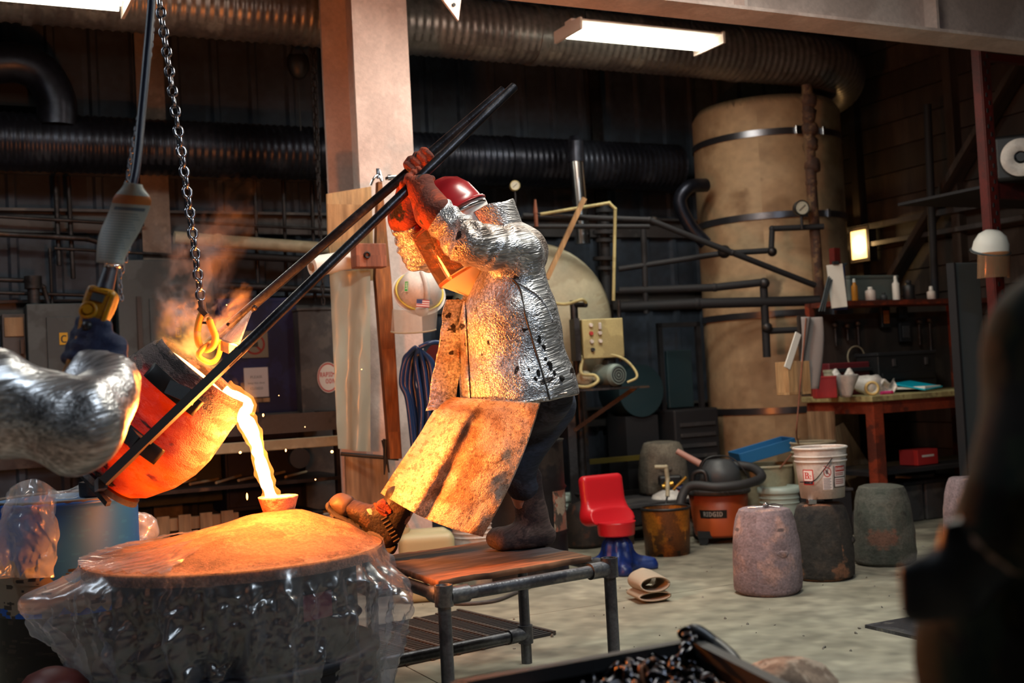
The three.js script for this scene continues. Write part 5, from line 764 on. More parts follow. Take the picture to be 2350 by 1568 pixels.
// ---------- mould: base drum, flask, sand, plastic, pouring cup ----------
const MC = onY(540, 1265, 0.694), MR = 0.54;
const cupAt = pt(640, 1176, 4.63);
const sandH = (x, z) => { const r = Math.hypot(x, z) / MR, dx = x - (cupAt.x - MC.x), dz = z - (cupAt.z - MC.z), c = Math.exp(-(dx * dx + dz * dz) / 0.09); return 0.694 + 0.05 * (1 - r * r) + (cupAt.y - 0.694 - 0.05 * (1 - Math.min(1, (Math.hypot(cupAt.x - MC.x, cupAt.z - MC.z) / MR) ** 2)) + 0.004) * c * (r < 1 ? 1 : 0) * (1 - sst(r, 0.8, 1)) + 0.016 * fbm3(x * 5, 3, z * 5, 4) * (1 - sst(r, 0.9, 1)) + 0.012 * Math.sin(x * 9 + z * 4) * (1 - r); };
{
  const dm = std(0xffffff, 0.55, 0.4, { map: blotch(256, [[28, 30, 38], [22, 24, 31], [42, 42, 46]], 0.7, {}) });
  const b = thing('base_drum', 'dark steel drum carrying the casting mould', 'drum', V(MC.x, 0, MC.z), 0);
  mk('shell', lathe([[0, 0], [0.5, 0], [0.5, 0.12], [0.51, 0.135], [0.5, 0.15], [0.5, 0.3], [0.515, 0.31], [0.515, 0.335], [0.49, 0.34], [0.4, 0.325], [0, 0.325]], 56), dm, b);
  for (const y of [0.06, 0.22]) mk('hoop', torus(0.503, 0.012, 0, y, 0, Math.PI / 2, 0, 0, 56), dm, b);
  const f = thing('moulding_flask', 'dark round moulding flask filled with casting sand', 'mould', V(MC.x, 0.326, MC.z), 0);
  mk('ring', lathe([[0.38, 0], [0.44, 0], [0.44, 0.1], [0.455, 0.115], [0.44, 0.13], [0.44, 0.3], [0.53, 0.33], [0.535, 0.36], [0.5, 0.366], [0, 0.36]], 56), dm, f);
  mk('red_tag', keep(new THREE.CylinderGeometry(0.443, 0.443, 0.09, 8, 1, true, 0.75, 0.3)), std(lin(0.13, 0.01, 0.03), 0.6), f).position.y = 0.2;
  const sand = std(0xffffff, 0.95, 0, { map: blotch(512, [[112, 80, 60], [96, 68, 50], [126, 92, 70]], 0.5, { grain: 0.5 }), bumpMap: withRep(fineBump, 0.12), bumpScale: 0.003 });
  const g = sheet((s, t) => { const a = s * Math.PI * 2, r = MR * t; const x = Math.cos(a) * r, z = Math.sin(a) * r; return V(x, sandH(x, z) - 0.326, z); }, 96, 40, 0, (s, t, p) => [p.x, p.z]);
  mk('sand_top', g, sand, f);
  mk('sand_edge', sheet((s, t) => { const a = s * Math.PI * 2, r = MR + 0.0 * t; return V(Math.cos(a) * r, sandH(Math.cos(a) * MR, Math.sin(a) * MR) - 0.326 - t * 0.04, Math.sin(a) * r); }, 96, 2, 0, (s, t) => [s * 3.4, t * 0.04]), sand, f);
  for (const [px, py, r] of [[590, 1186, 0.03]]) { const p = onY(px, py, 0.74), x = p.x - MC.x, z = p.z - MC.z; mk('sand_clod', at(jitter(ball(r, 0, 0, 0, 14).scale(1.3, 0.4, 0.8), 0.012, 18, px), x, sandH(x, z) - 0.326 + 0.003, z), sand, f); }
  // clear film: skirt with two drawn-out corners and a film over one side of the sand
  const film = phy({ color: lin(0.9, 0.93, 1), roughness: 0.26, transmission: 0.95, thickness: 0, ior: 2.0, side: THREE.DoubleSide });
  const pf = thing('plastic_film', 'clear crumpled plastic film draped over the mould', 'plastic sheet', V(MC.x, 0, MC.z), 0);
  const corner = (a, a0, w) => { let d = Math.abs(Math.atan2(Math.sin(a - a0), Math.cos(a - a0))); return Math.exp(-(d * d) / (w * w)); };
  const aL = 2.55, aR = 0.32;                                          // angles of the drawn-out corners (x right, z to the viewer)
  mk('skirt', sheet((s, t) => {
    const a = s * Math.PI * 2, cl = corner(a, aL, 0.26), cr = corner(a, aR, 0.17), k = t * t * (3 - 2 * t);
    const pleat = (0.032 * Math.sin(a * 13 + 2 * Math.sin(a * 3)) + 0.018 * Math.sin(a * 29 + 1.3 + 2 * t)) * sst(t, 0.05, 0.5) + (0.08 * Math.abs(fbm3(Math.cos(a) * 6, t * 2.4 + 7, Math.sin(a) * 6, 3)) + 0.04 * Math.abs(fbm3(Math.cos(a) * 14, t * 9 + 7, Math.sin(a) * 14, 3)) + 0.01 * Math.abs(noise3(Math.cos(a) * 44, t * 30, Math.sin(a) * 44))) * sst(t, 0, 0.2);
    let r = MR + 0.006 - 0.075 * sst(t, 0.05, 0.9) + pleat + cl * 0.19 * sst(t, 0, 0.12) * (1 - 0.7 * sst(t, 0.12, 0.8)) + cr * 0.16 * sst(t, 0, 0.3) * (1 - 0.5 * sst(t, 0.3, 1));
    const bot = lerp(0.04, 0.1, 0.5 + 0.5 * Math.sin(a * 5 + 1)) + 0.0;
    const y0 = sandH(Math.cos(a) * MR, Math.sin(a) * MR) + 0.006;
    return V(Math.cos(a) * r, lerp(y0, bot, t) + 0.02 * fbm3(Math.cos(a) * 8, t * 8, Math.sin(a) * 8, 3), Math.sin(a) * r);
  }, 420, 110), film, pf);
  mk('top_film', sheet((s, t) => { const a = lerp(1.75, 3.75, s), r = lerp(0.24 + 0.06 * Math.sin(s * 17), MR + 0.008, t), x = Math.cos(a) * r, z = Math.sin(a) * r; return V(x, sandH(Math.min(1, MR / r) * x, Math.min(1, MR / r) * z) + 0.006 + 0.016 * Math.abs(Math.sin(a * 26 + 3 * Math.sin(t * 4))) * t + 0.006 * fbm3(x * 18, 2, z * 18, 3), z); }, 160, 30), film, pf);
}
{
  const clay = std(0xffffff, 0.9, 0, { map: blotch(256, [[206, 168, 150], [188, 146, 128], [168, 120, 100]], 0.2, { grain: 0.3 }), bumpMap: fineBump, bumpScale: 0.002 });
  const c = thing('pouring_cup', 'small pale clay pouring cup brimming with molten metal', 'cup', V(cupAt.x, cupAt.y - 0.006, cupAt.z), 0);
  mk('bowl', jitter(lathe([[0, 0], [0.056, 0], [0.06, 0.008], [0.076, 0.062], [0.077, 0.068], [0.071, 0.07], [0.066, 0.062], [0.06, 0.05], [0, 0.045]], 48), 0.0016, 30), clay, c);
  mk('glowing_melt', at(jitter(lathe([[0.068, 0.061], [0.03, 0.064], [0, 0.065]].reverse(), 40), 0.001, 40), 0, 0.004, 0), std(lin(1, 0.7, 0.3), 0.5, 0, { emissive: lin(1, 0.4, 0.18), emissiveIntensity: 6, side: THREE.DoubleSide }), c);
  const l = new THREE.PointLight(lin(1, 0.25, 0.035), HOT.cup); l.position.set(0, 0.14, 0); l.castShadow = true; l.shadow.radius = 2.5; l.name = 'melt_light'; c.add(l);
}

// ---------- crucible in its carrier ----------
const CB = pt(250, 1095, 4.5), CT = pt(464, 846, 4.53), CA = CT.clone().sub(CB).normalize();
const cZ = V(0, 0, 1).addScaledVector(CA, -CA.z).normalize(), cX = CA.clone().cross(cZ);   // cX: to the side where the metal pours
const cM = new THREE.Matrix4().makeBasis(cX, CA, cZ).setPosition(CB), cP = (x, y, z) => V(x, y, z).applyMatrix4(cM);
{
  const o = thing('glowing_crucible', 'red hot glowing crucible tilted to pour', 'crucible', V()); o.matrixAutoUpdate = true; o.applyMatrix4(cM);
  const prof = [[0, 0.0], [0.125, 0], [0.16, 0.03], [0.216, 0.127], [0.244, 0.21], [0.25, 0.287], [0.24, 0.377], [0.215, 0.47], [0.197, 0.525], [0.19, 0.535], [0.172, 0.53], [0.172, 0.5]], lp = [];
  for (let i = 0; i < prof.length - 1; i++) for (let k = 0; k < 5; k++) lp.push([lerp(prof[i][0], prof[i + 1][0], k / 5), lerp(prof[i][1], prof[i + 1][1], k / 5)]); lp.push(prof[prof.length - 1]);
  const g = lathe(lp, 72), p = g.attributes.position, uv = g.attributes.uv;
  for (let i = 0; i < p.count; i++) {
    const x = p.getX(i), y = p.getY(i), z = p.getZ(i), a = Math.atan2(z, x), lip = Math.exp(-a * a / 0.05) * sst(y, 0.36, 0.54), n = 0.004 * fbm3(x * 12, y * 12, z * 12, 3), r = Math.hypot(x, z) || 1;
    p.setXYZ(i, x + (x / r) * n + lip * 0.035, y + lip * 0.012, z + (z / r) * n * (1 - lip)); uv.setXY(i, a / (2 * Math.PI) + 0.5, y / 0.54);
  }
  g.computeVertexNormals();
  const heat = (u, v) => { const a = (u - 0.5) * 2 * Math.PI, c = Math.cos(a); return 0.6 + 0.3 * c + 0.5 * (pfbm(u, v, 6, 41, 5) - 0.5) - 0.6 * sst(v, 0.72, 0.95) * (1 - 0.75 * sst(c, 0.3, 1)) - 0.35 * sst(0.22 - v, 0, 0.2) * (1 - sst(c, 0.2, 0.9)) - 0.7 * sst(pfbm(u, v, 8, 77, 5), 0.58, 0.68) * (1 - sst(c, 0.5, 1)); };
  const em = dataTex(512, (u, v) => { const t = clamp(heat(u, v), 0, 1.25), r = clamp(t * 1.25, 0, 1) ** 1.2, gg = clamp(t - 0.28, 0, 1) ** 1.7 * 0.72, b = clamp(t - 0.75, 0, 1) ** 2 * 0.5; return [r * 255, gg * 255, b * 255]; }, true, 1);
  const skin = blotch(256, [[86, 74, 74], [44, 38, 40], [112, 96, 92]], 0.25, { grain: 0.4 });
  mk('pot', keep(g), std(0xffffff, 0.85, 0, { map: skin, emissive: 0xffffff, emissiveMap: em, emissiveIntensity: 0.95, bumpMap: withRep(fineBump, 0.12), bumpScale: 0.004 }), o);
  mk('glowing_melt', lathe([[0.0, 0.49], [0.1, 0.492], [0.173, 0.5]], 40), std(lin(1, 0.7, 0.3), 0.5, 0, { emissive: lin(1, 0.4, 0.16), emissiveIntensity: 6, side: THREE.DoubleSide }), o);
  const l = new THREE.PointLight(lin(1, 0.25, 0.035), HOT.mouth); l.position.set(0.06, 0.68, 0.03); l.castShadow = true; l.shadow.radius = 4; l.name = 'melt_light'; o.add(l);
}
// poles: straight lines in space
const NA = pt(236, 1108, 4.08), NB = pt(1180, 199, 5.0), FA = pt(452, 812, 4.74), FB = pt(1156, 206, 5.07);
const alongPx = (A, B, px) => { let lo = 0, hi = 1; for (let i = 0; i < 40; i++) { const m = (lo + hi) / 2, q = A.clone().lerp(B, m).project(camera), x = (q.x + 1) / 2 * 2350; x < px ? (lo = m) : (hi = m); } return A.clone().lerp(B, lo); };
{
  const t = thing('pouring_shank', 'long steel pouring shank with two poles gripping the crucible', 'pouring shank', V());
  const N1 = alongPx(NA, NB, 548), F1 = FA.clone();
  mk('near_pole', [strut(N1.clone().lerp(NA, 0.1), NB, 0.0195, 0.0195, 24)], M.pole, t); mk('far_pole', strut(FA, FB, 0.0195, 0.0195, 24), M.pole, t);
  for (const B of [[NA, NB], [FA, FB]]) mk('pole_bore', strut(B[0].clone().lerp(B[1], 0.9985), B[0].clone().lerp(B[1], 1.0006), 0.0145, 0.0145, 20), M.black, t);
  mk('side_bar', [bar(NA, N1, 0.03, 0.052, cZ)], M.black, t);
  // curved pads that hold the pot, two on each side
  const pad = (y, R, a0, a1, sgn) => sheet((s, q) => { const a = lerp(a0, a1, s); return cP(Math.sin(a) * (R + 0.012), y + (q - 0.5) * 0.062, sgn * Math.cos(a) * (R + 0.012)); }, 18, 2, 0.014);
  for (const [y, R] of [[0.44, 0.225], [0.222, 0.246]]) for (const s of [1, -1]) mk('pad', pad(y, R, -0.42, 0.56, s), M.black, t);
  for (const y of [0.44, 0.222]) mk('pad_block', (() => { const c = alongPx(NA, NB, y > 0.3 ? 440 : 322), q = cP(0.01, y, 0.235); return bar(c, q, 0.05, 0.05, CA); })(), M.black, t);
  mk('far_bar', bar(cP(-0.02, 0.05, -0.275), FA.clone().addScaledVector(CA, 0.02), 0.03, 0.05, cZ), M.black, t);
  mk('base_ring', at(new THREE.CylinderGeometry(0.145, 0.15, 0.02, 40)).applyMatrix4(cM.clone().multiply(new THREE.Matrix4().makeTranslation(0, -0.014, 0))), M.pipe, t);
  mk('base_foot', [bar(cP(-0.16, -0.03, 0.05), cP(0.1, -0.03, 0.18), 0.02, 0.02), bar(NA, cP(0.02, -0.02, 0.13), 0.03, 0.04), bar(cP(-0.19, -0.012, 0.06), cP(-0.08, -0.012, 0.13), 0.014, 0.03)], M.pipe, t);
  const g3 = [[500, 788], [577, 714], [549, 788]].map(([x, y], i) => pt(x, y, [4.72, 4.76, 4.55][i])), nrm = g3[1].clone().sub(g3[0]).cross(g3[2].clone().sub(g3[0])).normalize().multiplyScalar(0.004);
  const tri = new THREE.BufferGeometry(), q = [g3.map((v) => v.clone().add(nrm)), g3.map((v) => v.clone().sub(nrm))], F = [[0, 0], [0, 1], [0, 2], [1, 0], [1, 2], [1, 1]]; const pos = []; for (const [k, i] of F) pos.push(...q[k][i].toArray()); for (let i = 0; i < 3; i++) { const j = (i + 1) % 3; for (const v of [q[0][i], q[1][i], q[0][j], q[0][j], q[1][i], q[1][j]]) pos.push(...v.toArray()); }
  tri.setAttribute('position', new THREE.Float32BufferAttribute(pos, 3)); tri.computeVertexNormals(); mk('gusset', tri, std(0xffffff, 0.6, 0.3, { map: blotch(256, [[170, 160, 156], [140, 128, 122], [190, 182, 176]], 0.3, {}) }), t);
  mk('cross_bar', bar(g3[0], N1, 0.02, 0.04), M.pipe, t);
  mk('bolt', [ball(0.012, pt(584, 707, 4.7).x, pt(584, 707, 4.7).y, pt(584, 707, 4.7).z, 8)], M.iron, t);
  settle(t);
}
// ---------- stream of metal, sparks, flames ----------
{
  const hot = std(lin(1, 0.8, 0.5), 0.4, 0, { emissive: lin(1, 0.4, 0.18), emissiveIntensity: 7 });
  const t = thing('glowing_metal_stream', 'white hot stream of molten metal falling into the cup', 'molten metal', V());
  const lipP = cP(0.215, 0.528, 0.0), S = [cP(0.12, 0.515, 0), lipP, pt(556, 950, 4.52), pt(577, 990, 4.53), pt(598, 1060, 4.57), pt(612, 1110, 4.6), V(cupAt.x, 0, cupAt.z).setY(cupAt.y + 0.066).lerp(pt(623, 1150, 4.62), 0.8)];
  const path = new THREE.CatmullRomCurve3(S, false, 'centripetal');
  const jet = (k0, k1, n, wob) => { const g = new THREE.TubeGeometry(path, 60, 1, 18, false), p = g.attributes.position; for (let i = 0; i <= 60; i++) { const c = path.getPointAt(i / 60), r = lerp(k0, k1, sst(i / 60, 0.1, 0.55)); for (let j = 0; j <= 18; j++) { const a = i * 19 + j, q = V().fromBufferAttribute(p, a).sub(c), w = 1 + wob * noise3(i * 0.35, Math.cos(j / 18 * 6.283) * 1.5, n); q.multiplyScalar(r * w).add(c); p.setXYZ(a, q.x, q.y, q.z); } } g.computeVertexNormals(); return keep(g); };
  mk('jet', jet(0.034, 0.0215, 3, 0.22), hot, t);
  const flame = (o, e) => std(lin(0.02, 0.01, 0.005), 1, 0, { emissive: lin(1, 0.3, 0.04), emissiveIntensity: e, transparent: true, opacity: o, depthWrite: false, side: THREE.DoubleSide });  // see-through emissive material for the added glow halo
  mk('glow_halo', jet(0.046, 0.032, 9, 0.3), flame(0.3, 1.6), t);  // added emissive shell standing in for the orange halo of the bright stream
  settle(t);
  const l = new THREE.PointLight(lin(1, 0.26, 0.04), HOT.stream); l.position.copy(pt(590, 1030, 4.5)).sub(t.position).add(V(0.02, 0, 0)); l.castShadow = true; l.shadow.radius = 3; l.name = 'stream_light'; t.add(l);
  const spM = std(lin(1, 0.5, 0.2), 0.6, 0, { emissive: lin(1, 0.45, 0.12), emissiveIntensity: 6 }), sg = uvm(new THREE.OctahedronGeometry(0.004, 1));
  for (const [x, y, d, s, k] of [[604, 953, 4.4, 1, 1.6], [551, 1039, 4.45, 1.3, 1], [656, 1034, 4.6, 0.9, 1.8], [567, 1140, 4.4, 1, 3.4], [762, 1037, 4.7, 1.6, 1], [597, 1101, 4.5, 0.8, 1], [724, 1101, 4.7, 0.9, 1], [512, 842, 4.4, 1.2, 0.6], [520, 700, 4.6, 0.6, 1], [830, 848, 4.7, 0.6, 1], [640, 908, 4.6, 0.5, 1], [700, 980, 4.7, 0.5, 1.5]]) { const o = new THREE.Mesh(sg, spM); o.name = 'glowing_spark'; shade(o); o.position.copy(pt(x, y, d)); o.scale.set(s, s * k, s); tag(o, 'tiny orange spark flying from the pour', 'spark', 'sparks around the pour'); }
  // flames over the mouth: curled sheets of burning gas
  const fa = (k) => dataTex(128, (u, v) => { const f = pfbm(u, v, 3, k, 4), e = sst(u, 0, 0.42) * sst(1 - u, 0, 0.42) * sst(v, 0, 0.1) * sst(1 - v, 0, 0.8), a = clamp(sst(f + 0.1 * (e - 0.55), 0.3, 0.75), 0, 1) * e; return [a * 255, a * 255, a * 255]; }, false, 1);
  const fl = thing('flame', 'orange yellow flames licking from the crucible mouth', 'flame', V()), fas = [fa(51), fa(67)];
  const fm = (e, o, c, i) => std(lin(0.01, 0.005, 0.002), 1, 0, { emissive: c, emissiveIntensity: e, transparent: true, opacity: o, alphaMap: fas[i], side: THREE.DoubleSide });
  for (const [x0, y0, x1, y1, w0, w1, d, e, o, c, i] of [[430, 815, 425, 690, 72, 50, 4.52, 1.5, 0.75, lin(1, 0.42, 0.07), 0], [455, 840, 448, 740, 62, 45, 4.46, 2.0, 0.85, lin(1, 0.52, 0.12), 1], [415, 805, 400, 650, 55, 60, 4.6, 0.8, 0.5, lin(1, 0.28, 0.05), 1], [560, 930, 560, 860, 26, 30, 4.53, 0.9, 0.5, lin(1, 0.36, 0.05), 0]])
    mk('flame_sheet', sheet((s, q) => pt(lerp(x0, x1, q) + (s - 0.5) * 2 * lerp(w0, w1, q) + 24 * (s - 0.5) * (1 - q), lerp(y0, y1, q) + 50 * (s - 0.5) * (1 - q), d + 0.1 * Math.sin((s - 0.5) * 3 + q * 2) + 0.05 * fbm3(s * 3, q * 3, d * 7, 2)), 20, 24), fm(e, o, c, i), fl);
  settle(fl);
}
// ---------- smoke: drifting curled veils, thin at their edges ----------
{
  const veil = (seedK, warm) => dataTex(256, (u, v) => { const f = pfbm(u, v, 3, seedK, 5), e = sst(u, 0, 0.4) * sst(1 - u, 0, 0.4) * sst(v, 0, 0.2) * sst(1 - v, 0, 0.5), a = clamp(sst(f + 0.12 * (e - 0.6), 0.36, 0.74), 0, 1) * e; return [a * 255, a * 255, a * 255]; }, false, 1);
  const va = [veil(3), veil(14), veil(29)];
  const t = thing('smoke', 'hazy smoke drifting up from the crucible mouth', 'smoke', V(), 0, null, 'stuff');
  const sm = (i, o) => std(lin(0.62, 0.56, 0.56), 1, 0, { alphaMap: va[i], transparent: true, opacity: o, side: THREE.DoubleSide });
  const V1 = [[430, 800, 420, 560, 75, 110, 4.5, 0, 0.5], [455, 790, 400, 610, 60, 80, 4.42, 1, 0.55], [480, 800, 540, 640, 55, 70, 4.6, 2, 0.5], [440, 720, 480, 380, 90, 170, 4.7, 1, 0.34]];
  for (const [x0, y0, x1, y1, w0, w1, d, i, o] of V1) mk('veil', sheet((s, q) => { const x = lerp(x0, x1, q) + (s - 0.5) * 2 * lerp(w0, w1, q), y = lerp(y0, y1, q); return pt(x, y, d + 0.16 * Math.sin((s - 0.5) * 2.6 + q * 3) * (0.5 + q) + 0.08 * fbm3(s * 3, q * 4, d * 9, 3)); }, 24, 36), sm(i, o), t);
  settle(t);
}
// ---------- hoist chain and hook ----------
{
  const ch = std(lin(0.34, 0.34, 0.37), 0.26, 1), hk = pt(464, 700, 4.5);
  const c = chain('hoist_chain', 'shiny steel hoist chain holding the crucible hook', [pt(352, -140, 4.62), pt(366, 0, 4.6), pt(400, 240, 4.55), pt(436, 490, 4.52), pt(462, 690, 4.5)], 0.039, 0.043, 0.0072, ch);
  c.children.forEach((k) => { k.geometry = c.children[0].geometry; });
  const h = thing('lifting_hook', 'yellow lifting hook between chain and crucible', 'hook', V()), ym = std(lin(0.62, 0.3, 0.04), 0.5);
  mk('clevis', [strut(pt(462, 690, 4.5), pt(466, 715, 4.5), 0.014), bar(pt(458, 706, 4.5), pt(474, 724, 4.5), 0.03, 0.02)], M.pipe, h);
  mk('hook_body', [tube([pt(466, 715, 4.5), pt(458, 735, 4.5), pt(453, 765, 4.5), pt(458, 792, 4.5), pt(472, 803, 4.5), pt(488, 795, 4.5), pt(494, 775, 4.5), pt(486, 752, 4.5), pt(480, 735, 4.5)], 0.0135, 60, 10), ball(0.011, pt(480, 734, 4.5).x, pt(480, 734, 4.5).y, pt(480, 734, 4.5).z, 8)], ym, h);
  mk('latch', bar(pt(458, 740, 4.5), pt(482, 742, 4.5), 0.008, 0.01), M.pipe, h); settle(h);
  // the sling link hangs between hook and bail
  const bl = pt(500, 800, 4.62); lone('sling_ring', 'glowing hot ring linking the hook to the shank crossbar', 'ring', tube([pt(472, 795, 4.5), pt(455, 815, 4.48), pt(478, 832, 4.52), bl.clone().add(V(0.0, -0.03, 0)), bl.clone().add(V(0.012, 0.02, 0))], 0.011, 40, 8, true), ym);
}

// ---------- people ----------
const silverTex = (k, stain) => dataTex(512, (u, v) => { const g = pfbm(u, v, 128, 5 + k, 2), m = pfbm(u, v, 24, 15 + k, 3), s = sst(pfbm(u, v, 5, 25 + k, 6), 0.52, 0.7) * stain, d = sst(pfbm(u, v, 18, 37 + k, 4), 0.76, 0.8) * (stain > 0.2 ? 1 : 0.2); let c = 120 + 150 * g * (0.6 + 0.7 * m); c = [c, c, c * 1.01]; c = mixc(c, [128, 84, 54], s); return mixc(c, [34, 28, 26], d * 0.85); }, true, 0.9);
const silverBump = grey(512, (u, v) => 0.6 * pfbm(u, v, 96, 61, 2) + 0.4 * pfbm(u, v, 12, 63, 4), 0.35);
const silver = (k, stain, r = 0.42, met = 0.8, bump = 0.006) => std(0xffffff, r, met, { map: silverTex(k, stain), bumpMap: silverBump, bumpScale: bump });
const leather = std(0xffffff, 0.85, 0, { map: blotch(256, [[150, 56, 24], [104, 40, 22], [44, 26, 22]], 0.25, { at: [0, [0.5, 0.62], [0.62, 0.7]], grain: 0.35 }), bumpMap: fineBump, bumpScale: 0.003 });
const denim = std(0xffffff, 0.9, 0, { map: blotch(256, [[44, 50, 66], [34, 40, 54], [58, 62, 76]], 0.4, { grain: 0.5 }), bumpMap: fineBump, bumpScale: 0.0015 });
const skin = std(lin(0.5, 0.3, 0.22), 0.6), feltM = std(0xffffff, 0.95, 0, { map: blotch(256, [[84, 66, 62], [66, 52, 52], [100, 80, 74]], 0.3, { grain: 0.5 }), bumpMap: coarseBump, bumpScale: 0.004 });
const bootM = std(0xffffff, 0.6, 0, { map: blotch(256, [[40, 30, 26], [28, 22, 20], [66, 48, 38]], 0.25, { grain: 0.3 }), bumpMap: fineBump, bumpScale: 0.002 });
const folds = (k, amp, f) => (x, y, z) => amp * (Math.abs(fbm3(x * f + k, y * f, z * f, 3)) * 1.6 - 0.3) + amp * 0.22 * Math.sin((x * 0.6 + y) * f * 3.1 + 4 * noise3(x * f * 0.6, y * f * 0.6, z * f * 0.6 + k));
// a gloved hand round a bar: c on the bar, d along it, out from the bar to the palm
function gripParts(c, d, out, wrist, cuffEnd, R, fr, rW, rC, flip = 1) {
  const D = d.clone().normalize(), O = out.clone().addScaledVector(D, -out.dot(D)).normalize(), S = D.clone().cross(O).multiplyScalar(flip), on = (a, r, s) => c.clone().addScaledVector(O, Math.cos(a) * r).addScaledVector(S, Math.sin(a) * r).addScaledVector(D, s);
  const f = [], rr2 = R + fr * 0.95, pts = [];
  for (let i = 0; i < 4; i++) { const s = (i - 1.5) * fr * 2.15, end = [3.5, 3.9, 3.8, 3.4][i], ch = [0.35, 1.25, 2.1, 2.9, end].map((a) => on(a, rr2 * (a < 1 ? 1.15 : 1), s)); f.push(...chainOf(ch, [fr * 1.12, fr * 1.08, fr, fr * 0.98, fr * 0.86])); pts.push(...ch); }
  const th = [on(-0.2, rr2 * 1.15, -1.6 * fr), on(-0.9, rr2 * 1.1, -2.6 * fr), on(-1.7, rr2, -2.3 * fr), on(-2.3, rr2, -1.2 * fr)]; f.push(...chainOf(th, [fr * 1.25, fr * 1.2, fr * 1.08, fr * 0.9])); pts.push(...th);
  const palm = [-1.4, 0, 1.4].map((k) => capsule(on(0.5, rr2 * 1.12, k * fr * 1.1), on(-0.35, rr2 * 1.5, k * fr * 0.9), fr * 1.25, fr * 1.3));
  const heel = on(-0.2, rr2 * 1.6, 0);
  return { f: [...f, ...palm, capsule(heel, wrist, fr * 2, rW), capsule(wrist, cuffEnd, rW, rC)], pts: [...pts, heel, wrist, cuffEnd] };
}
const surf = (f, pts, m, h, uvf) => { const [lo, hi] = bounds(pts, m); return nets(f, lo, hi, h, uvf); };

// a rounded solid from a side outline drawn at its own distance
function inflate(px, d, half, rim, h) {
  const P = px.map(([x, y]) => pt(x, y, d)), o = P[0].clone(), ex = V(1, 0, 0).transformDirection(camera.matrixWorld), ey = V(0, 1, 0).transformDirection(camera.matrixWorld), ez = ex.clone().cross(ey);
  const c = new THREE.CatmullRomCurve3(P.map((p) => V(p.clone().sub(o).dot(ex), p.clone().sub(o).dot(ey), 0)), true, 'centripetal').getPoints(px.length * 6), b = new THREE.Box3().setFromPoints(c);
  const d2 = (x, y) => { let m = 1e9, s = 1; for (let i = 0, j = c.length - 1; i < c.length; j = i++) { const ax = c[j].x, ay = c[j].y, vx = c[i].x - ax, vy = c[i].y - ay, t = clamp(((x - ax) * vx + (y - ay) * vy) / (vx * vx + vy * vy || 1e-9), 0, 1); m = Math.min(m, Math.hypot(x - ax - vx * t, y - ay - vy * t)); if ((ay > y) !== (c[i].y > y) && x < ax + vx * (y - ay) / vy) s = -s; } return s * m; };
  const cache = new Map(), dd = (x, y) => { const k = Math.round(x * 1e5) * 1e6 + Math.round(y * 1e5); let v = cache.get(k); if (v === undefined) cache.set(k, v = d2(x, y)); return v; };
  const g = nets((x, y, z) => { const q = -dd(x, y); if (q < 0) return -q; const k = 1 - Math.min(q / rim, 1); return Math.max(Math.abs(z) - half * Math.sqrt(Math.max(0, 1 - k * k)) + 0.0015 * noise3(x * 40, y * 40, z * 40), -q); }, V(b.min.x - 0.02, b.min.y - 0.02, -half - 0.02), V(b.max.x + 0.02, b.max.y + 0.02, half + 0.02), h);
  return keep(g.applyMatrix4(new THREE.Matrix4().makeBasis(ex, ey, ez).setPosition(o)));
}
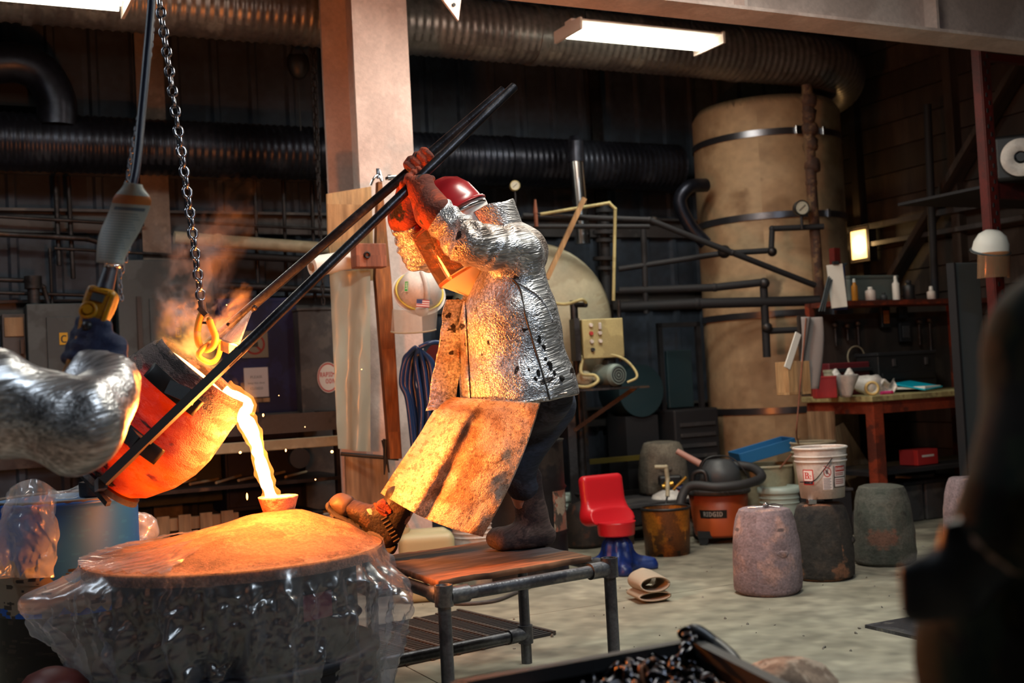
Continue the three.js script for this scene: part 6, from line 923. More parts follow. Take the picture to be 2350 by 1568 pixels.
// the pourer
{
  const w = thing('person', 'worker in silver jacket and red hard hat pouring with the poles', 'person', V());
  const J = {
    chest: pt(1168, 612, 4.98), mid: pt(1162, 745, 4.97), hem: pt(1188, 905, 4.95), pelvis: pt(1232, 905, 4.98), head: pt(1058, 516, 4.98), neck: pt(1112, 535, 4.98),
    sN: pt(1186, 580, 4.80), eN: pt(1076, 558, 4.62), wN: pt(990, 474, 4.70), sF: pt(1140, 562, 5.15), eF: pt(966, 574, 5.1), wF: pt(932, 500, 5.0),
    hS: pt(1262, 930, 5.06), kS: pt(1178, 1068, 4.98), aS: pt(1222, 1205, 5.04), hE: pt(1226, 935, 4.93), kE: pt(1045, 1006, 4.91), aE: pt(912, 1188, 4.86),
  };
  const lat = V(0.2, 0, 0.98), side = (p, k) => p.clone().addScaledVector(lat, k);
  const toeE = pt(784, 1168, 4.8), heelE = pt(888, 1244, 4.86), toeS = pt(1165, 1250, 4.99), heelS = pt(1245, 1238, 5.06);
  const hN = alongPx(NA, NB, 956), hF = alongPx(FA, FB, 960);
  // body, one surface under the clothes
  const bf = blend(0.05, [...chainOf([side(J.chest, 0.09), side(J.mid, 0.08), side(J.pelvis, 0.08)], [0.1, 0.1, 0.11]), ...chainOf([side(J.chest, -0.09), side(J.mid, -0.08), side(J.pelvis, -0.08)], [0.1, 0.1, 0.11]), capsule(J.sN, J.sF, 0.07), capsule(J.chest, J.neck, 0.07, 0.055), capsule(J.neck, J.head, 0.055, 0.07), capsule(J.head.clone().add(V(-0.02, -0.03, 0)), J.head.clone().add(V(-0.01, 0.04, 0)), 0.072, 0.074), ...chainOf([J.sN, J.eN, J.wN, hN], [0.055, 0.045, 0.032, 0.025]), ...chainOf([J.sF, J.eF, J.wF, hF], [0.055, 0.045, 0.032, 0.025]), ...chainOf([J.hS, J.kS, J.aS, heelS.clone().lerp(toeS, 0.1).add(V(0, 0.02, 0)), toeS.clone().lerp(heelS, 0.2).add(V(0, 0.02, 0))], [0.085, 0.06, 0.042, 0.03, 0.025]), ...chainOf([J.hE, J.kE, J.aE, heelE.clone().lerp(toeE, 0.3).add(V(0.015, 0.055, 0)), toeE.clone().lerp(heelE, 0.5).add(V(0.02, 0.05, 0))], [0.085, 0.06, 0.036, 0.022, 0.02])]);
  mk('body', surf(bf, [...Object.values(J), toeE, heelE, toeS, heelS, hN, hF], 0.14, 0.014), skin, w);
  // jacket
  const wr = folds(3, 0.012, 5), hemN = V(-0.06, -1, 0).normalize(), hemA = pt(1066, 952, 4.9), hemB = pt(1318, 906, 4.95), hd = hemB.clone().sub(hemA), hn = V(hd.y, -hd.x, 0).normalize();
  const tf = blend(0.07, [...chainOf([side(J.chest, 0.1), side(J.mid, 0.1), side(J.hem, 0.1), side(J.hem, 0.1).add(V(0.01, -0.2, 0))], [0.122, 0.185, 0.212, 0.225]), ...chainOf([side(J.chest, -0.1), side(J.mid, -0.1), side(J.hem, -0.1), side(J.hem, -0.1).add(V(0.01, -0.2, 0))], [0.122, 0.185, 0.212, 0.225]), capsule(J.sN, J.sF, 0.085), capsule(pt(1200, 575, 4.98), pt(1150, 530, 4.98), 0.1, 0.07)]);
  const nf = blend(0.03, chainOf([J.sN, J.eN, pt(1003, 492, 4.69)], [0.098, 0.086, 0.07])), ff = blend(0.03, chainOf([J.sF, J.eF, pt(932, 516, 5.01)], [0.098, 0.088, 0.07]));
  const ring = (A, B, k, amp) => (x, y, z) => { const dx = B.x - A.x, dy = B.y - A.y, dz = B.z - A.z, L = dx * dx + dy * dy + dz * dz, u = ((x - A.x) * dx + (y - A.y) * dy + (z - A.z) * dz) / L; return amp * Math.sin(u * k + 3 * noise3(x * 9, y * 9, z * 9)); };
  const rN = ring(J.sN, J.eN, 19, 0.007), rN2 = ring(J.eN, J.wN, 17, 0.007), rF = ring(J.eF, J.wF, 20, 0.008), rF2 = ring(J.sF, J.eF, 22, 0.007);
  const cutN = J.wN.clone().sub(J.eN).normalize(), cN0 = pt(1000, 488, 4.69), cutF = J.wF.clone().sub(J.eF).normalize(), cF0 = pt(932, 512, 5.01);
  const jf = (x, y, z) => { let a = nf(x, y, z) + Math.max(rN(x, y, z), rN2(x, y, z)); a = Math.max(a, (x - cN0.x) * cutN.x + (y - cN0.y) * cutN.y + (z - cN0.z) * cutN.z - 0.01); let b = ff(x, y, z) + Math.max(rF(x, y, z), rF2(x, y, z)); b = Math.max(b, (x - cF0.x) * cutF.x + (y - cF0.y) * cutF.y + (z - cF0.z) * cutF.z - 0.01); let t = tf(x, y, z); t = Math.max(t, (x - hemA.x) * hn.x + (y - hemA.y) * hn.y); return smin(smin(t, a, 0.035), b, 0.035) + wr(x, y, z); };
  mk('jacket', surf(jf, [J.sN, J.eN, J.wN, J.sF, J.eF, J.wF, J.hem.clone().add(V(0, -0.12, 0)), hemA, hemB], 0.24, 0.0095), silver(1, 0.35, 0.4, 0.85), w);
  const hit = (px, py, f) => { let d = 4.3, bd = 4.7, bv = 1e9; for (let i = 0; i < 160 && d < 5.15; i++) { const p = pt(px, py, d), v = f(p.x, p.y, p.z); if (v < bv) { bv = v; bd = d; } if (v < 0.001) break; d += Math.min(0.05, Math.max(v * 0.6, 0.002)); } return pt(px, py, bd); };
  mk('jacket_seam', tube([[1176, 640], [1192, 660], [1205, 720], [1222, 780], [1240, 840], [1252, 880], [1262, 918]].map(([x, y]) => hit(x, y, jf)), 0.0045, 60, 6), std(lin(0.05, 0.045, 0.04), 0.7), w);
  mk('jacket_seam', tube([[1190, 650], [1220, 668], [1245, 690], [1268, 735]].map(([x, y]) => hit(x, y, jf)), 0.006, 40, 6), silver(2, 0.1), w);
  mk('jacket_hem', tube([[1072, 945], [1120, 940], [1180, 932], [1240, 922], [1300, 908]].map(([x, y]) => hit(x, y - 6, jf)), 0.006, 50, 6), silver(2, 0.4), w);
  mk('front_placket', sheet((s, t) => hit(lerp(1062, 1082, s) - 14 * (1 - t), lerp(690, 945, t), jf).add(V(-0.004, 0, 0.006)), 6, 40, 0.006, (s, t, p) => [p.x, p.y]), silver(4, 0.8), w);
  const flakes = [[1236, 780, 9], [1248, 800, 7], [1262, 842, 10], [1272, 858, 7], [1236, 858, 8], [1228, 872, 7], [1288, 868, 6], [1252, 826, 6], [1214, 850, 5]];
  mk('burnt_patch', flakes.map(([x, y, r], i) => { const p = hit(x, y, jf); return at(jitter(ball(r / 720, 0, 0, 0, 10).scale(1, 1.4, 0.25), 0.005, 40, i), p.x, p.y, p.z + 0.001); }), std(lin(0.02, 0.018, 0.016), 0.9), w);
  mk('collar', sheet((s, t) => { const a = lerp(-2.3, 2.2, s), c = pt(1140, 512, 4.98); return c.clone().add(V(Math.cos(a) * (0.085 + 0.02 * t) + 0.02 - 0.05 * t, -0.04 + 0.1 * t + 0.03 * Math.cos(a) + 0.004 * Math.sin(a * 5), Math.sin(a) * (0.1 + 0.015 * t))); }, 40, 8, 0.006, (s, t, p) => [p.x + p.z, p.y]), silver(2, 0.1), w);
  mk('jacket_flap', sheet((s, t) => { const q = pt(lerp(1052, 1000 - 12 * t, s) + 30 * (1 - t) - 8, lerp(688, 935 + 8 * s, t), 4.95 - 0.06 * s); return q.add(V(0.01 * fbm3(s * 4, t * 9, 2), 0, 0.02 * Math.sin(t * 7))); }, 12, 30, 0.006, (s, t, p) => [p.x, p.y]), silver(4, 0.8), w);
  mk('button', [[1046, 690], [1068, 790]].map(([x, y]) => { const p = hit(x + 4, y, jf); return ball(0.012, p.x, p.y, p.z, 10); }), M.iron, w);
  // apron over the thighs
  const apTex = dataTex(512, (u, v) => { const g = pfbm(u, v, 128, 5, 2), m = pfbm(u, v, 20, 15, 4), sp = sst(pfbm(u, v, 40, 55, 3), 0.62, 0.7); let c = [216, 198, 172].map((q) => q * (0.66 + 0.6 * g * (0.5 + m))); const knee = Math.exp(-(((u - 0.36) / 0.17) ** 2 + ((v - 0.2) / 0.09) ** 2)) + 0.9 * Math.exp(-(((u - 0.36) / 0.05) ** 2 + ((v - 0.36) / 0.2) ** 2)); c = mixc(c, [58, 34, 22], clamp(knee * (0.55 + 0.9 * (pfbm(u, v, 9, 71, 5) - 0.3)), 0, 0.92)); const wash = sst(pfbm(u, v, 3, 83, 5), 0.4, 0.66); c = mixc(c, [206, 200, 192], wash * 0.6); c = mixc(c, [132, 84, 46], sst(pfbm(u, v, 5, 95, 6), 0.46, 0.72) * 0.5); return mixc(c, [70, 48, 34], sp * 0.3); }, true, 1);
  const Lx = [[1040, 912], [1004, 935], [962, 1000], [915, 1070], [874, 1133]], Rx = [[1240, 925], [1222, 985], [1196, 1055], [1158, 1140], [1108, 1232]];
  const curve = (A) => new THREE.CatmullRomCurve3(A.map(([x, y]) => V(x, y, 0)));
  const cl = curve(Lx), cr = curve(Rx);
  mk('apron', sheet((s, t) => { const a = cl.getPoint(t), b = cr.getPoint(t), sag = t > 0.9 ? 0 : 0, x = lerp(a.x, b.x, s), y = lerp(a.y, b.y, s) + 14 * Math.sin(s * Math.PI) * t, crease = Math.exp(-(((s - 0.38 - 0.05 * t) / 0.08) ** 2)) * 0.024 * sst(t, 0.15, 0.35), d = lerp(4.86, 4.66, sst(s, 0, 0.35)) - 0.06 * s + crease - 0.03 * Math.sin(s * 9 + 1) * t * 0.5 + 0.014 * fbm3(s * 5, t * 6, 4, 3) + 0.22 * Math.max(0, 0.1 - s) * 8 * 0.35; return pt(x, y, d); }, 60, 60, 0.005), std(0xffffff, 0.5, 0.45, { map: apTex, bumpMap: withRep(grey(256, (u, v) => pfbm(u, v, 64, 6, 3), 1), 0.25), bumpScale: 0.004 }), w);
  // jeans
  const je = blend(0.04, [...chainOf([J.hS, J.kS, pt(1200, 1115, 5.0)], [0.112, 0.085, 0.07]), ...chainOf([J.hE, J.kE, pt(945, 1130, 4.88)], [0.105, 0.082, 0.066]), capsule(side(J.pelvis, 0.09), side(J.pelvis, -0.09), 0.13)]), jw = folds(9, 0.004, 9);
  mk('jeans', surf((x, y, z) => je(x, y, z) + jw(x, y, z), [J.hS, J.kS, J.hE, J.kE, pt(1200, 1115, 5), pt(945, 1130, 4.88), J.pelvis], 0.15, 0.011), denim, w);
  // boots
  const fE = toeE.clone().sub(heelE).normalize(), upE = V(0.62, 0.78, 0.05).addScaledVector(fE, -V(0.62, 0.78, 0.05).dot(fE)).normalize(), wE = fE.clone().cross(upE);
  const fp = (o, f, u, x) => (q) => o.clone().addScaledVector(f, q[0]).addScaledVector(u, q[1]).addScaledVector(x, q[2] || 0);
  const e = fp(heelE, fE, upE, wE);
  const dB = 4.86;
  mk('boot', inflate([[757, 1152], [772, 1136], [792, 1136], [822, 1150], [856, 1158], [880, 1146], [890, 1122], [930, 1112], [952, 1128], [948, 1168], [930, 1210], [912, 1248], [890, 1258], [862, 1240], [826, 1206], [790, 1182], [764, 1170]], dB, 0.052, 0.05, 0.0075), bootM, w);
  mk('toe_cap', inflate([[754, 1154], [772, 1134], [794, 1134], [812, 1146], [806, 1176], [792, 1186], [766, 1172]], dB, 0.058, 0.045, 0.0075), std(lin(0.07, 0.045, 0.032), 0.55), w);
  const soleG = (B, n) => { const g = []; const slab = sheet((s, t) => { const a = s * Math.PI * 2, l = 0.105 + 0.148 * Math.cos(a), wd = (0.046 + 0.006 * Math.cos(a)) * Math.sin(a); return B([l, 0.012 - t * 0.024, wd]); }, 32, 1); g.push(slab, sheet((s, t) => { const a = s * Math.PI * 2; return B([0.105 + 0.148 * t * Math.cos(a), -0.012, (0.046 + 0.006 * Math.cos(a)) * t * Math.sin(a)]); }, 32, 4)); return g; };
  const sole = mk('sole', inflate([[748, 1160], [756, 1150], [770, 1168], [796, 1184], [830, 1206], [864, 1240], [890, 1256], [912, 1248], [908, 1266], [888, 1274], [872, 1262], [858, 1262], [838, 1232], [800, 1202], [766, 1186]], dB, 0.05, 0.012, 0.006), std(lin(0.03, 0.025, 0.022), 0.8), w);
  for (let k = 0; k < 9; k++) for (const s of [-1, 1]) { const x = lerp(762, 880, k / 8), y = lerp(1184, 1272, k / 8), a = pt(x, y, dB - 0.008 * s), b = pt(x, y, dB - 0.05 * s); mk('tread', bar(a, b, 0.016, 0.012, V(0.55, 0.8, 0)), std(lin(0.05, 0.04, 0.034), 0.8), sole); }
  mk('boot_strap', [inflate([[862, 1158], [884, 1146], [906, 1170], [886, 1186]], dB, 0.056, 0.006, 0.006), tube([pt(884, 1176, dB - 0.06), pt(868, 1168, dB - 0.06), pt(860, 1156, dB - 0.04)], 0.006, 12, 6)], leather, w);
  mk('boot_lacing', Array.from({ length: 7 }, (_, k) => { const p = pt(lerp(882, 910, k / 6), lerp(1190, 1240, k / 6), dB - 0.052); return rbox(0.03, 0.006, 0.01, 0.002, p.x, p.y, p.z, 0, 0, 0.5); }), std(lin(0.05, 0.035, 0.028), 0.6), w);
  const fS = V(toeS.x - heelS.x, 0, toeS.z - heelS.z).normalize(), wS = fS.clone().cross(QY), bS = V(heelS.x, ST + 0.031, heelS.z), q = fp(bS, fS, QY, wS);
  const shS = blend(0.035, [...[0.018, -0.018].flatMap((k) => chainOf([q([0.0, 0.048, k]), q([0.1, 0.05, k * 1.3]), q([0.2, 0.045, k * 1.5])], [0.045, 0.046, 0.045])), ...chainOf([q([0.02, 0.05]), J.aS.clone().add(V(0.0, 0.03, 0)), pt(1205, 1100, 5.02)], [0.058, 0.062, 0.072])]), bw = folds(21, 0.006, 9);
  mk('boot', surf((x, y, z) => Math.max(shS(x, y, z) + bw(x, y, z), ST + 0.031 - y), [q([-0.04, 0]), q([0.26, 0]), pt(1205, 1095, 5.02)], 0.09, 0.008), feltM, w);
  // gloves
  const dirN = NB.clone().sub(NA), dirF = FB.clone().sub(FA), gw = folds(5, 0.004, 11);
  const g1 = gripParts(hN, dirN, V(0.35, -0.75, 0.6), pt(966, 432, 4.72), pt(994, 486, 4.69), 0.0195, 0.0145, 0.052, 0.078, 1), gf = blend(0.014, g1.f);
  mk('glove', surf((x, y, z) => gf(x, y, z) + 0.6 * gw(x, y, z), g1.pts, 0.09, 0.0062), leather, w);
  const g2 = gripParts(hF, dirF, V(0.1, -0.7, -0.7), pt(940, 432, 4.98), pt(930, 502, 5.01), 0.0195, 0.0145, 0.05, 0.074, -1), gf2 = blend(0.014, g2.f);
  mk('glove', surf((x, y, z) => gf2(x, y, z) + 0.6 * gw(x, y, z), g2.pts, 0.09, 0.0062), leather, w);
  // head gear
  const hu = V(-0.45, 0.89, 0).normalize(), hf = V(-0.89, -0.45, 0.28).addScaledVector(hu, -V(-0.89, -0.45, 0.28).dot(hu)).normalize(), hr = hf.clone().cross(hu), HM = new THREE.Matrix4().makeBasis(hf, hu, hr).setPosition(pt(1036, 486, 4.98)), ap = (g) => g.applyMatrix4(HM);
  const redHat = std(lin(0.34, 0.012, 0.018), 0.28);
  const hat = mk('hard_hat', ap(lathe([[0, 0.145], [0.05, 0.14], [0.09, 0.115], [0.118, 0.07], [0.13, 0.02], [0.133, 0], [0.146, -0.008], [0.146, -0.014], [0.128, -0.01], [0.11, 0.06], [0, 0.13]], 44).scale(1.08, 1, 0.95)), redHat, w);
  mk('hat_peak', ap(sheet((s, t) => { const a = lerp(-0.9, 0.9, s); return V(Math.cos(a) * (0.14 + 0.045 * t * Math.cos(a)), -0.008 - 0.02 * t, Math.sin(a) * 0.13); }, 20, 5, 0.004)), redHat, hat);
  mk('hat_ratchet', [ap(torus(0.136, 0.008, -0.005, -0.03, 0, Math.PI / 2)), ap(cyl(0.024, 0.024, 0.02, -0.1, -0.03, 0.1, Math.PI / 2, 0.7)), ap(ball(0.014, -0.06, -0.025, 0.128, 10)), ap(ball(0.012, -0.14, -0.03, 0.02, 10))], M.chrome, hat);
  mk('head_cloth', jitter(ap(lathe([[0.09, -0.2], [0.108, -0.16], [0.112, -0.1], [0.118, -0.04], [0.122, 0.0], [0.0, 0.03]], 36).scale(1.05, 1, 0.95).translate(-0.025, 0, 0)), 0.006, 10), std(lin(0.72, 0.68, 0.64), 0.9), w);
  mk('face', [ap(at(ball(0.02, 0, 0, 0, 10).scale(1, 1.6, 0.8), 0.1, -0.09, 0)), ap(ball(0.012, 0.1, -0.055, 0.035, 8)), ap(ball(0.012, 0.1, -0.055, -0.035, 8)), ap(at(ball(0.018, 0, 0, 0, 8).scale(0.5, 0.4, 1.4), 0.1, -0.13, 0))], skin, w);
  const shieldM = phy({ color: lin(0.82, 0.6, 0.42), roughness: 0.05, transmission: 0.95, thickness: 0, ior: 1.5, side: THREE.DoubleSide });
  mk('face_shield', ap(sheet((s, t) => { const a = lerp(-1.45, 1.45, s); return V(0.055 + Math.cos(a) * 0.148, -0.02 - t * 0.24, Math.sin(a) * 0.138); }, 30, 10, 0.002)), shieldM, w);
  const clothM = phy({ color: lin(0.75, 0.6, 0.45), roughness: 0.9, transmission: 0.35, thickness: 0, side: THREE.DoubleSide });
  mk('chin_guard', ap(sheet((s, t) => { const a = lerp(-1.5, 1.5, s), r = lerp(0.152, 0.08, t); return V(0.05 + Math.cos(a) * r - 0.02 * t, -0.245 - t * (0.035 + 0.075 * Math.cos(a)), Math.sin(a) * r * 0.95); }, 30, 8, 0.003)), clothM, w);
  settle(w);
}
// the hoist operator, whose arm reaches in beside the drum
{
  const w = thing('person', 'hoist operator in silver sleeve and dark blue glove', 'person', V());
  const sh = pt(-210, 860, 2.85), el = pt(178, 975, 3.02), wr = pt(238, 868, 3.22), hand = pt(222, 805, 3.27), hd = pt(-330, 520, 2.75), ch = pt(-420, 1000, 2.75), pv = pt(-430, 1500, 2.8), sh2 = pt(-640, 900, 2.7);
  const fl = (p) => V(p.x, 0.06, p.z), kn = (p) => V(p.x, 0.48, p.z);
  const bf = blend(0.05, [capsule(sh, sh2, 0.08), capsule(ch, pv, 0.14), capsule(ch.clone().lerp(sh, 0.5), pv, 0.12), ...chainOf([sh, el, wr, hand], [0.06, 0.05, 0.035, 0.03]), capsule(sh2, sh2.clone().add(V(-0.05, -0.3, 0.05)), 0.055, 0.045), capsule(sh2.clone().add(V(-0.05, -0.3, 0.05)), sh2.clone().add(V(0.02, -0.55, 0.1)), 0.045, 0.035), capsule(hd.clone().add(V(0, -0.16, 0)), hd, 0.06, 0.07), capsule(hd, hd.clone().add(V(0, 0.09, 0)), 0.085, 0.09), ...chainOf([pv.clone().add(V(0.09, 0, 0)), kn(pv).add(V(0.14, 0, 0.02)), fl(pv).add(V(0.16, 0, 0)), fl(pv).add(V(0.3, 0, -0.08))], [0.09, 0.06, 0.045, 0.035]), ...chainOf([pv.clone().add(V(-0.09, 0, 0)), kn(pv).add(V(-0.1, 0, 0)), fl(pv).add(V(-0.1, 0, 0.03)), fl(pv).add(V(0.05, 0, 0))], [0.09, 0.06, 0.045, 0.035])]);
  mk('body', surf(bf, [sh, el, wr, hand, hd.clone().add(V(0, 0.1, 0)), ch, sh2.clone().add(V(-0.1, -0.5, 0)), fl(pv).add(V(0.32, 0, 0)), fl(pv).add(V(-0.2, 0, 0))], 0.17, 0.02), skin, w);
  const wk = folds(31, 0.02, 4), tf = blend(0.08, [capsule(sh, sh2, 0.12), capsule(ch, pv.clone().add(V(0, 0.05, 0)), 0.2, 0.21)]), uf = blend(0.03, chainOf([sh, el], [0.125, 0.118])), lf = blend(0.03, chainOf([el.clone().add(V(0.02, 0, 0)), wr], [0.112, 0.085])), cut = wr.clone().sub(el).normalize(), ax = el.clone().sub(sh).normalize();
  const jf = (x, y, z) => { const u = (x - sh.x) * ax.x + (y - sh.y) * ax.y + (z - sh.z) * ax.z, n3 = noise3(x * 7, y * 7, z * 7); let a = uf(x, y, z) + 0.008 * Math.sin(u * 26 + 2 * n3); let b = Math.max(lf(x, y, z) + 0.009 * Math.sin((x * 0.9 - y * 0.3) * 34 + 2 * n3), (x - wr.x) * cut.x + (y - wr.y) * cut.y + (z - wr.z) * cut.z); return smin(smin(tf(x, y, z), a, 0.05), b, 0.012) + wk(x, y, z); };
  mk('jacket', surf(jf, [sh, el, wr, ch, pv, sh2], 0.26, 0.0125), silver(7, 0.05, 0.36, 0.9, 0.0022), w);
  const blueG = std(lin(0.012, 0.02, 0.06), 0.8, 0, { bumpMap: fineBump, bumpScale: 0.002 }), ax2 = pt(252, 650, 3.3).sub(pt(160, 880, 3.22));
  const g = gripParts(pt(216, 795, 3.29), ax2, V(0.75, -0.1, 0.66), pt(248, 850, 3.24), pt(240, 905, 3.2), 0.036, 0.0165, 0.055, 0.075, -1), gf = blend(0.016, g.f);
  mk('glove', surf(gf, g.pts, 0.1, 0.0075), blueG, w);
  const tr = blend(0.05, [capsule(pv.clone().add(V(0.08, 0.02, 0)), kn(pv).add(V(0.14, 0, 0.02)), 0.15, 0.11), capsule(kn(pv).add(V(0.14, 0, 0.02)), fl(pv).add(V(0.16, 0.06, 0)), 0.11, 0.1), capsule(pv.clone().add(V(-0.08, 0.02, 0)), kn(pv).add(V(-0.1, 0, 0)), 0.14, 0.1), capsule(kn(pv).add(V(-0.1, 0, 0)), fl(pv).add(V(-0.1, 0.06, 0.03)), 0.1, 0.09)]);
  mk('trousers', surf(tr, [pv, kn(pv).add(V(0.25, 0, 0)), fl(pv).add(V(0.25, 0, 0)), fl(pv).add(V(-0.2, 0, 0))], 0.18, 0.02), M.black, w);
  const hm = mk('hard_hat', at(lathe([[0, 0.15], [0.06, 0.143], [0.11, 0.1], [0.132, 0.02], [0.15, 0], [0.13, -0.006], [0, -0.004]], 32), hd.x, hd.y + 0.06, hd.z), M.white, w);
  mk('brim', at(torus(0.14, 0.008, 0, 0, 0, Math.PI / 2), hd.x, hd.y + 0.06, hd.z), M.white, hm);
  settle(w);
}
// the bystander close to the lens
{
  const w = thing('person', 'blurred bystander in dark camouflage shirt and olive trousers', 'person', V());
  const D = 1.28, sh = pt(2455, 800, D + 0.06), ch = pt(2620, 900, D + 0.1), pv = pt(2420, 1640, D + 0.08), el = pt(2345, 1180, D - 0.05), ha = pt(2205, 1320, D - 0.02), hd = V(ch.x + 0.07, 1.47, ch.z), sh2 = sh.clone().add(V(0.4, 0.02, 0.12));
  const kn = pv.clone().setY(0.5).add(V(0.05, 0, -0.04)), ft = kn.clone().setY(0.06);
  const b2 = blend(0.05, [capsule(ch, pv, 0.13, 0.13), capsule(ch.clone().add(V(0.2, 0, 0.05)), pv.clone().add(V(0.2, 0, 0.05)), 0.13), capsule(sh, sh2, 0.06), ...chainOf([sh, el, ha], [0.05, 0.042, 0.03]), capsule(sh2, sh2.clone().add(V(0.05, -0.5, 0)), 0.05, 0.035), capsule(ch.clone().add(V(0.1, 0.1, 0)), hd, 0.06, 0.06), capsule(hd.clone().add(V(-0.01, 0, -0.02)), hd.clone().add(V(0, 0.09, 0)), 0.072, 0.09), capsule(hd.clone().add(V(-0.05, 0.03, -0.07)), hd.clone().add(V(-0.055, 0.01, -0.085)), 0.014, 0.016), capsule(hd.clone().add(V(0.08, 0.03, 0.0)), hd.clone().add(V(0.085, 0.05, 0.01)), 0.02), ...chainOf([pv, kn, ft, ft.clone().add(V(-0.12, 0, -0.1))], [0.09, 0.06, 0.045, 0.035]), ...chainOf([pv.clone().add(V(0.22, 0, 0.05)), kn.clone().add(V(0.2, 0, 0.08)), ft.clone().add(V(0.2, 0, 0.1))], [0.09, 0.06, 0.045])]);
  mk('body', surf(b2, [sh, sh2.clone().add(V(0.1, -0.55, 0)), hd.clone().add(V(0, 0.12, 0)), pv, ft.clone().add(V(-0.14, 0, -0.12)), ft.clone().add(V(0.3, 0, 0.15)), ha], 0.16, 0.018), skin, w);
  const camo = std(0xffffff, 0.95, 0, { map: blotch(256, [[40, 46, 26], [34, 26, 18], [22, 32, 18], [62, 54, 34]], 0.25, { p: 5, at: [0, [0.5, 0.54], [0.53, 0.57], [0.58, 0.62]] }) });
  const sf = blend(0.05, [capsule(ch, pv.clone().add(V(0, 0.06, 0)), 0.15), capsule(ch.clone().add(V(0.2, 0, 0.05)), pv.clone().add(V(0.2, 0.06, 0.05)), 0.15), capsule(sh, sh2, 0.085), ...chainOf([sh, el], [0.075, 0.062])]);
  mk('shirt', surf(sf, [sh, sh2, ch, pv, el], 0.19, 0.016), camo, w);
  const g = blend(0.014, [capsule(el.clone().lerp(ha, 0.25), ha, 0.042, 0.038), ...[-1, 0, 1, 2].map((k) => capsule(ha.clone().add(V(0, k * 0.016 - 0.01, 0.02)), ha.clone().add(V(-0.05, k * 0.016 - 0.025, -0.01)), 0.014, 0.011)), capsule(ha, ha.clone().add(V(-0.015, 0.05, 0.02)), 0.015, 0.011)]);
  mk('glove', surf(g, [el, ha, ha.clone().add(V(-0.07, 0, 0))], 0.07, 0.008), M.black, w);
  const hair = capsule(hd.clone().add(V(0.01, 0.07, 0.02)), hd.clone().add(V(0.01, 0.1, 0.01)), 0.1, 0.1); mk('hair', surf((x, y, z) => Math.max(hair(x, y, z) + 0.006 * noise3(x * 40, y * 40, z * 40), hd.y + 0.03 + (hd.z - z) * 0.7 - y), [hd, hd.clone().add(V(0, 0.15, 0))], 0.13, 0.01), std(lin(0.03, 0.02, 0.015), 0.8), w);
  mk('sleeve_cuff', strut(el.clone().lerp(ha, -0.02), el.clone().lerp(ha, 0.22), 0.058, 0.05, 16), std(lin(0.36, 0.34, 0.3), 0.9), w);
  const tr = blend(0.05, [...chainOf([pv, kn, ft.clone().setY(0.1)], [0.15, 0.1, 0.09]), ...chainOf([pv.clone().add(V(0.22, 0, 0.05)), kn.clone().add(V(0.2, 0, 0.08)), ft.clone().add(V(0.2, 0.04, 0.1))], [0.15, 0.1, 0.09])]);
  mk('trousers', surf(tr, [pv, ft, ft.clone().add(V(0.3, 0, 0.15))], 0.19, 0.02), std(lin(0.11, 0.11, 0.085), 0.95), w);
  settle(w);
}
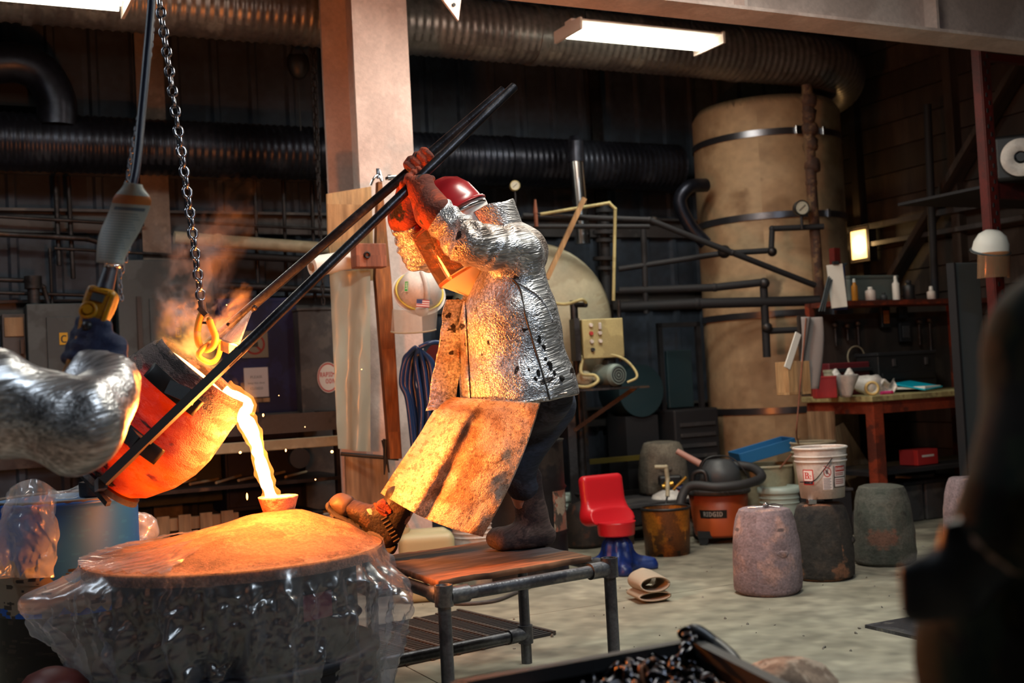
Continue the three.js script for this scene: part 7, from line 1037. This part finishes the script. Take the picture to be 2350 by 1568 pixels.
// ---------- hoist pendant with its cable, chain and tag ----------
{
  const t = thing('hoist_pendant', 'yellow hoist pendant control with buttons', 'control', V()), ym = std(0xffffff, 0.45, 0, { map: blotch(256, [[176, 124, 14], [150, 100, 12], [120, 84, 18]], 0.2, { grain: 0.1 }) });
  const A = pt(242, 660, 3.3), B = pt(160, 885, 3.22), y = A.clone().sub(B).normalize(), z = V(0, 0, 1).addScaledVector(y, -y.z).normalize(), x = y.clone().cross(z), mm = new THREE.Matrix4().makeBasis(x, y, z).setPosition(B), L = A.distanceTo(B), ap = (g) => g.applyMatrix4(mm);
  mk('body', ap(nets((px, py, pz) => { const wv = 0.026 + 0.016 * sst(py, L * 0.45, L * 0.85), a = Math.abs(px) - wv + 0.014, b = Math.abs(py - L / 2) - L / 2 + 0.02, c = Math.abs(pz) - 0.026 + 0.012; return Math.hypot(Math.max(a, 0), Math.max(b, 0), Math.max(c, 0)) + Math.min(Math.max(a, b, c), 0) - 0.014; }, V(-0.06, -0.02, -0.05), V(0.06, L + 0.02, 0.05), 0.0055)), ym, t);
  mk('rib', [ap(rbox(0.014, L * 0.42, 0.02, 0.004, 0.036, L * 0.72, 0.022)), ap(rbox(0.05, 0.012, 0.012, 0.003, 0, L * 0.93, 0.028)), ap(torus(0.02, 0.006, -0.012, L * 0.72, 0.03))], ym, t);
  mk('button', [ap(ball(0.016, 0.0, L * 0.57, 0.026, 14))], M.black, t); mk('button', ap(cyl(0.013, 0.013, 0.016, -0.012, L * 0.72, 0.032, Math.PI / 2)), ym, t);
  mk('rating_plate', ap(rbox(0.034, 0.022, 0.004, 0.001, 0.0, L * 0.86, 0.03)), M.greyBox, t);
  mk('strain_relief', strut(A.clone().addScaledVector(y, -0.01), pt(256, 608, 3.33), 0.024, 0.018, 16), std(lin(0.012, 0.014, 0.03), 0.5), t);
  mk('clamp', [torus(0.02, 0.005, pt(256, 612, 3.33).x, pt(256, 612, 3.33).y, pt(256, 612, 3.33).z, Math.PI / 2), ball(0.009, pt(244, 607, 3.31).x, pt(244, 607, 3.31).y, pt(244, 607, 3.31).z, 8)], M.chrome, t);
  mk('cable', tube([pt(258, 606, 3.33), pt(272, 560, 3.36), pt(290, 470, 3.4), pt(308, 410, 3.42), pt(325, 260, 3.5), pt(338, 120, 3.55), pt(348, 0, 3.6), pt(354, -120, 3.62)], 0.0125, 80, 10), std(lin(0.012, 0.014, 0.03), 0.4), t);
  settle(t);
  const g = thing('warning_tag', 'grey printed warning tag with orange band on the cable', 'tag', V()), tx = canvasTex(192, 400, (k, w, h) => { k.fillStyle = '#8c8c82'; k.fillRect(0, 0, w, h); k.fillStyle = '#a05a24'; k.fillRect(0, 60, w, 44); k.fillStyle = '#4a5258'; k.fillRect(20, 120, w - 40, 16); k.fillStyle = '#6a7270'; for (let y = 150; y < 380; y += 13) k.fillRect(16, y, 120 + (y * 7) % 40, 5); });
  mk('tag', sheet((s, q) => { const top = sst(q, 0, 0.22), c0 = lerp(306, 256, sst(q, 0.1, 1)), wd = lerp(20, 44, top) * lerp(1, 0.72, sst(q, 0.55, 1)); return pt(c0 + (s - 0.5) * 2 * wd - 3 * q, lerp(418, 602, q) + 6 * s, 3.26 + 0.02 * Math.sin(q * 4) + 0.012 * (s - 0.5) ** 2 * 8); }, 14, 30, 0.002, (s, q) => [s, 1 - q]), printed(tx, 0.5), g); settle(g);
  chain('safety_chain', 'thin slack safety chain beside the pendant cable', [pt(352, 0, 3.66), pt(346, 110, 3.6), pt(322, 250, 3.56), pt(300, 360, 3.52), pt(290, 440, 3.5), pt(296, 560, 3.46), pt(276, 640, 3.42), pt(279, 690, 3.4)], 0.017, 0.014, 0.0026, M.pipe);
}
// ---------- drum, bag and bin of chain in the foreground ----------
{
  const bd = V(pt(150, 1150, 5.0).x, 0, pt(150, 1150, 5.0).z), t = thing('steel_drum', 'scraped blue steel drum beside the mould', 'drum', bd, 0);
  const bt = canvasTex(512, 512, (c, w, h) => { c.fillStyle = '#1450a8'; c.fillRect(0, 0, w, h); let s = 5; const r = () => (s = (s * 16807) % 2147483647) / 2147483647; c.fillStyle = '#1a58b0'; for (let i = 0; i < 120; i++) c.fillRect(r() * w, r() * 150, 3 + r() * 8, 2 + r() * 6); c.fillStyle = '#8a7a68'; c.beginPath(); c.moveTo(0, 190); for (let x = 0; x <= w; x += 8) c.lineTo(x, 150 + 40 * Math.sin(x / 70) * r() + 30 * r() + (x > 380 ? -30 : 0)); c.lineTo(w, 260); for (let x = w; x >= 0; x -= 8) c.lineTo(x, 236 + 30 * r()); c.fill(); c.fillStyle = '#1a1614'; c.fillRect(0, 262, w, 250); for (let i = 0; i < 500; i++) { c.fillStyle = r() > 0.5 ? '#2a2220' : '#3c3028'; c.fillRect(r() * w, 150 + r() * 360, 2 + r() * 12, 2 + r() * 8); } });
  const sh = lathe([[0.28, 0], [0.29, 0.02], [0.29, 0.27], [0.302, 0.29], [0.29, 0.31], [0.29, 0.56], [0.302, 0.58], [0.29, 0.6], [0.29, 0.85], [0.3, 0.865], [0.3, 0.88], [0.285, 0.88], [0.285, 0.85]], 56); for (let i = 0; i < sh.attributes.uv.count; i++) sh.attributes.uv.setY(i, sh.attributes.position.getY(i) / 0.88);
  mk('shell', keep(sh), std(0xffffff, 0.45, 0.0, { map: bt }), t); mk('bottom', cyl(0.28, 0.28, 0.01, 0, 0.005, 0), M.dark, t); mk('drum_head', cyl(0.284, 0.284, 0.01, 0, 0.872, 0, 0, 0, 0, 40), std(lin(0.05, 0.13, 0.28), 0.5), t); mk('rim', torus(0.292, 0.009, 0, 0.88, 0, Math.PI / 2), std(lin(0.1, 0.08, 0.07), 0.5, 0.5), t);
  const lp = pt(233, 1130, 4.92), ld = thing('iron_pan', 'small dark iron pan with wire handle on the drum', 'pan', V(lp.x, 0.885, lp.z), 0); mk('disc', lathe([[0, 0], [0.085, 0], [0.088, 0.01], [0.088, 0.06], [0.08, 0.062], [0.078, 0.05], [0, 0.045]], 36), M.iron, ld); mk('handle', tube([V(-0.03, 0.045, 0), V(-0.035, 0.13, 0), V(-0.02, 0.15, 0.01), V(0.02, 0.14, 0), V(0.03, 0.05, 0)], 0.005, 24, 6), M.iron, ld);
  const film = phy({ color: lin(0.92, 0.94, 0.96), roughness: 0.22, transmission: 0.78, thickness: 0, ior: 1.8, side: THREE.DoubleSide });
  const bag = thing('plastic_bag', 'crumpled milky plastic bag hanging over the blue drum', 'plastic bag', V());
  const side = (k) => sheet((s, q) => { const c = pt(lerp(8, 132, s) - 30 * q * (0.5 - s) - 20 * q + 6 * Math.sin(q * 9 + s * 3), lerp(1100 + 34 * (2 * s - 1) ** 2, 1326, q), 4.66 + k * (0.06 + 0.05 * Math.sin(q * 3.1)) * Math.sin(s * Math.PI)); return c.add(V(0, 0, 0.05 * fbm3(s * 5 + k, q * 5, 3, 4))); }, 40, 60);
  mk('front_film', side(-1), film, bag); mk('back_film', side(1), film, bag);
  mk('top_film', sheet((s, q) => pt(lerp(110, 300, s), lerp(1138, 1092 + 30 * (1 - s), q) + 10 * Math.sin(s * 8), 4.95 + 0.15 * q + 0.05 * fbm3(s * 5, q * 4, 8, 3)), 30, 14), film, bag);
  settle(bag);
  const b2 = thing('plastic_bag', 'crumpled clear plastic bag on the crate behind the drum', 'plastic bag', V(pt(322, 1200, 5.3).x, pt(322, 1240, 5.3).y - 0.02, pt(322, 1200, 5.3).z), 0); mk('film', jitter(ball(0.1, 0, 0, 0, 40).scale(0.7, 0.75, 0.8).translate(0, 0.06, 0), 0.03, 12), film, b2);
  const cr = thing('scrap_crate', 'dark crate under the clear bag behind the drum', 'crate', V(b2.position.x, 0, b2.position.z), 0.2); mk('body', rbox(0.4, b2.position.y - 0.002, 0.3, 0.01, 0.05, b2.position.y / 2, 0), M.dark, cr); mk('lid', rbox(0.41, 0.02, 0.31, 0.004, 0.05, b2.position.y - 0.011, 0), M.greyDark, cr);
  const jp = V(pt(118, 1500, 3.95).x, 0, pt(118, 1500, 3.95).z), rj = thing('red_jug', 'dark red can with handle beneath the plastic film', 'jug', jp, 0.3); mk('body', lathe([[0, 0], [0.11, 0], [0.115, 0.02], [0.115, 0.34], [0.08, 0.38], [0.03, 0.4], [0, 0.4]], 32), std(lin(0.1, 0.015, 0.01), 0.5), rj); mk('handle', tube([V(-0.11, 0.3, 0), V(-0.17, 0.26, 0), V(-0.17, 0.14, 0), V(-0.11, 0.1, 0)], 0.014, 24, 8), std(lin(0.1, 0.015, 0.01), 0.5), rj);
}
{
  const C = pt(1592, 1470, 2.8), yB = C.y, L = onY(1050, 1568, yB), R = onY(1800, 1575, yB), t = thing('chain_bin', 'dark steel bin with bent handle heaped with chain', 'bin', V()), f = (p, y) => V(p.x, y, p.z), N = L.clone().add(R).sub(C), cs = [C, L, N, R];
  for (let i = 0; i < 4; i++) { const a = cs[i], b = cs[(i + 1) % 4]; mk('side', bar(f(a, yB / 2), f(b, yB / 2), 0.012, yB - 0.01), M.iron, t); mk('rim', bar(f(a, yB - 0.012), f(b, yB - 0.012), 0.03, 0.03), M.black, t); }
  mk('bottom', bar(f(C.clone().lerp(L, 0.5), 0.3), f(R.clone().lerp(N, 0.5), 0.3), C.distanceTo(L) * 0.98, 0.01), M.iron, t);
  mk('fill_liner', bar(f(C.clone().lerp(L, 0.5), yB - 0.12), f(R.clone().lerp(N, 0.5), yB - 0.12), C.distanceTo(L) * 0.97, 0.02), M.panelTan, t);
  mk('handle', tube([C.clone().add(V(-0.02, 0.0, 0)), C.clone().add(V(0.0, 0.022, 0.0)), pt(1640, 1478, 2.78), pt(1680, 1512, 2.72), pt(1700, 1540, 2.68)], 0.017, 40, 10), M.black, t);
  settle(t);
  const cm = std(lin(0.06, 0.06, 0.07), 0.22, 1), rusty2 = std(lin(0.14, 0.05, 0.02), 0.5, 0.6), lg = uvm(linkGeo(0.055, 0.038, 0.0062)), box0 = (s, q) => C.clone().lerp(L, s).add(R.clone().sub(C).multiplyScalar(q));
  const pile = thing('chain_heap', 'oily dark steel chain heaped in the bin', 'chain', V(box0(0.4, 0.4).x, yB - 0.1, box0(0.4, 0.4).z));
  for (let i = 0; i < 260; i++) { const s = clamp(0.36 + 0.34 * (rnd() + rnd() - 1), 0.05, 0.93), q = clamp(0.42 + 0.8 * (rnd() - 0.5), 0.05, 0.92), p = box0(s, q), h = 0.075 * Math.exp(-(((s - 0.3) / 0.3) ** 2)) * rnd(), k = shade(new THREE.Mesh(lg, rnd() < 0.1 ? rusty2 : cm)); k.name = 'link'; k.position.set(p.x, yB - 0.085 + h, p.z).sub(pile.position); k.rotation.set(rr(0, 6), rr(0, 6), rr(0, 6)); pile.add(k); }
  chain('bin_chain', 'short dark chain hanging over the bin corner', [pt(1560, 1462, 2.76), pt(1575, 1452, 2.76), pt(1590, 1455, 2.76), pt(1580, 1480, 2.7), pt(1560, 1505, 2.66), pt(1545, 1530, 2.62)], 0.03, 0.03, 0.0055, cm);
  const rg = V(pt(1800, 1530, 2.85).x, 0, pt(1800, 1530, 2.85).z); const sk = thing('sand_sack', 'dirty pale stuffed sack beside the chain bin', 'sack', rg, 0); mk('sack', jitter(lathe([[0, 0], [0.13, 0.0], [0.15, 0.1], [0.14, 0.4], [0.12, yB - 0.12], [0.09, yB - 0.09], [0.05, yB - 0.075], [0, yB - 0.07]], 40), 0.016, 12), std(0xffffff, 0.95, 0, { map: blotch(256, [[150, 126, 104], [120, 98, 80], [172, 150, 128]], 0.2, {}) }), sk);
  const rag2 = thing('pink_rag', 'dirty pink rag tucked in the bin of chain', 'rag', (() => { const p = pt(1225, 1560, 2.5); return V(p.x, yB - 0.08, p.z); })(), 0); mk('cloth', jitter(ball(0.08, 0, 0, 0, 24).scale(1.4, 0.6, 0.8), 0.02, 9), std(lin(0.3, 0.16, 0.14), 0.9), rag2);
}

renderer.render(scene, camera);
